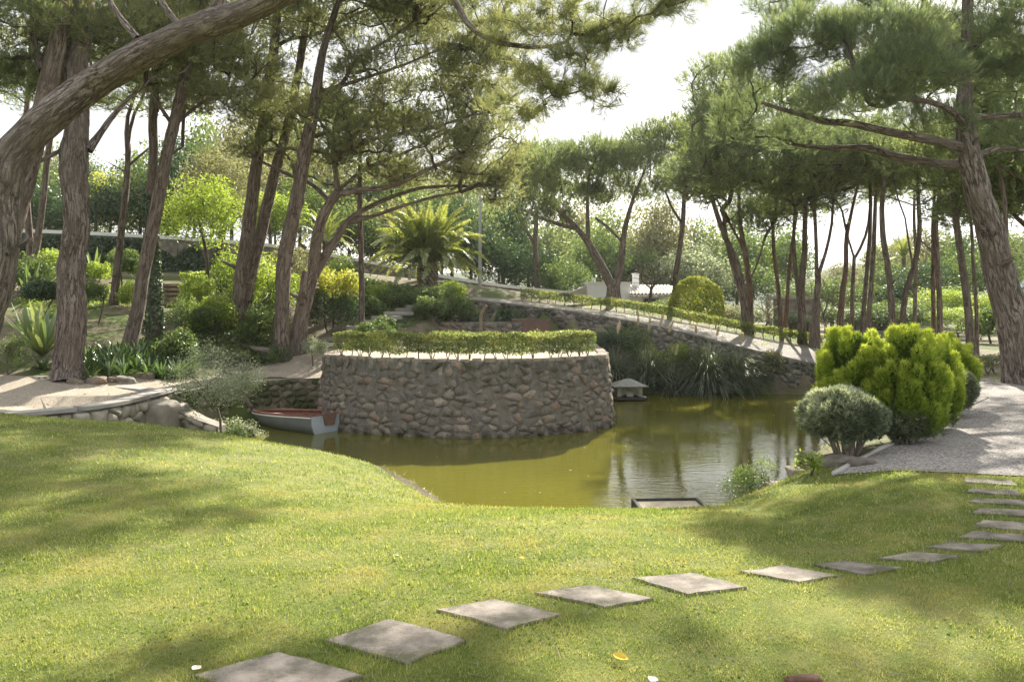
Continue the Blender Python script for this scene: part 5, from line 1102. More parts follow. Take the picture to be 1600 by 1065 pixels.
# strap-leaved plants on the left bed
def strap_plant(name, label, cat, c, n, L, W, mat, seed, group=None, up=.9, droop=.9, seg=4, leafpart=False, stiff=False):
    r = np.random.default_rng(seed); T = thing(name, label, cat, c, 0, group); G = Geo()
    for i in range(n):
        a = r.uniform(0, 2 * math.pi); el = r.uniform(.35, 1.4) if not stiff else r.uniform(.45, 1.45); l = L * r.uniform(.7, 1.1); d = np.array([math.cos(a) * math.cos(el), math.sin(a) * math.cos(el), math.sin(el)])
        pts = []; p = np.array([math.cos(a) * .03, math.sin(a) * .03, 0.]); v = d.copy()
        for k in range(seg + 1):
            pts.append(p.copy()); p = p + v * l / seg; v = norm(v + np.array([0, 0, -droop / seg * (1.2 if k else .5)]) * (.15 if stiff else 1))
        pts = np.array(pts); sd_ = norm(np.cross(d, [0, 0, 1.0])); w = W * np.sin(np.linspace(.35 if not stiff else .5, math.pi, seg + 1)) ** .7; w[-1] = .003
        fold = np.array([0, 0, 1.]) * (W * .22)
        v_ = np.stack([pts - sd_ * w[:, None] * .5 + fold * (w / W)[:, None], pts, pts + sd_ * w[:, None] * .5 + fold * (w / W)[:, None]], 1).reshape(-1, 3); i2 = np.arange((seg + 1) * 3).reshape(seg + 1, 3)
        q = np.concatenate([np.stack([i2[:-1, j], i2[:-1, j + 1], i2[1:, j + 1], i2[1:, j]], -1) for j in (0, 1)])
        cvv = np.full(len(v_), np.clip(r.normal(.5, .2), 0, 1))
        if leafpart: g = Geo(); g.add(v_, q, cv=cvv); g.build('leaf', M[mat], T)
        else: G.add(v_, q, cv=cvv)
    if not leafpart: G.build('leaves', M[mat], T)['kind'] = 'stuff'
    return T
strap_plant('yucca', 'large spiky yucca rosette with stiff sword leaves left of the thickest trunk', 'yucca', hit(66, 556), 26, 1.75, .17, 'yucca', 280, leafpart=True, stiff=True, droop=.3)
strap_plant('yucca', 'second darker yucca rosette close behind the large spiky one', 'yucca', hit(44, 535), 18, 1.3, .12, 'yucca', 281, leafpart=True, stiff=True)
strap_plant('yucca', 'upright yucca with yellowing leaves under the double-trunked slim pine', 'yucca', hit(48, 470), 20, 1.6, .14, 'yucca', 282, leafpart=True, stiff=True)
strap_plant('yucca', 'yucca rosette in front of the ivy screen right of the thickest trunk', 'yucca', hit(148, 436), 16, 1.7, .14, 'yucca', 283, leafpart=True, stiff=True)
strap_plant('yucca', 'bright palm-like rosette below the wooden steps', 'yucca', hit(284, 510), 20, 1.1, .09, 'yucca', 284, leafpart=True, stiff=True)
r = np.random.default_rng(9); spots = []
for k in range(400):
    px, py = r.uniform(132, 300), r.uniform(545, 596)
    if py < 552 + (px < 180) * 6 or (px > 185 and px < 215 and py < 556): continue
    if all((px - a) ** 2 / 240 + (py - b) ** 2 / 28 > 1 for a, b in spots): spots.append((px, py))
STRAPL = ['arching strap-leaved plant in the part of the lush bed touching the thickest trunk', 'arching strap-leaved plant of the lush bed below the leaning pine', 'arching strap-leaved plant of the lush bed below the ivy-wrapped pine', 'arching strap-leaved plant at the end of the lush bed nearest the silver shrub']
rows = sorted(spots, key=lambda s: s[1])[:46]
for k, (px, py) in enumerate(rows):
    strap_plant('strap_leaf_plant', STRAPL[min(3, int((px - 132) / 42))], 'plant', hit(px, py), 34, .62, .045, 'strap', 300 + k, 'strap-leaved plants of the lush bed', leafpart=False)
strap_plant('strap_leaf_plant', 'pale yellow-green tuft at the right foot of the thickest trunk', 'plant', hit(141, 594), 40, .5, .04, 'yucca', 350)
strap_plant('strap_leaf_plant', 'low green tuft at the left foot of the thickest trunk', 'plant', hit(66, 578), 50, .5, .035, 'strap', 351)

# ivy on the trunk
r = np.random.default_rng(10); q0 = foot(240, 26.3); lo = q0; n = 5200; hh = r.random(n) ** .8 * 4.6; th = r.uniform(0, 6.28, n)
T = thing('trunk_ivy', 'dark ivy climbing the straight pine trunk beside the wooden steps', 'ivy', lo); g = Geo()
cx = np.interp(hh, [0, 1.6, 3.1, 4.6, 5.5], [P(240, 0, 26.3)[0], P(239, 0, 26.3)[0], P(236, 0, 26.3)[0], P(234, 0, 26.3)[0], P(238, 0, 26.3)[0]])
rr = (.25 + .07 * vnoise(np.stack([hh * 1.6, th, th * 0], -1)) + .03 * r.normal(size=n)) * np.clip(1.15 - hh / 9, .5, 1.2)
c = np.stack([cx + np.cos(th) * rr, 26.3 + np.sin(th) * rr, lo[2] + hh], -1); leaves(g, c - lo, norm(np.stack([np.cos(th), np.sin(th), th * 0 + .2], -1) + .5 * r.normal(size=(n, 3))), .09, r, None, .8); g.build('foliage', M['ivy'], T, False)
g = Geo()
for a in range(5):
    h2 = np.linspace(-.1, 4.4, 16); t2 = a * 1.25 + .5 * np.sin(h2 + a); x2 = np.interp(h2, [0, 1.6, 3.1, 4.6], [P(q, 0, 26.3)[0] for q in (240, 239, 236, 234)])
    tube(g, np.stack([x2 + np.cos(t2) * .22, 26.3 + np.sin(t2) * .22, lo[2] + h2], -1) - lo, np.linspace(.025, .01, 16), 5)
g.build('stems', M['twig'], T)['kind'] = 'stuff'

# ------------------------------------------------------------------ the palm
pb = hit(668, 449); T = thing('date_palm', 'stout date palm with patterned trunk and full arching crown on the slope', 'palm tree', pb); r = np.random.default_rng(12)
th_ = 1.25; g = Geo(); zz = np.linspace(-.2, th_, 9); tube(g, np.stack([zz * 0, zz * 0, zz], -1), .36 + .08 * np.sin(np.clip(zz / th_, 0, 1) * 3.1), 16); g.build('trunk', M['twig'], T)
bmm = bmesh.new(); bmesh.ops.create_cube(bmm, size=1)
for v_ in bmm.verts: v_.co = Vector((v_.co.x * .12, v_.co.y * .10 * (1 if v_.co.z > 0 else .5), v_.co.z * .15 + v_.co.y * .0)); 
bmesh.ops.bevel(bmm, geom=bmm.edges[:], offset=.02, segments=1, affect='EDGES'); stub = bpy.data.meshes.new('leaf_base'); bmm.to_mesh(stub); bmm.free()
M['stub'] = rough_mat('stub', [(.3, (.2, .15, .1)), (.7, (.5, .42, .32))], 6, 40, .4, .01, .9, .4); stub.materials.append(M['stub'])
for j in range(10):
    for i in range(14):
        a = (i + .5 * (j % 2)) * 2 * math.pi / 14; z = j * th_ / 9.5; rd = .37 + .08 * math.sin(z / th_ * 3.1)
        link_mesh('leaf_base', stub, T, Matrix.Translation((math.cos(a) * rd, math.sin(a) * rd, z)) @ Matrix.Rotation(a - math.pi / 2, 4, 'Z') @ Matrix.Rotation(.5, 4, 'X') @ Matrix.Rotation(.78, 4, 'Y'))
def frond(L, el, droop, r):
    g = Geo(); n = 15; p = np.zeros(3); v = np.array([math.cos(el), 0, math.sin(el)]); pts = []
    for k in range(n + 1):
        pts.append(p.copy()); p = p + v * L / n; v = norm(v + np.array([0, 0, -droop * (k / n) ** 1.2 / n * 3]))
    pts = np.array(pts); tube(g, pts, np.linspace(.028, .006, n + 1), 4); g.cv[-1][:] = .9
    m = 46; u = np.linspace(.12, 1, m); c = np.stack([np.interp(u * n, np.arange(n + 1), pts[:, j]) for j in range(3)], -1); tg = norm(np.stack([np.interp(u * n, np.arange(n + 1), np.gradient(pts[:, j])) for j in range(3)], -1))
    for sg in (-1, 1):
        side = np.array([0, sg, 0]); ll = .42 * np.sin(np.clip(u * 1.05, 0, 1) ** .7 * math.pi * .93 + .12)[:, None] + .08; up = np.cross(tg, side) * -sg * sg; upv = np.stack([-tg[:, 2], tg[:, 0] * 0, tg[:, 0]], -1)
        d = norm(tg * .75 + side * .8 + upv * .28 + .12 * r.normal(size=(m, 3))); mid = c + d * ll * .5 ; tip = c + d * ll + np.array([0, 0, -1]) * ll * .22; wv = norm(np.cross(d, upv)) * .024
        v_ = np.stack([c - wv, c + wv, mid + wv, mid - wv, tip], 1).reshape(-1, 3); b = np.arange(m)[:, None] * 5; g.add(v_, [b + np.array([[0, 1, 2, 3]]), b + np.array([[3, 2, 4]])], cv=np.repeat(np.clip(r.normal(.5, .15, m) + .25 * u, 0, 1), 5))
    return g.mesh('frond', M['palm'], False)
FR = [frond(2.9, e, dr, r) for e, dr in ((1.35, .6), (1.15, 1.0), (.95, 1.25), (.7, 1.45), (.4, 1.5), (.05, 1.2))]
for k in range(120):
    lv = k / 120; m_ = FR[min(5, int(lv * 6))]; a = k * 2.39996; sc = r.uniform(.85, 1.05)
    link_mesh('frond', m_, T, Matrix.Translation((math.cos(a) * .12, math.sin(a) * .12, th_ - .02 + .12 * (1 - lv))) @ Matrix.Rotation(a, 4, 'Z') @ Matrix.Rotation(r.normal() * .08, 4, 'Y') @ Matrix.Rotation(r.normal() * .35, 4, 'X') @ Matrix.Scale(sc, 4))
# smaller palms behind
def small_palm(label, px, d, ytop, k0, nn, sc):
    p = foot(px, d); h = CH - (ytop - HY) * d / F - p[2]; T = thing('palm_tree', label, 'palm tree', p); g = Geo(); zz = np.linspace(-.2, h - .8 * sc, 8); tube(g, np.stack([zz * 0, zz * 0, zz], -1), np.full(8, .14), 9, .1, 6); g.build('trunk', M['bark'], T)
    for k in range(nn):
        lv = k / nn; a = k * 2.4; link_mesh('frond', FR[min(5, int(lv * 6))], T, Matrix.Translation((0, 0, zz[-1])) @ Matrix.Rotation(a, 4, 'Z') @ Matrix.Scale(sc * random.uniform(.85, 1.1), 4))
small_palm('yellow-green fan palm glimpsed between the scarred pine and the forked pine', 508, 40, 360, 0, 30, .62)
small_palm('distant palm seen between the grove trunks', 1412, 58, 392, 0, 26, .6)

# ------------------------------------------------------------------ pampas grass on the far shore
def pampas(label, c, n, L, seed, plumes):
    r = np.random.default_rng(seed); T = thing('pampas_grass', label, 'ornamental grass', c, 0, 'pampas clumps on the far shore'); G = Geo(); a = r.uniform(0, 2 * math.pi, n); el = r.uniform(.35, 1.5, n); l = L * r.uniform(.6, 1.15, n); seg = 5
    d = np.stack([np.cos(a) * np.cos(el), np.sin(a) * np.cos(el), np.sin(el)], -1); p = np.stack([np.cos(a) * .12, np.sin(a) * .12, a * 0], -1) * r.uniform(0, 1, (n, 1)) * 2; sd_ = norm(np.cross(d, [0, 0, 1.])); v = d.copy(); rows_ = []
    for k in range(seg + 1):
        w = .014 * math.sin(.5 + (math.pi - .52) * k / seg); rows_.append(np.stack([p - sd_ * w, p + sd_ * w], 1)); p = p + v * (l / seg)[:, None]; v = norm(v + np.array([0, 0, -.85]) * (k / seg * 1.6 + .12) * r.uniform(.4, 1.2, (n, 1)))
    V = np.stack(rows_, 1).reshape(n, -1, 3); i2 = np.arange((seg + 1) * 2).reshape(-1, 2); q = np.stack([i2[:-1, 0], i2[:-1, 1], i2[1:, 1], i2[1:, 0]], -1)
    G.add(V.reshape(-1, 3), (q[None] + (np.arange(n) * (seg + 1) * 2)[:, None, None]).reshape(-1, 4), cv=np.repeat(np.clip(r.normal(.4, .2, n), 0, 1), (seg + 1) * 2)); G.build('blades', M['pampas'], T)['kind'] = 'stuff'
    for (ox, h, ln) in plumes:
        g = Geo(); e = np.array([ox, r.normal() * .15, h]); b = np.array([ox * .3, 0, .1]); pt = catmull(np.array([b, (b + e) / 2 - np.array([ox * .1, 0, 0]), e]), 4); tube(g, pt, np.linspace(.009, .005, len(pt)), 4); g.build('stalk', M['twig_pale'], T)
        g = Geo(); m = 260; t = r.random(m); ax = norm(e - (b + e) / 2 + np.array([.12, 0, 0])); c_ = e + ax * (t[:, None] - .3) * ln + r.normal(size=(m, 3)) * .018 * (1 - t[:, None]); tufts(g, c_, np.tile(ax, (m, 1)) + r.normal(size=(m, 3)) * .3, 4, .09, .009, .35, r); g.build('plume', M['plume'], T, False)
    return T
for k, (px, d, L, n, lb, pl) in enumerate([
    (962, 30.9, 1.4, 520, 'leftmost dark pampas clump close behind the bastion corner', [(.1, 1.9, .4)]),
    (1012, 31.0, 1.6, 640, 'pampas clump with the tallest pale plumes behind the duck house', [(-.3, 2.3, .45), (.05, 2.1, .4), (.45, 2.25, .42), (.8, 2.05, .4)]),
    (1052, 30.85, 1.4, 520, 'shorter pampas clump left of the big drooping one', [(.1, 1.7, .35)]),
    (1108, 30.85, 2.15, 1100, 'biggest pampas clump drooping over the water', [(-.5, 2.3, .3), (.3, 2.2, .3)]),
    (1148, 30.85, 1.8, 800, 'pampas clump at the right of the biggest one', [(.2, 1.9, .3)])]):
    q = foot(px, d); pampas(lb, q, n, L, 400 + k, pl)
for k, (px, d, rx, rz, mt, lb) in enumerate([(955, 31.6, .9, .6, 'leaf_dark', 'dark shrub in the gap between bastion and pampas'), (985, 32.0, .9, .6, 'leaf_mid', 'green shrub rising behind the leftmost pampas'), (1040, 31.6, 1.2, .55, 'leaf_bright', 'yellowish shrub behind the plumed pampas'), (1085, 31.6, .9, .5, 'leaf_olive', 'olive shrub between the pampas clumps'),
     (1180, 30.95, .75, .6, 'leaf_mid', 'bushy shrub at the right end of the far shore'), (1205, 30.8, .6, .65, 'leaf_olive', 'brownish shrub against the pale ramp wall end'), (935, 30.4, .8, .8, 'leaf_dark', 'dark shrub hugging the back corner of the bastion')]):
    plant('shore_shrub', lb, 'shrub', foot(px, d), rx, .5, rz, rz * .9, 4600, .075, mt, 410 + k, 4, .02, 'shrubs on the far shore', k=16)
# ------------------------------------------------------------------ background trees and shrubs
GB = 'trees beyond the garden wall'
rowsb = [ # px, d, ytop, width, material, seed label
 (-30, 52, 285, 7, 'leaf_dark', 'dark layered conifer-like tree at the far left above the white coping'),
 (55, 50, 265, 7.5, 'leaf_dark', 'dark tree seen between the arched trunk and the thickest trunk'),
 (100, 62, 225, 8, 'leaf_mid', 'taller mid-green tree whose top rises behind the thickest trunk'),
 (155, 48, 265, 5.5, 'leaf_dark', 'dark shadowy tree right of the thickest trunk'),
 (172, 56, 240, 7, 'leaf_yellow', 'autumn-yellow tree top behind the slim dark pine'),
 (222, 50, 235, 6.5, 'leaf_mid', 'green tree between the slim dark pine and the ivy trunk'),
 (262, 52, 205, 7, 'leaf_dark', 'dark rounded tree right of the ivy trunk'),
 (300, 62, 160, 8, 'leaf_mid', 'tall soft green tree filling the gap above the slender garden tree'),
 (365, 48, 215, 6, 'leaf_olive', 'dusty olive tree left of the double pine'),
 (395, 56, 170, 8, 'leaf_olive', 'high olive-toned tree between the double pine stems'),
 (425, 46, 280, 5, 'leaf_bright', 'sunlit bright tree between the double pine and the scarred pine'),
 (470, 50, 260, 6, 'leaf_mid', 'green tree behind the forked pine'),
 (500, 60, 200, 8, 'leaf_olive', 'tall pale tree behind the layered canopy'),
 (545, 50, 300, 6, 'leaf_mid', 'leafy tree left of the date palm'),
 (600, 53, 290, 7, 'leaf_olive', 'olive tree behind the palm fronds at left'),
 (650, 58, 260, 8, 'leaf_mid', 'tree behind the crown of the date palm'),
 (705, 52, 300, 6, 'leaf_dark', 'very dark tree right behind the palm'),
 (748, 50, 330, 5.5, 'leaf_dark', 'dark tree beside the grey lamp post'),
 (785, 56, 290, 6, 'leaf_dark', 'shadowed tree right of the lamp post'),
 (825, 52, 360, 5.5, 'leaf_dark', 'dark dense tree left of the yellow-green one behind the wall'),
 (880, 50, 388, 4.2, 'leaf_mid', 'small yellow-green tree standing over the boundary wall'),
 (940, 62, 330, 7, 'leaf_mid', 'green tree behind the forks of the broad umbrella pine'),
 (985, 60, 365, 6, 'leaf_mid', 'rounded tree above the cottage roof'),
 (1020, 66, 330, 7, 'leaf_olive', 'greyish tree behind the cottage chimney'),
 (1040, 58, 395, 6, 'leaf_olive', 'soft tree left of the topiary dome'),
 (1085, 56, 360, 6.5, 'leaf_grey', 'grey-green tree standing behind the topiary dome'),
 (1120, 62, 375, 6, 'leaf_mid', 'green tree behind the crossing grove trunks'),
 (1175, 60, 400, 7, 'leaf_mid', 'tree between the crossing pines and the reddish ones'),
 (1200, 72, 330, 9, 'leaf_mid', 'broad green tree far behind the reddish pines'),
 (1240, 56, 435, 5, 'leaf_mid', 'low tree behind the grey hut'),
 (1300, 56, 420, 5, 'leaf_mid', 'low tree behind the wide V-forked pine'),
 (1325, 80, 400, 8, 'leaf_olive', 'far pale tree in the gap right of the V-forked pine'),
 (1362, 52, 430, 5, 'leaf_mid', 'rounded tree behind the twin straight stems'),
 (1400, 60, 395, 7, 'leaf_mid', 'tree behind the bowed grove pine'),
 (1440, 50, 400, 6, 'leaf_dark', 'glossy dark tree behind the snaking trunk'),
 (1470, 46, 440, 4.6, 'leaf_bright', 'sunlit shrubby tree behind the pair of straight trunks'),
 (1500, 56, 375, 7, 'leaf_mid', 'tree behind the bent grove pine'),
 (1545, 48, 450, 4.5, 'leaf_bright', 'yellow-green bush tree left of the leaning giant'),
 (1560, 80, 380, 9, 'leaf_mid', 'far tree behind the leaning giant'),
 (1600, 60, 440, 6, 'leaf_mid', 'tree at the right frame edge beside the pale pyramid roof'),
 (1640, 50, 470, 5, 'leaf_bright', 'sunlit bush at the right frame edge behind the leaning giant'),
 (1225, 90, 345, 9, 'leaf_mid', 'far tree crown in the haze above the hut'),
 (1480, 90, 365, 10, 'leaf_olive', 'far pale tree crown seen high between the right grove trunks'),
 (900, 85, 300, 10, 'leaf_olive', 'far pale tree beyond the broad umbrella pine'),
 (430, 75, 130, 11, 'leaf_olive', 'far tall pale tree behind the double pine'),
 (60, 80, 200, 10, 'leaf_olive', 'far pale tree at the left skyline'),
 (240, 80, 190, 10, 'leaf_mid', 'far green tree on the left skyline'),
 (1035, 64, 285, 7, 'leaf_olive', 'far pine-like tree crown behind the thin dark umbrella pine'),
 (1095, 66, 320, 7.5, 'needle', 'far dark green tree behind the leaning crossing pines'),
 (1150, 68, 330, 8, 'leaf_mid', 'far tree closing the gap between the crossing pines'),
 (960, 72, 300, 9, 'needle', 'far tall tree behind the right fork of the broad umbrella pine'),
 (870, 70, 320, 8, 'needle', 'far tree behind the left fork of the broad umbrella pine'),
 (1400, 72, 350, 7, 'needle_warm', 'far pale green tree top seen right of the bowed grove pine'),
 (1455, 66, 340, 7.5, 'leaf_olive', 'tall far tree behind the pair of straight trunks'),
 (1525, 62, 330, 8, 'leaf_mid', 'tall tree right behind the leaning giant trunk'),
 (1590, 75, 345, 8, 'leaf_olive', 'tall far tree closing the right frame edge'),
 (640, 66, 225, 9, 'needle', 'tall far tree above the palm crown'),
 (580, 62, 215, 9, 'leaf_mid', 'tall far tree left above the palm'),
 (735, 62, 235, 8, 'needle', 'tall dark far tree right above the lamp post'),
 (460, 64, 190, 8, 'leaf_mid', 'tall far tree between the scarred pine and the forked pine'),
 (350, 70, 150, 9, 'leaf_olive', 'very tall far tree left of the double pine'),
 (130, 66, 205, 8, 'leaf_mid', 'tall far tree right of the thickest trunk'),
 (20, 64, 215, 8, 'leaf_mid', 'tall far tree at the left frame edge'),
 (690, 80, 240, 10, 'leaf_olive', 'far pale tree on the skyline behind the palm'),
 (780, 85, 270, 9, 'leaf_mid', 'far green tree on the skyline right of the palm'),
]
for k, (px, d, yt, w, mt, lb) in enumerate(rowsb):
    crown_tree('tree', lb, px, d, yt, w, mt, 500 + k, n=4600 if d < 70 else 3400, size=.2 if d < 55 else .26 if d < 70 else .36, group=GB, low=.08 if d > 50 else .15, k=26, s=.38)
# row of low growth under the grove
for k, (px, d, yt, w, mt, lb) in enumerate([(1140, 45, 470, 3.2, 'leaf_olive', 'twiggy grey-brown bush right of the topiary dome'), (1195, 44, 470, 3.6, 'leaf_grey', 'pale dense bush between the first grove trunks'), (1275, 45, 465, 4, 'leaf_mid', 'bush under the sky gap'), (1335, 45, 470, 4, 'leaf_mid', 'bush under the Y-forked pine'),
     (1385, 44, 460, 4, 'leaf_mid', 'bush beside the low tiled shed'), (1455, 42, 465, 3.6, 'leaf_mid', 'dark bush behind the pair of straight trunks'), (1500, 40, 470, 3.6, 'leaf_bright', 'sunlit bush left of the bent pine'), (1550, 36, 480, 3.4, 'leaf_mid', 'bush left of the leaning giant, nearer the path'),
     (1620, 34, 490, 3.2, 'leaf_bright', 'bright bush at the right frame edge'), (1240, 42, 480, 2.6, 'leaf_grey', 'small grey bush in front of the hut'), (1030, 44, 462, 2.4, 'leaf_mid', 'rounded bush leaning on the topiary dome')]):
    crown_tree('bush', lb, px, d, yt, w, mt, 560 + k, n=3000, size=.15, group='bushes under the grove', cat='bush', low=.02, trunkw=.06, k=16)
# topiary dome
p = foot(1088, 42); T = thing('topiary_dome', 'large clipped yellow-green topiary dome on the lawn behind the ramp hedge', 'topiary', p); g = Geo(); r = np.random.default_rng(600)
c_, d_ = ell(17000, r, (0, 0, 1.15), 1.42, 1.4, 1.55, .93); c_ += d_ * .09 * vnoise(c_ * 3)[:, None]; ok = c_[:, 2] > .1; leaves(g, c_[ok], norm(d_[ok] + .7 * r.normal(size=(ok.sum(), 3))), .11, r, np.clip(.45 + .25 * vnoise(c_[ok] * 2.5) + .2 * d_[ok][:, 2], 0, 1), .6)
g.build('foliage', M['leaf_topiary'], T, False)
for k in range(5):
    g = Geo(); a = k * 1.256; e = np.array([math.cos(a) * 1.1, math.sin(a) * 1.1, 1.7]); tube(g, catmull(np.array([[math.cos(a) * .1, math.sin(a) * .1, -.1], e * .5 + np.array([0, 0, .1]), e]), 4), np.linspace(.05, .015, 9), 6); g.build('stem', M['twig'], T)
# bare little tree before the cottage
def bare_tree(label, px, d, h, seed, mat='twig'):
    p = foot(px, d); r = np.random.default_rng(seed); T = thing('bare_tree', label, 'tree', p); att, _ = ell(70, r, (0, 0, h * .68), h * .5, h * .4, h * .4, .4, -.2)
    pos, par, root, ns = grow([(0, 0, -.1), (0, 0, .25 * h)], [0, .5], att, r, .5, .25, -.04, .1); gs, _ = branch_geos(pos, par, root, ns, .011, 2.0, None, (7, 5, 4), r)
    g = Geo(); tube(g, [(0, 0, -.2), (0, 0, .12 * h), (0, 0, .27 * h)], [.09, .075, .06], 8, .1, 6); g.build('trunk', M[mat], T)
    for q in gs.values(): q.build('branch', M[mat], T)
bare_tree('leafless small tree with fanning branches in front of the white cottage', 1015, 41, 2.6, 610)
bare_tree('leafless bushy tree under the wide V-forked pine', 1290, 40, 2.8, 611, 'twig_pale')
bare_tree('leafless pale shrub behind the first grove trunks', 1205, 41, 2.0, 612, 'twig_pale')

# ------------------------------------------------------------------ cottage, hut, shed, far roof, lamp post
p = foot(960, 47); base = p[2]
T = thing('white_cottage', 'low white cottage with tiled lean-to and chimney behind the broad umbrella pine', 'house', (p[0], 47, base))
def zat(py, d): return CH - (py - HY) * d / F - base
def xat(px, d): return (px - 800) * d / F - p[0]
x0, x1, x2 = xat(917, 47), xat(985, 47), xat(1058, 47)
bmo(box(x1 - x0, 4.5, zat(443, 47) + .2, ((x0 + x1) / 2, 2.25, zat(443, 47) / 2 - .1)), 'wall', M['white_wall'], T)
bmo(box(x1 - x0 + .12, 4.6, .1, ((x0 + x1) / 2, 2.25, zat(443, 47) + .05)), 'parapet', M['coping'], T)
bmo(box(x2 - x1 - .02, 3.6, zat(463, 47) + .2, ((x1 + x2) / 2 + .01, 2.2, zat(463, 47) / 2 - .1)), 'wall', M['white_wall'], T)
# grey side wall stepping down at the left
v = [(xat(893, 47), -.1, -.2), (x0 - .02, -.1, -.2), (x0 - .02, -.1, zat(446, 47)), (xat(893, 47), -.1, zat(456, 47))]
bm = bmesh.new(); f = [bm.verts.new((a, b + dy, c)) for dy in (0, 3.2) for a, b, c in v]
for q in ((0, 1, 2, 3), (7, 6, 5, 4), (0, 4, 5, 1), (1, 5, 6, 2), (2, 6, 7, 3), (3, 7, 4, 0)): bm.faces.new([f[i] for i in q])
bmo(bm, 'side_wall', M['concrete'], T)
# tiled roof: rows of half-round tiles
rf = bmo(box(x2 - x1 + .3, 2.9, .06, (0, 0, 0)), 'roof', M['tile'], T, loc=((x1 + x2) / 2 + .05, 1.1, (zat(461, 47) + zat(447, 47)) / 2 + .02), rot=(math.atan2(zat(447, 47) - zat(461, 47), 2.6), 0, 0))
g = Geo(); nt_ = int((x2 - x1 + .3) / .2)
for i in range(nt_):
    xx = -(x2 - x1 + .3) / 2 + .1 + i * .2
    for j in range(7):
        yy = -1.45 + j * .41; tube(g, np.array([[xx, yy - .02, .055], [xx, yy + .42, .035]]), [.085, .07], 8)
g.build('tiles', M['tile'], rf)['kind'] = 'stuff'
ch = bmo(box(.34, .34, .8, (0, 0, .4), .02), 'chimney', M['white_wall'], T, loc=(xat(998, 48), 2.2, zat(449, 47)))
bmo(box(.42, .42, .07, (0, 0, .84)), 'chimney_cap', M['coping'], ch)
def win(px0, px1, py0, py1, nm_='window', dark=True):
    a, b = xat(px0, 47), xat(px1, 47); z0_, z1_ = zat(py1, 47), zat(py0, 47); yy = -.02 if px0 < 985 else .38
    fr = bmo(box(b - a + .12, .1, z1_ - z0_ + .12, ((a + b) / 2, yy, (z0_ + z1_) / 2)), nm_, M['concrete'], T); bmo(box(b - a, .06, z1_ - z0_, ((a + b) / 2, yy - .035, (z0_ + z1_) / 2)), 'pane', M['glass'], fr)
win(936, 950, 466, 476); win(1008, 1032, 467, 492, 'door')
p2 = foot(1245, 43); T = thing('stone_hut', 'small grey stone hut with flat slab roof between the grove trunks', 'hut', p2)
bmo(box(1.7, 1.6, 2.0, (0, .4, .9), .02), 'wall', M['mortar'], T); bmo(box(2.0, 1.9, .14, (0, .4, 1.97), .02), 'roof', M['concrete'], T); bmo(box(.5, .06, .9, (.2, -.42, .5)), 'door', M['wood_dark'], T)
p2 = foot(1395, 46); T = thing('low_shed', 'long low shed with pale roof behind the golden cypresses', 'shed', p2)
hh = CH - (497 - HY) * 46 / F - p2[2]
bmo(box(4.6, 2.2, hh, (0, .6, hh / 2 - .05)), 'wall', M['concrete'], T); bmo(box(5.0, 2.8, .14, (0, .5, 0), .01), 'roof', M['tile'], T, loc=(0, .1, hh + .12), rot=(.16, 0, 0)); bmo(box(.9, .05, .45, (-.8, -.52, hh * .55)), 'window', M['glass'], T)
p2 = foot(1600, 70); T = thing('pavilion', 'distant pavilion with pale grey pyramid roof at the right frame edge', 'pavilion', p2); hz = CH - (437 - HY) * 70 / F - p2[2]; he = CH - (470 - HY) * 70 / F - p2[2]
bm = bmesh.new(); b_ = [bm.verts.new((sx * 2.1, sy * 2.1, he)) for sx, sy in ((-1, -1), (1, -1), (1, 1), (-1, 1))]; t_ = bm.verts.new((0, 0, hz)); bm.faces.new(b_[::-1])
for i in range(4): bm.faces.new((b_[i], b_[(i + 1) % 4], t_))
M['slate'] = rough_mat('slate', [(.3, (.4, .42, .46)), (.7, (.5, .52, .56))], 5, 30, .2); bmo(bm, 'roof', M['slate'], T); bmo(box(3.6, 3.6, he, (0, 0, he / 2 - .01)), 'wall', M['white_wall'], T)
p2 = foot(750, 45.6); T = thing('lamp_post', 'plain grey lamp post behind the boundary wall right of the palm', 'lamp post', p2); g = Geo(); tube(g, [(0, 0, -.3), (0, 0, 3), (0, 0, 6.2)], [.1, .085, .07], 10); g.build('pole', M['metal'], T)
g = Geo(); tube(g, catmull(np.array([[0, 0, 6.1], [.1, -.2, 6.45], [.1, -.8, 6.5]]), 5), np.full(11, .04), 8); g.build('arm', M['metal'], T); bmo(box(.22, .6, .12, (.1, -1.05, 6.5), .04), 'lamp_head', M['metal'], T)

# ------------------------------------------------------------------ steps
def steps(name, label, px0, px1, py0, py1, n, mat, seed, d=None):
    a = hit((px0 + px1) / 2, py1); b = hit((px0 + px1) / 2, py0); T = thing(name, label, 'steps', a)
    for k in range(n):
        t = (k + .5) / n; q = a + (b - a) * t; w = (px1 - px0) * q[1] / F; s_ = np.array([0, (b - a)[1] / n, (b - a)[2] / n])
        bmo(box(w, .12, .13, (0, 0, 0), .02), 'riser', M['wood' if mat == 'wood' else 'stone_pale'], T, loc=q - a + np.array([0, 0, s_[2] * .5])); bmo(box(w, abs(s_[1]) * .92, .05, (0, 0, 0), .008), 'tread', M['gravel_warm' if mat == 'wood' else 'concrete'], T, loc=q - a + np.array([0, abs(s_[1]) * .52, s_[2] * .5 + .03]))
steps('wooden_steps', 'flight of sunlit earth steps edged with logs climbing to the ivy screen', 254, 283, 446, 482, 5, 'wood', 1)
steps('stone_steps', 'short flight of stone steps at the left end of the bastion hedge', 503, 538, 530, 556, 3, 'stone', 2)
for k, (px, py) in enumerate([(566, 521), (585, 512), (604, 505), (622, 498), (640, 492), (656, 487)]):
    q = hit(px, py); bm = box(1.15, .42, .14, (0, 0, 0), .03)
    tag(bmo(bm, 'path_step', M['concrete'], None, loc=q + np.array([0, 0, .2]), rot=(0, 0, .25)), 'pale stone tread of the stepped path climbing toward the palm', 'step', 'treads of the stepped path to the palm')
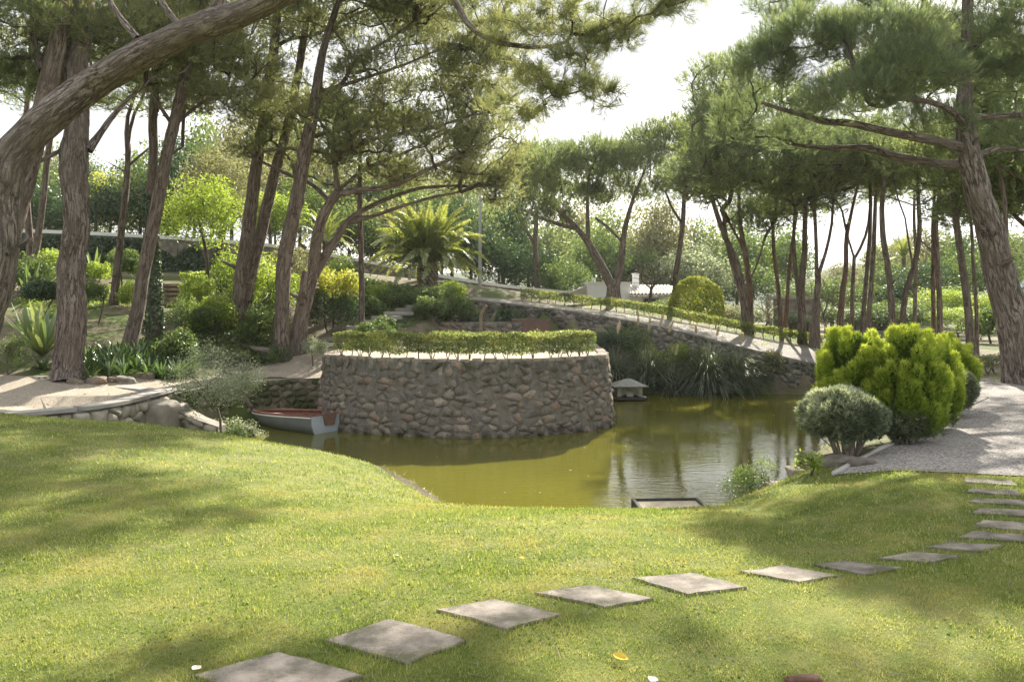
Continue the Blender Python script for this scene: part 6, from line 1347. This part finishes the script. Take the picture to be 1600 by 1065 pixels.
# fallen log and trough
q = hit(400, 553); g = Geo(); tube(g, catmull(np.array([(-.9, .1, .2), (0, 0, .1), (1.0, -.1, .0)]), 4), [.1, .1, .1, .1, .1, .1, .1, .1, .09], 10, .1, 5); o = g.build('fallen_log', M['twig_pale']); o.location = q + np.array([0, 0, .05]); tag(o, 'pale fallen log lying on the bank left of the scarred pine', 'log')
q = P(830, 520, 33.0); T = thing('wooden_trough', 'small brown wooden trough against the pale ramp wall behind the hedge', 'trough', (q[0], 33.2, tz(q[0], 33.2)))
bmo(box(1.5, .6, .62, (0, 0, .33), .02), 'body', M['padwood'], T); bmo(box(1.36, .46, .02, (0, 0, .65)), 'soil_fill', M['soil'], T); bmo(box(1.56, .66, .06, (0, 0, .60), .01), 'rim', M['padwood'], T)
q = P(752, 522, 30.5); g = Geo(); zz = tz(q[0], 30.5)
pt = catmull(np.array([(0, 0, -.2), (-.02, 0, .5), (.0, 0, .95), (.14, 0, 1.22), (.22, 0, 1.3)]), 5); tube(g, pt, np.interp(np.linspace(0, 1, len(pt)), [0, .3, .8, 1], [.1, .06, .07, .03]), 9, .12, 6)
o = g.build('driftwood_post', M['wood']); o.location = (q[0], 30.5, zz); tag(o, 'curved pale driftwood post standing behind the bastion hedge', 'post')
q = P(770, 522, 30.6); g = Geo(); tube(g, catmull(np.array([(0, 0, -.1), (.03, 0, .25), (-.02, 0, .42)]), 4), np.interp(np.linspace(0, 1, 9), [0, .5, 1], [.11, .09, .03]), 9, .2, 6); o = g.build('driftwood_stump', M['redwood']); o.location = (q[0], 30.6, tz(q[0], 30.6)); tag(o, 'short reddish stump beside the curved driftwood post', 'stump')

# ------------------------------------------------------------------ rowing boat
st = P(513, 660, 21.75); bw = P(393, 655, 23.7); ax = np.array([bw[0] - st[0], bw[1] - st[1]]); Lb = float(np.linalg.norm(ax)); rz = math.atan2(ax[1], ax[0])
B = thing('rowing_boat', 'small grey rowing boat with red-brown interior moored against the bastion', 'boat', (st[0], st[1], WATER), rz)
def hull(inset, zoff, close):
    ns = 22; rows_ = []
    for i in range(ns + 1):
        t = i / ns; b = .62 * (1 - max(0, (t - .25) / .75) ** 2.3) ** .9 * (.94 + .06 * min(1, t * 4)); b = max(b, .015) - inset * .8; b = max(b, .01); sh = .40 - .15 * t ** 1.2 ; kl = -.09 + .3 * max(0, (t - .6) / .4) ** 2.2; x = t * Lb * (1 + .0)
        ch_z = kl + .10 + .06 * t; row = [(x, 0, kl), (x, b * .55, kl + .035), (x, b * .84, ch_z), (x, b * .96, (ch_z + sh) / 2), (x, b, sh)]
        row = [(x - (.04 if t > .95 else 0), y, max(z, zoff + kl) if inset else z) for x, y, z in row]; rows_.append([(a, -b2, c) for a, b2, c in row[::-1]] + row[1:])
    V = np.array(rows_, float); m = V.shape[1]; i2 = np.arange(V.shape[0] * m).reshape(-1, m); q = np.stack([i2[:-1, :-1], i2[1:, :-1], i2[1:, 1:], i2[:-1, 1:]], -1).reshape(-1, 4); return V, q
V, q = hull(0, 0, True); g = Geo(); g.add(V.reshape(-1, 3), q); g.build('hull', M['boat_shaded'], B)
V2, q2 = hull(.03, .04, True); g = Geo(); v2 = V2.reshape(-1, 3) + np.array([0.012, 0, .018]); g.add(v2, q2[:, ::-1]); g.build('inner_hull', M['redwood'], B)
bm = bmesh.new(); out = [tuple(p_) for p_ in V[0]]; a_ = [bm.verts.new((p_[0] - .035, p_[1], p_[2] + (.05 if i in (0, len(out) - 1) else 0))) for i, p_ in enumerate(out)]; b_ = [bm.verts.new((p_[0] + .0, p_[1], p_[2] + (.05 if i in (0, len(out) - 1) else 0))) for i, p_ in enumerate(out)]
bm.faces.new(a_[::-1]); bm.faces.new(b_); n_ = len(a_)
for i in range(n_): bm.faces.new((a_[i], a_[(i + 1) % n_], b_[(i + 1) % n_], b_[i]))
bmo(bm, 'transom', M['boat_lit'], B)
g = Geo()
for sgn in (0, -1):
    tube(g, V[:, sgn] + np.array([0, 0, .012]), np.full(len(V), .022), 6)
g.build('gunwale', M['coping'], B)
g = Geo(); 
for sgn, s_ in ((0, -1), (-1, 1)): 
    e = V[:, sgn] + np.array([0, -s_ * .035, .05]); v_ = np.concatenate([e + (0, -.014, -.04), e + (0, .014, -.04), e + (0, .014, .035), e + (0, -.014, .035)]); n_ = len(e); i = np.arange(n_ - 1); g.add(v_, np.concatenate([np.stack([i + k * n_, i + 1 + k * n_, i + 1 + ((k + 1) % 4) * n_, i + ((k + 1) % 4) * n_], -1) for k in range(4)]))
g.build('coaming', M['redwood'], B)
bmo(box(.05, 1.16, .07, (0, 0, 0), .01), 'stern_rail', M['redwood'], B, loc=(-.005, 0, .435))
bm = bmesh.new(); pp = [(-.24, .17), (-.15, -.14), (.15, -.14), (.24, .17)]; vs = [[bm.verts.new((x_, y_, z_)) for y_, z_ in pp] for x_ in (-.075, -.038)]
bm.faces.new(vs[0]); bm.faces.new(vs[1][::-1])
for i in range(4): bm.faces.new((vs[0][i], vs[1][i], vs[1][(i + 1) % 4], vs[0][(i + 1) % 4]))
bmo(bm, 'motor_pad', M['padwood'], B, loc=(0, 0, .33))
for x_ in (.75, 1.6, 2.35):
    if x_ < Lb - .4: bmo(box(.24, 1.1 * (1 - max(0, (x_ / Lb - .25) / .75) ** 2.3), .03, (0, 0, 0), .008), 'thwart', M['redwood'], B, loc=(x_, 0, .27))
# ------------------------------------------------------------------ duck house
q = P(985, 624, 28.7); D = thing('duck_house', 'little floating duck house with hipped grey roof and two arched doors', 'duck house', (q[0] - .05, 28.9, WATER + .05), .06); D.scale = (1, 1, 1.05)
bmo(box(1.15, .95, .09, (0, 0, .03), .01), 'float', M['wood_dark'], D)
bm = bmesh.new(); o_ = [(-.42, .08), (-.34, .08)]
def arch(cx, w, z0_, h): return [(cx - w, z0_)] + [(cx + w * math.cos(math.pi - math.pi * k / 8), z0_ + h - w + w * math.sin(math.pi * k / 8)) for k in range(9)] + [(cx + w, z0_)]
prof = [(-.43, .08)] + arch(-.2, .11, .08, .24) + arch(.22, .11, .08, .24) + [(.43, .08), (.43, .41), (-.43, .41)]
va = [bm.verts.new((a, -.32, b)) for a, b in prof]; vb = [bm.verts.new((a, -.29, b)) for a, b in prof]; bm.faces.new(va); bm.faces.new(vb[::-1])
for i in range(len(va)): bm.faces.new((va[i], vb[i], vb[(i + 1) % len(va)], va[(i + 1) % len(va)]))
bmesh.ops.triangulate(bm, faces=bm.faces[:]); bmo(bm, 'front_wall', M['cream'], D)
for sx in (-.415, .415): bmo(box(.03, .60, .33, (sx, .01, .245)), 'side_wall', M['cream'], D)
bmo(box(.80, .03, .33, (0, .30, .245)), 'back_wall', M['cream'], D); bmo(box(.80, .58, .01, (0, 0, .082)), 'floor_board', M['wood_dark'], D)
bm = bmesh.new(); e_ = [bm.verts.new((sx * .6, sy * .5, .405)) for sx, sy in ((-1, -1), (1, -1), (1, 1), (-1, 1))]; e2 = [bm.verts.new((sx * .6, sy * .5, .43)) for sx, sy in ((-1, -1), (1, -1), (1, 1), (-1, 1))]; t1 = bm.verts.new((-.1, 0, .64)); t2 = bm.verts.new((.1, 0, .64))
bm.faces.new(e_[::-1])
for i in range(4): bm.faces.new((e_[i], e_[(i + 1) % 4], e2[(i + 1) % 4], e2[i]))
bm.faces.new((e2[0], e2[1], t2, t1)); bm.faces.new((e2[1], e2[2], t2)); bm.faces.new((e2[2], e2[3], t1, t2)); bm.faces.new((e2[3], e2[0], t1)); bmo(bm, 'roof', M['grey_roof'], D)
# floating tray by the near shore
q = P(1050, 797, 13.55); T = thing('floating_tray', 'square dark-framed floating tray filled with sand by the near shore', 'raft', (q[0], 13.5, WATER), .05)
bmo(box(1.04, 1.0, .05, (0, 0, .035)), 'sand_bed', M['sand'], T)
for (sx, sy, lx, ly) in ((0, -.53, 1.14, .06), (0, .53, 1.14, .06), (-.54, 0, .06, 1.0), (.54, 0, .06, 1.0)): bmo(box(lx, ly, .14, (sx, sy, .03), .008), 'side_board', M['wood_dark'], T)

# ------------------------------------------------------------------ slabs, kerb strip, stones
SL = [((300, 1050), (437, 1012), (567, 1048), (425, 1092)), ((505, 994), (610, 959), (732, 993), (634, 1030)), ((683, 945), (773, 928), (880, 952), (792, 975)), ((838, 917), (925, 904), (1022, 926), (945, 939)), ((988, 892), (1082, 882), (1167, 907), (1075, 919)),
      ((1155, 880), (1225, 870), (1312, 887), (1250, 898)), ((1270, 868), (1320, 862), (1412, 878), (1352, 886)), ((1368, 860), (1430, 854), (1500, 864), (1448, 871)), ((1445, 848), (1480, 842), (1567, 850), (1530, 858)), ((1497, 835), (1520, 827), (1612, 836), (1600, 846)),
      ((1518, 820), (1535, 811), (1630, 819), (1622, 830)), ((1518, 800), (1528, 793), (1622, 798), (1618, 808)), ((1515, 783), (1522, 778), (1600, 781), (1604, 790)), ((1510, 768), (1516, 763), (1590, 766), (1597, 775)), ((1506, 753), (1510, 747), (1580, 751), (1590, 759))]
SLW = []; r = np.random.default_rng(20)
names_ = ['nearest paving slab, cut by the bottom of the picture', 'second slab from the bottom of the picture, fully visible', 'third slab of the stepping path from the near end', 'fourth slab from the near end, lying mostly in tree shade', 'fifth slab with a pale worn spot in its middle', 'sixth slab with a crack and scattered dirt', 'seventh slab, just above the big shade edge at right', 'eighth slab, where the stepping path starts to bend', 'ninth slab, in the bend of the stepping path', 'tenth slab, cut by the right edge of the picture at the bend',
          'fifth slab down from the gravel in the straight run', 'fourth slab down from the gravel, with a dark crack along it', 'third slab down from the gravel', 'second slab down from the gravel path', 'first slab touching the gravel path edge']
for k, c4 in enumerate(SL):
    w = np.array([g2(x, y, 0.02) for x, y in c4]); SLW.append(w); ce = w.mean(0); z0_ = float(terrain(ce[:1], ce[1:])[0]); zt = z0_
    bm = bmesh.new(); lo_, hi_ = [], []; ring = []
    for i in range(4):
        a, b = w[i], w[(i + 1) % 4]
        for t in np.arange(6) / 6: ring.append(a + (b - a) * t + r.normal(size=2) * (.004 if t else .006))
    ring = np.array(ring); zr_ = terrain(ring[:, 0], ring[:, 1]) - z0_ + .026; ring = ring - ce
    lo_ = [bm.verts.new((x, y, z_ - .07)) for (x, y), z_ in zip(ring, zr_)]; hi_ = [bm.verts.new((x, y, z_ - .006)) for (x, y), z_ in zip(ring, zr_)]; tp_ = [bm.verts.new((x * .98, y * .98, z_ + r.normal() * .001)) for (x, y), z_ in zip(ring, zr_)]; n_ = len(ring)
    for i in range(n_): j = (i + 1) % n_; bm.faces.new((lo_[i], lo_[j], hi_[j], hi_[i])); bm.faces.new((hi_[i], hi_[j], tp_[j], tp_[i]))
    bm.faces.new(tp_); bm.normal_update()
    if tp_[0].link_faces[0].normal.z < 0: bmesh.ops.reverse_faces(bm, faces=bm.faces[:])
    bmesh.ops.recalc_face_normals(bm, faces=bm.faces[:])
    tag(bmo(bm, 'paving_slab', M['slab'], None, loc=(ce[0], ce[1], zt)), names_[k], 'paving slab', 'square slabs of the stepping path')
E_ = catmull([tuple(p_) for p_ in PATH_EDGE[:7]], 8); v, q = strip(E_, -.025, .025, -.03, .045, lambda x, y: terrain(x, y)); g = Geo(); g.add(v, q); o = g.build('path_edging', M['concrete']); tag(o, 'thin pale edging strip between the gravel path and the shrub bed', 'edging')
# stones along the right bank
bst = [(3.60, 9.05, .34), (3.62, 9.42, .3), (3.56, 9.74, .26), (3.45, 10.02, .28), (3.26, 10.25, .24), (3.02, 10.38, .22), (3.68, 8.76, .26), (2.72, 10.36, .2)]
def rock(name, p_, sx, sy, sz, seed, mat, label, cat, group=None):
    r = np.random.default_rng(seed); bm = bmesh.new(); bmesh.ops.create_icosphere(bm, subdivisions=3, radius=1)
    for v_ in bm.verts:
        c = np.array(v_.co); c = np.sign(c) * np.abs(c) ** .5; c = c * (1 + .2 * float(vnoise(np.array([c * 1.3 + seed]))[0]) + .07 * float(vnoise(np.array([c * 4 + seed]))[0])) ; v_.co = Vector(c * np.array([sx, sy, sz]) * .5 / .85)
    return tag(bmo(bm, name, M[mat], None, True, p_, (r.normal() * .1, r.normal() * .1, r.uniform(-.4, .4))), label, cat, group)
for k, (x_, y_, w) in enumerate(bst):
    rock('edging_stone', (x_, y_, tz(x_, y_) + .02), w * .82, w * .8, w * .36, 700 + k, 'stone', 'flat grey stone in the row edging the right bank of the pond', 'stone', 'stones edging the right bank')
for k, (px, py, w) in enumerate([(150, 600, .55), (196, 599, .5), (226, 592, .5), (256, 585, .45), (292, 580, .5), (330, 573, .5), (172, 597, .35), (278, 583, .3), (118, 600, .4)]):
    q = hit(px, py); rock('bed_stone', q + np.array([0, 0, .05]), w * .8, w * .5, w * .4, 720 + k, 'stone', 'weathered rock edging the bed of strap-leaved plants', 'rock', 'rocks edging the strap-leaved bed')
for k, (px, py, w) in enumerate([(300, 655, .5), (285, 650, .45), (345, 658, .45), (370, 650, .5)]):
    x_ = (px - 800) * 20.6 / F; rock('shore_rock', (x_, 20.4 + .25 * k, WATER + .05), w, w * .7, w * .7, 740 + k, 'stone_mossy', 'dark rock at the waterline behind the silver shrub', 'rock', 'rocks at the waterline left of the boat')
# odds and ends on the lawn
def leaf_obj(name, px, py, s, mat, label, cat, rz, curl=.3):
    bm = bmesh.new(); n_ = 8; L_ = []; R_ = []; Cc = []
    for i in range(n_ + 1):
        t = i / n_; w = .32 * math.sin(math.pi * min(1, t * 1.02 + .02)) ** .8 * s; x = (t - .5) * s; z = curl * s * (t - .5) ** 2 * 1.5
        Cc.append(bm.verts.new((x, 0, z))); L_.append(bm.verts.new((x, w, z + w * .5))); R_.append(bm.verts.new((x, -w, z + w * .45)))
    for i in range(n_): bm.faces.new((Cc[i], Cc[i + 1], L_[i + 1], L_[i])); bm.faces.new((R_[i], R_[i + 1], Cc[i + 1], Cc[i]))
    x_, y_ = g2(px, py, .04); tag(bmo(bm, name, M[mat], None, True, (x_, y_, tz(x_, y_) + .035), (.15, .1, rz)), label, cat)
leaf_obj('fallen_leaf', 970, 1018, .08, 'yellow_leaf', 'curled yellow leaf lying in the shaded grass below the slabs', 'leaf', -.5)
leaf_obj('fallen_leaf', 1020, 1053, .07, 'pale_leaf', 'pale pinkish leaf on the grass near the bottom edge', 'leaf', 1.1)
leaf_obj('fallen_leaf', 817, 859, .05, 'yellow_leaf', 'tiny yellow leaf on the lawn in the middle of the shadow band', 'leaf', .3)
leaf_obj('fallen_leaf', 307, 1037, .06, 'pale_leaf', 'small white leaf just left of the nearest slab', 'leaf', 1.3)
leaf_obj('fallen_leaf', 619, 854, .045, 'pale_leaf', 'tiny pale leaf at the tip of the long trunk shadow', 'leaf', 2.2)
x_, y_ = g2(1256, 1056, .02); rock('bark_piece', (x_, y_, tz(x_, y_) + .03), .13, .04, .025, 777, 'brown_bark', 'dark brown piece of bark on the grass at the bottom right', 'bark')

# ------------------------------------------------------------------ grass blades
r = np.random.default_rng(30)
def blades(n, y0, y1, h, w, seed, xk=.68):
    r = np.random.default_rng(seed); y = y0 + (y1 - y0) * r.random(n) ** (1.0); x = r.uniform(-1, 1, n) * (xk * y + .5)
    ok = inpoly(x, y, LAWN); x, y = x[ok], y[ok]; d = polydist(x, y, LAWN); ok = (d > .02) | (r.random(len(x)) < .5); x, y = x[ok], y[ok]
    keep = np.ones(len(x), bool); near = np.zeros(len(x))
    for w_ in SLW:
        c = w_.mean(0); a = np.hypot(x - c[0], y - c[1]) < .65; i = np.nonzero(a)[0]
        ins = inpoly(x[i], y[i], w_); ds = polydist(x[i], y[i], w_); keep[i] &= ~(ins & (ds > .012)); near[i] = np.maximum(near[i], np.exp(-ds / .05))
    x, y, near = x[keep], y[keep], near[keep]; m = len(x); z = terrain(x, y) + .008
    pt = n2(x, y, .9, 3); p2 = n2(x, y, 7, 2, 5.); dk = 1 - .35 * np.clip(pt, 0, 1)
    hh = h * r.uniform(.35, 1.25, m) * dk * (1 + .55 * p2) * (1 + .6 * near); a = r.uniform(0, 2 * math.pi, m); ln = r.uniform(.15, 1.1, m)
    tip = np.stack([x + np.cos(a) * hh * ln, y + np.sin(a) * hh * ln, z + hh], -1); b = np.stack([x, y, z], -1); a2 = a + math.pi / 2 + r.normal(size=m) * .6
    s = np.stack([np.cos(a2), np.sin(a2), a2 * 0], -1) * (w * r.uniform(.7, 1.3, m) * .5)[:, None]
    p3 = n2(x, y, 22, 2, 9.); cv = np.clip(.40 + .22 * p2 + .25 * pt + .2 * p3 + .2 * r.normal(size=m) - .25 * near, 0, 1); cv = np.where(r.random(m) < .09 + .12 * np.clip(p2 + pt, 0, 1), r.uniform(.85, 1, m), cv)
    return np.stack([b - s, b + s, tip], 1).reshape(-1, 3), np.repeat(cv, 3)
g = Geo()
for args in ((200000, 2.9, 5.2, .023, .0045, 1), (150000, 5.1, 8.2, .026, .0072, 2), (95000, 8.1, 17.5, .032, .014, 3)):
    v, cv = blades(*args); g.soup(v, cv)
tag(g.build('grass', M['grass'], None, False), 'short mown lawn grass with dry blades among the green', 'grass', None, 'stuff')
# litter of dry needles on the bank and the left slope
g = Geo(); n = 16000; x = r.uniform(-16, 12, n); y = r.uniform(8, 34, n); ok = ~inpoly(x, y, LAWN) & ~inpoly(x, y, PATH) & ~inpoly(x, y, POND) & ~inpoly(x, y, TERRACE) & ~(inpoly(x, y, [(-5.5, 20), (3.3, 20), (3.3, 30), (-5.5, 30)])); x, y = x[ok], y[ok]; c = np.stack([x, y, terrain(x, y) + .02], -1)
tufts(g, c, np.tile([0, 0, .5], (len(x), 1)) + r.normal(size=(len(x), 3)) * .8, 3, .1, .014, .8, r); tag(g.build('ground_litter', M['leaf_olive'], None, False), 'dry needles and weeds scattered over the bare soil', 'litter', None, 'stuff')
# low ground cover on the slopes
def cover(name, poly_px, n, size, h, mat, seed, label):
    r = np.random.default_rng(seed); poly = [tuple(hit(a, b)[:2]) for a, b in poly_px]; P_ = np.array(poly); x = r.uniform(P_[:, 0].min(), P_[:, 0].max(), n * 2); y = r.uniform(P_[:, 1].min(), P_[:, 1].max(), n * 2); ok = inpoly(x, y, poly); x, y = x[ok][:n], y[ok][:n]
    hz = h * (.6 + .6 * n2(x, y, 1.1, 3)) * r.uniform(.5, 1, len(x)); c = np.stack([x, y, terrain(x, y) + hz], -1); g = Geo(); leaves(g, c, norm(np.array([[0, -.3, 1.]]) + .7 * r.normal(size=(len(x), 3))), size, r, np.clip(.45 + .4 * n2(x, y, .8, 3), 0, 1), .6); tag(g.build(name, M[mat], None, False), label, 'ground cover', None, 'stuff')
cover('ground_cover', [(470, 548), (560, 512), (600, 470), (720, 462), (710, 500), (640, 512), (560, 530), (520, 530)], 13000, .1, .2, 'leaf_mid', 41, 'leafy ground cover on the bank round the stepped path')
cover('ground_cover', [(300, 565), (430, 562), (440, 480), (440, 445), (350, 450), (290, 500)], 15000, .12, .42, 'leaf_mid', 42, 'leafy ground cover among the pine trunks left of centre')
cover('ground_cover', [(810, 478), (1290, 556), (1290, 530), (1000, 482), (830, 466)], 9000, .07, .06, 'leaf_bright', 43, 'thin bright grass behind the ramp hedge')

cover('ground_cover', [(20, 470), (90, 450), (230, 440), (230, 470), (160, 480), (60, 500)], 5000, .1, .12, 'leaf_bright', 44, 'sparse bright weeds near the ivy screen')
cover('ground_cover', [(475, 470), (570, 470), (600, 448), (560, 436), (480, 436)], 7000, .12, .25, 'leaf_mid', 45, 'green cover between the forked pine and the boundary wall')
for k, (px, py, w, h_, mt, lb) in enumerate([(352, 462, 1.2, 1.0, 'leaf_mid', 'rounded shrub behind the foot of the double pine'), (330, 512, .9, .7, 'leaf_bright', 'sunlit shrub below the slender many-stemmed tree'), (455, 455, 1.3, 1.3, 'leaf_olive', 'olive shrub seen between the scarred pine and the forked pine'), (540, 462, 1.2, 1.0, 'leaf_mid', 'shrub above the brilliant yellow-green one, near the wall'),
     (384, 470, 1.3, 1.4, 'leaf_bright', 'tall sunlit shrub behind the sunlit mass'), (270, 560, .8, .5, 'leaf_mid', 'dark low shrub at the back of the strap-leaved bed'), (585, 530, .7, .45, 'leaf_mid', 'leafy clump where the stepped path starts'), (40, 452, 1.2, .8, 'leaf_mid', 'green shrub behind the yellowing yucca'), (215, 470, .8, .6, 'leaf_bright', 'small sunlit bush just left of the ivy trunk')]):
    plant('shrub', lb, 'shrub', hit(px, py + 12), w, w * .75, h_, h_ * .9, 4200, .1, mt, 620 + k, 4, .03, GP, k=18)
r = np.random.default_rng(50); g = Geo(); n = 260; x = r.uniform(-4, 9, n); y = 13 + 17 * r.random(n) ** .8; c = np.stack([x, y, np.full(n, WATER + .006)], -1)
ok = inpoly(x, y, POND) & ~inpoly(x, y, [(-5.6, 20.4), (3.3, 20.4), (3.3, 31), (-5.6, 31)]); c = c[ok]; leaves(g, c, np.tile([0, 0, 1.], (len(c), 1)) + .05 * r.normal(size=(len(c), 3)), .07, r, None, .5); tag(g.build('floating_leaves', M['leaf_olive'], None, False), 'scattered small dry leaves floating on the pond', 'leaves', None, 'stuff')
g = Geo(); n = 420; y = 3 + 6.5 * r.random(n); x = r.uniform(-1, 1, n) * .66 * y; z = terrain(x, y) + .022; a = r.uniform(0, 6.28, n); d_ = np.stack([np.cos(a), np.sin(a), r.normal(size=n) * .15], -1); s_ = np.stack([-np.sin(a), np.cos(a), a * 0], -1) * .0016; c = np.stack([x, y, z], -1); l_ = r.uniform(.03, .09, (n, 1)); v = np.stack([c - s_, c + s_, c + s_ + d_ * l_, c - s_ + d_ * l_], 1).reshape(-1, 3)
g.add(v, (np.arange(n) * 4)[:, None] + np.array([[0, 1, 2, 3]])); tag(g.build('fallen_needles', M['twig_pale'], None, False), 'dry pine needles and straws scattered on the lawn', 'needles', None, 'stuff')

# the air between here and the hills
m = bpy.data.materials.new('haze'); m.use_nodes = True; nt = m.node_tree; nt.nodes.clear(); out = nt.nodes.new('ShaderNodeOutputMaterial'); v = nt.nodes.new('ShaderNodeVolumePrincipled')
v.inputs['Color'].default_value = (.95, .96, 1, 1); v.inputs['Density'].default_value = .00025; v.inputs['Anisotropy'].default_value = .3; nt.links.new(v.outputs[0], out.inputs['Volume'])
tag(bmo(box(1960, 1700, 110, (0, 0, 0)), 'haze', m, None, loc=(0, 720, 49)), 'thin pale haze over the garden and the hills', 'haze', None, 'stuff')

rock('shore_boulder', (-8.5, 19.75, -1.25), .9, .7, .9, 760, 'stone_pale', 'pale boulder wedged between the terrace wall and the landing wall', 'rock')
r = np.random.default_rng(77); g = Geo(); n = 9000; y = 3 + 7 * r.random(n); x = r.uniform(-1, 1, n) * .66 * y; ok = inpoly(x, y, LAWN) & (n2(x, y, 1.9, 3, 30.) > .12)
for w_ in SLW: ok &= ~inpoly(x, y, w_)
x, y = x[ok], y[ok]; c = np.stack([x, y, terrain(x, y) + r.uniform(.015, .03, len(x))], -1); leaves(g, c, norm(np.array([[0, 0, 1.]]) + .35 * r.normal(size=(len(x), 3))), .017, r, None, .95); tag(g.build('clover', M['clover'], None, False), 'clover and small weeds among the lawn grass', 'clover', None, 'stuff')
# thin crust of soil, needles and twigs drifted on the gravel
g = Geo(); n = 1500; y = r.uniform(7.6, 17, n); x = r.uniform(2, 11, n); ok = inpoly(x, y, PATH) & (n2(x, y, .8, 3, 12.) > -.1); x, y = x[ok], y[ok]; c = np.stack([x, y, terrain(x, y) + .03], -1); leaves(g, c, norm(np.array([[0, 0, 1.]]) + .2 * r.normal(size=(len(x), 3))), .045, r, None, .2)
tag(g.build('path_litter', M['twig'], None, False), 'brown needles and twigs lying on the gravel path', 'litter', None, 'stuff')
g = Geo(); n = 1500; y = r.uniform(15.5, 27, n); x = r.uniform(-16, -5, n); ok = inpoly(x, y, TERRACE); x, y = x[ok], y[ok]; c = np.stack([x, y, terrain(x, y) + .035], -1); leaves(g, c, norm(np.array([[0, 0, 1.]]) + .2 * r.normal(size=(len(x), 3))), .08, r, None, .25)
tag(g.build('path_litter', M['twig'], None, False), 'brown needles and twigs lying on the left terrace path', 'litter', None, 'stuff')

plant('waterside_shrub', 'green shrub covering the end of the landing wall beside the silver shrub', 'shrub', foot(352, 19.0), .55, .4, .5, .55, 2600, .06, 'leaf_mid', 771, 4, .015, k=12)
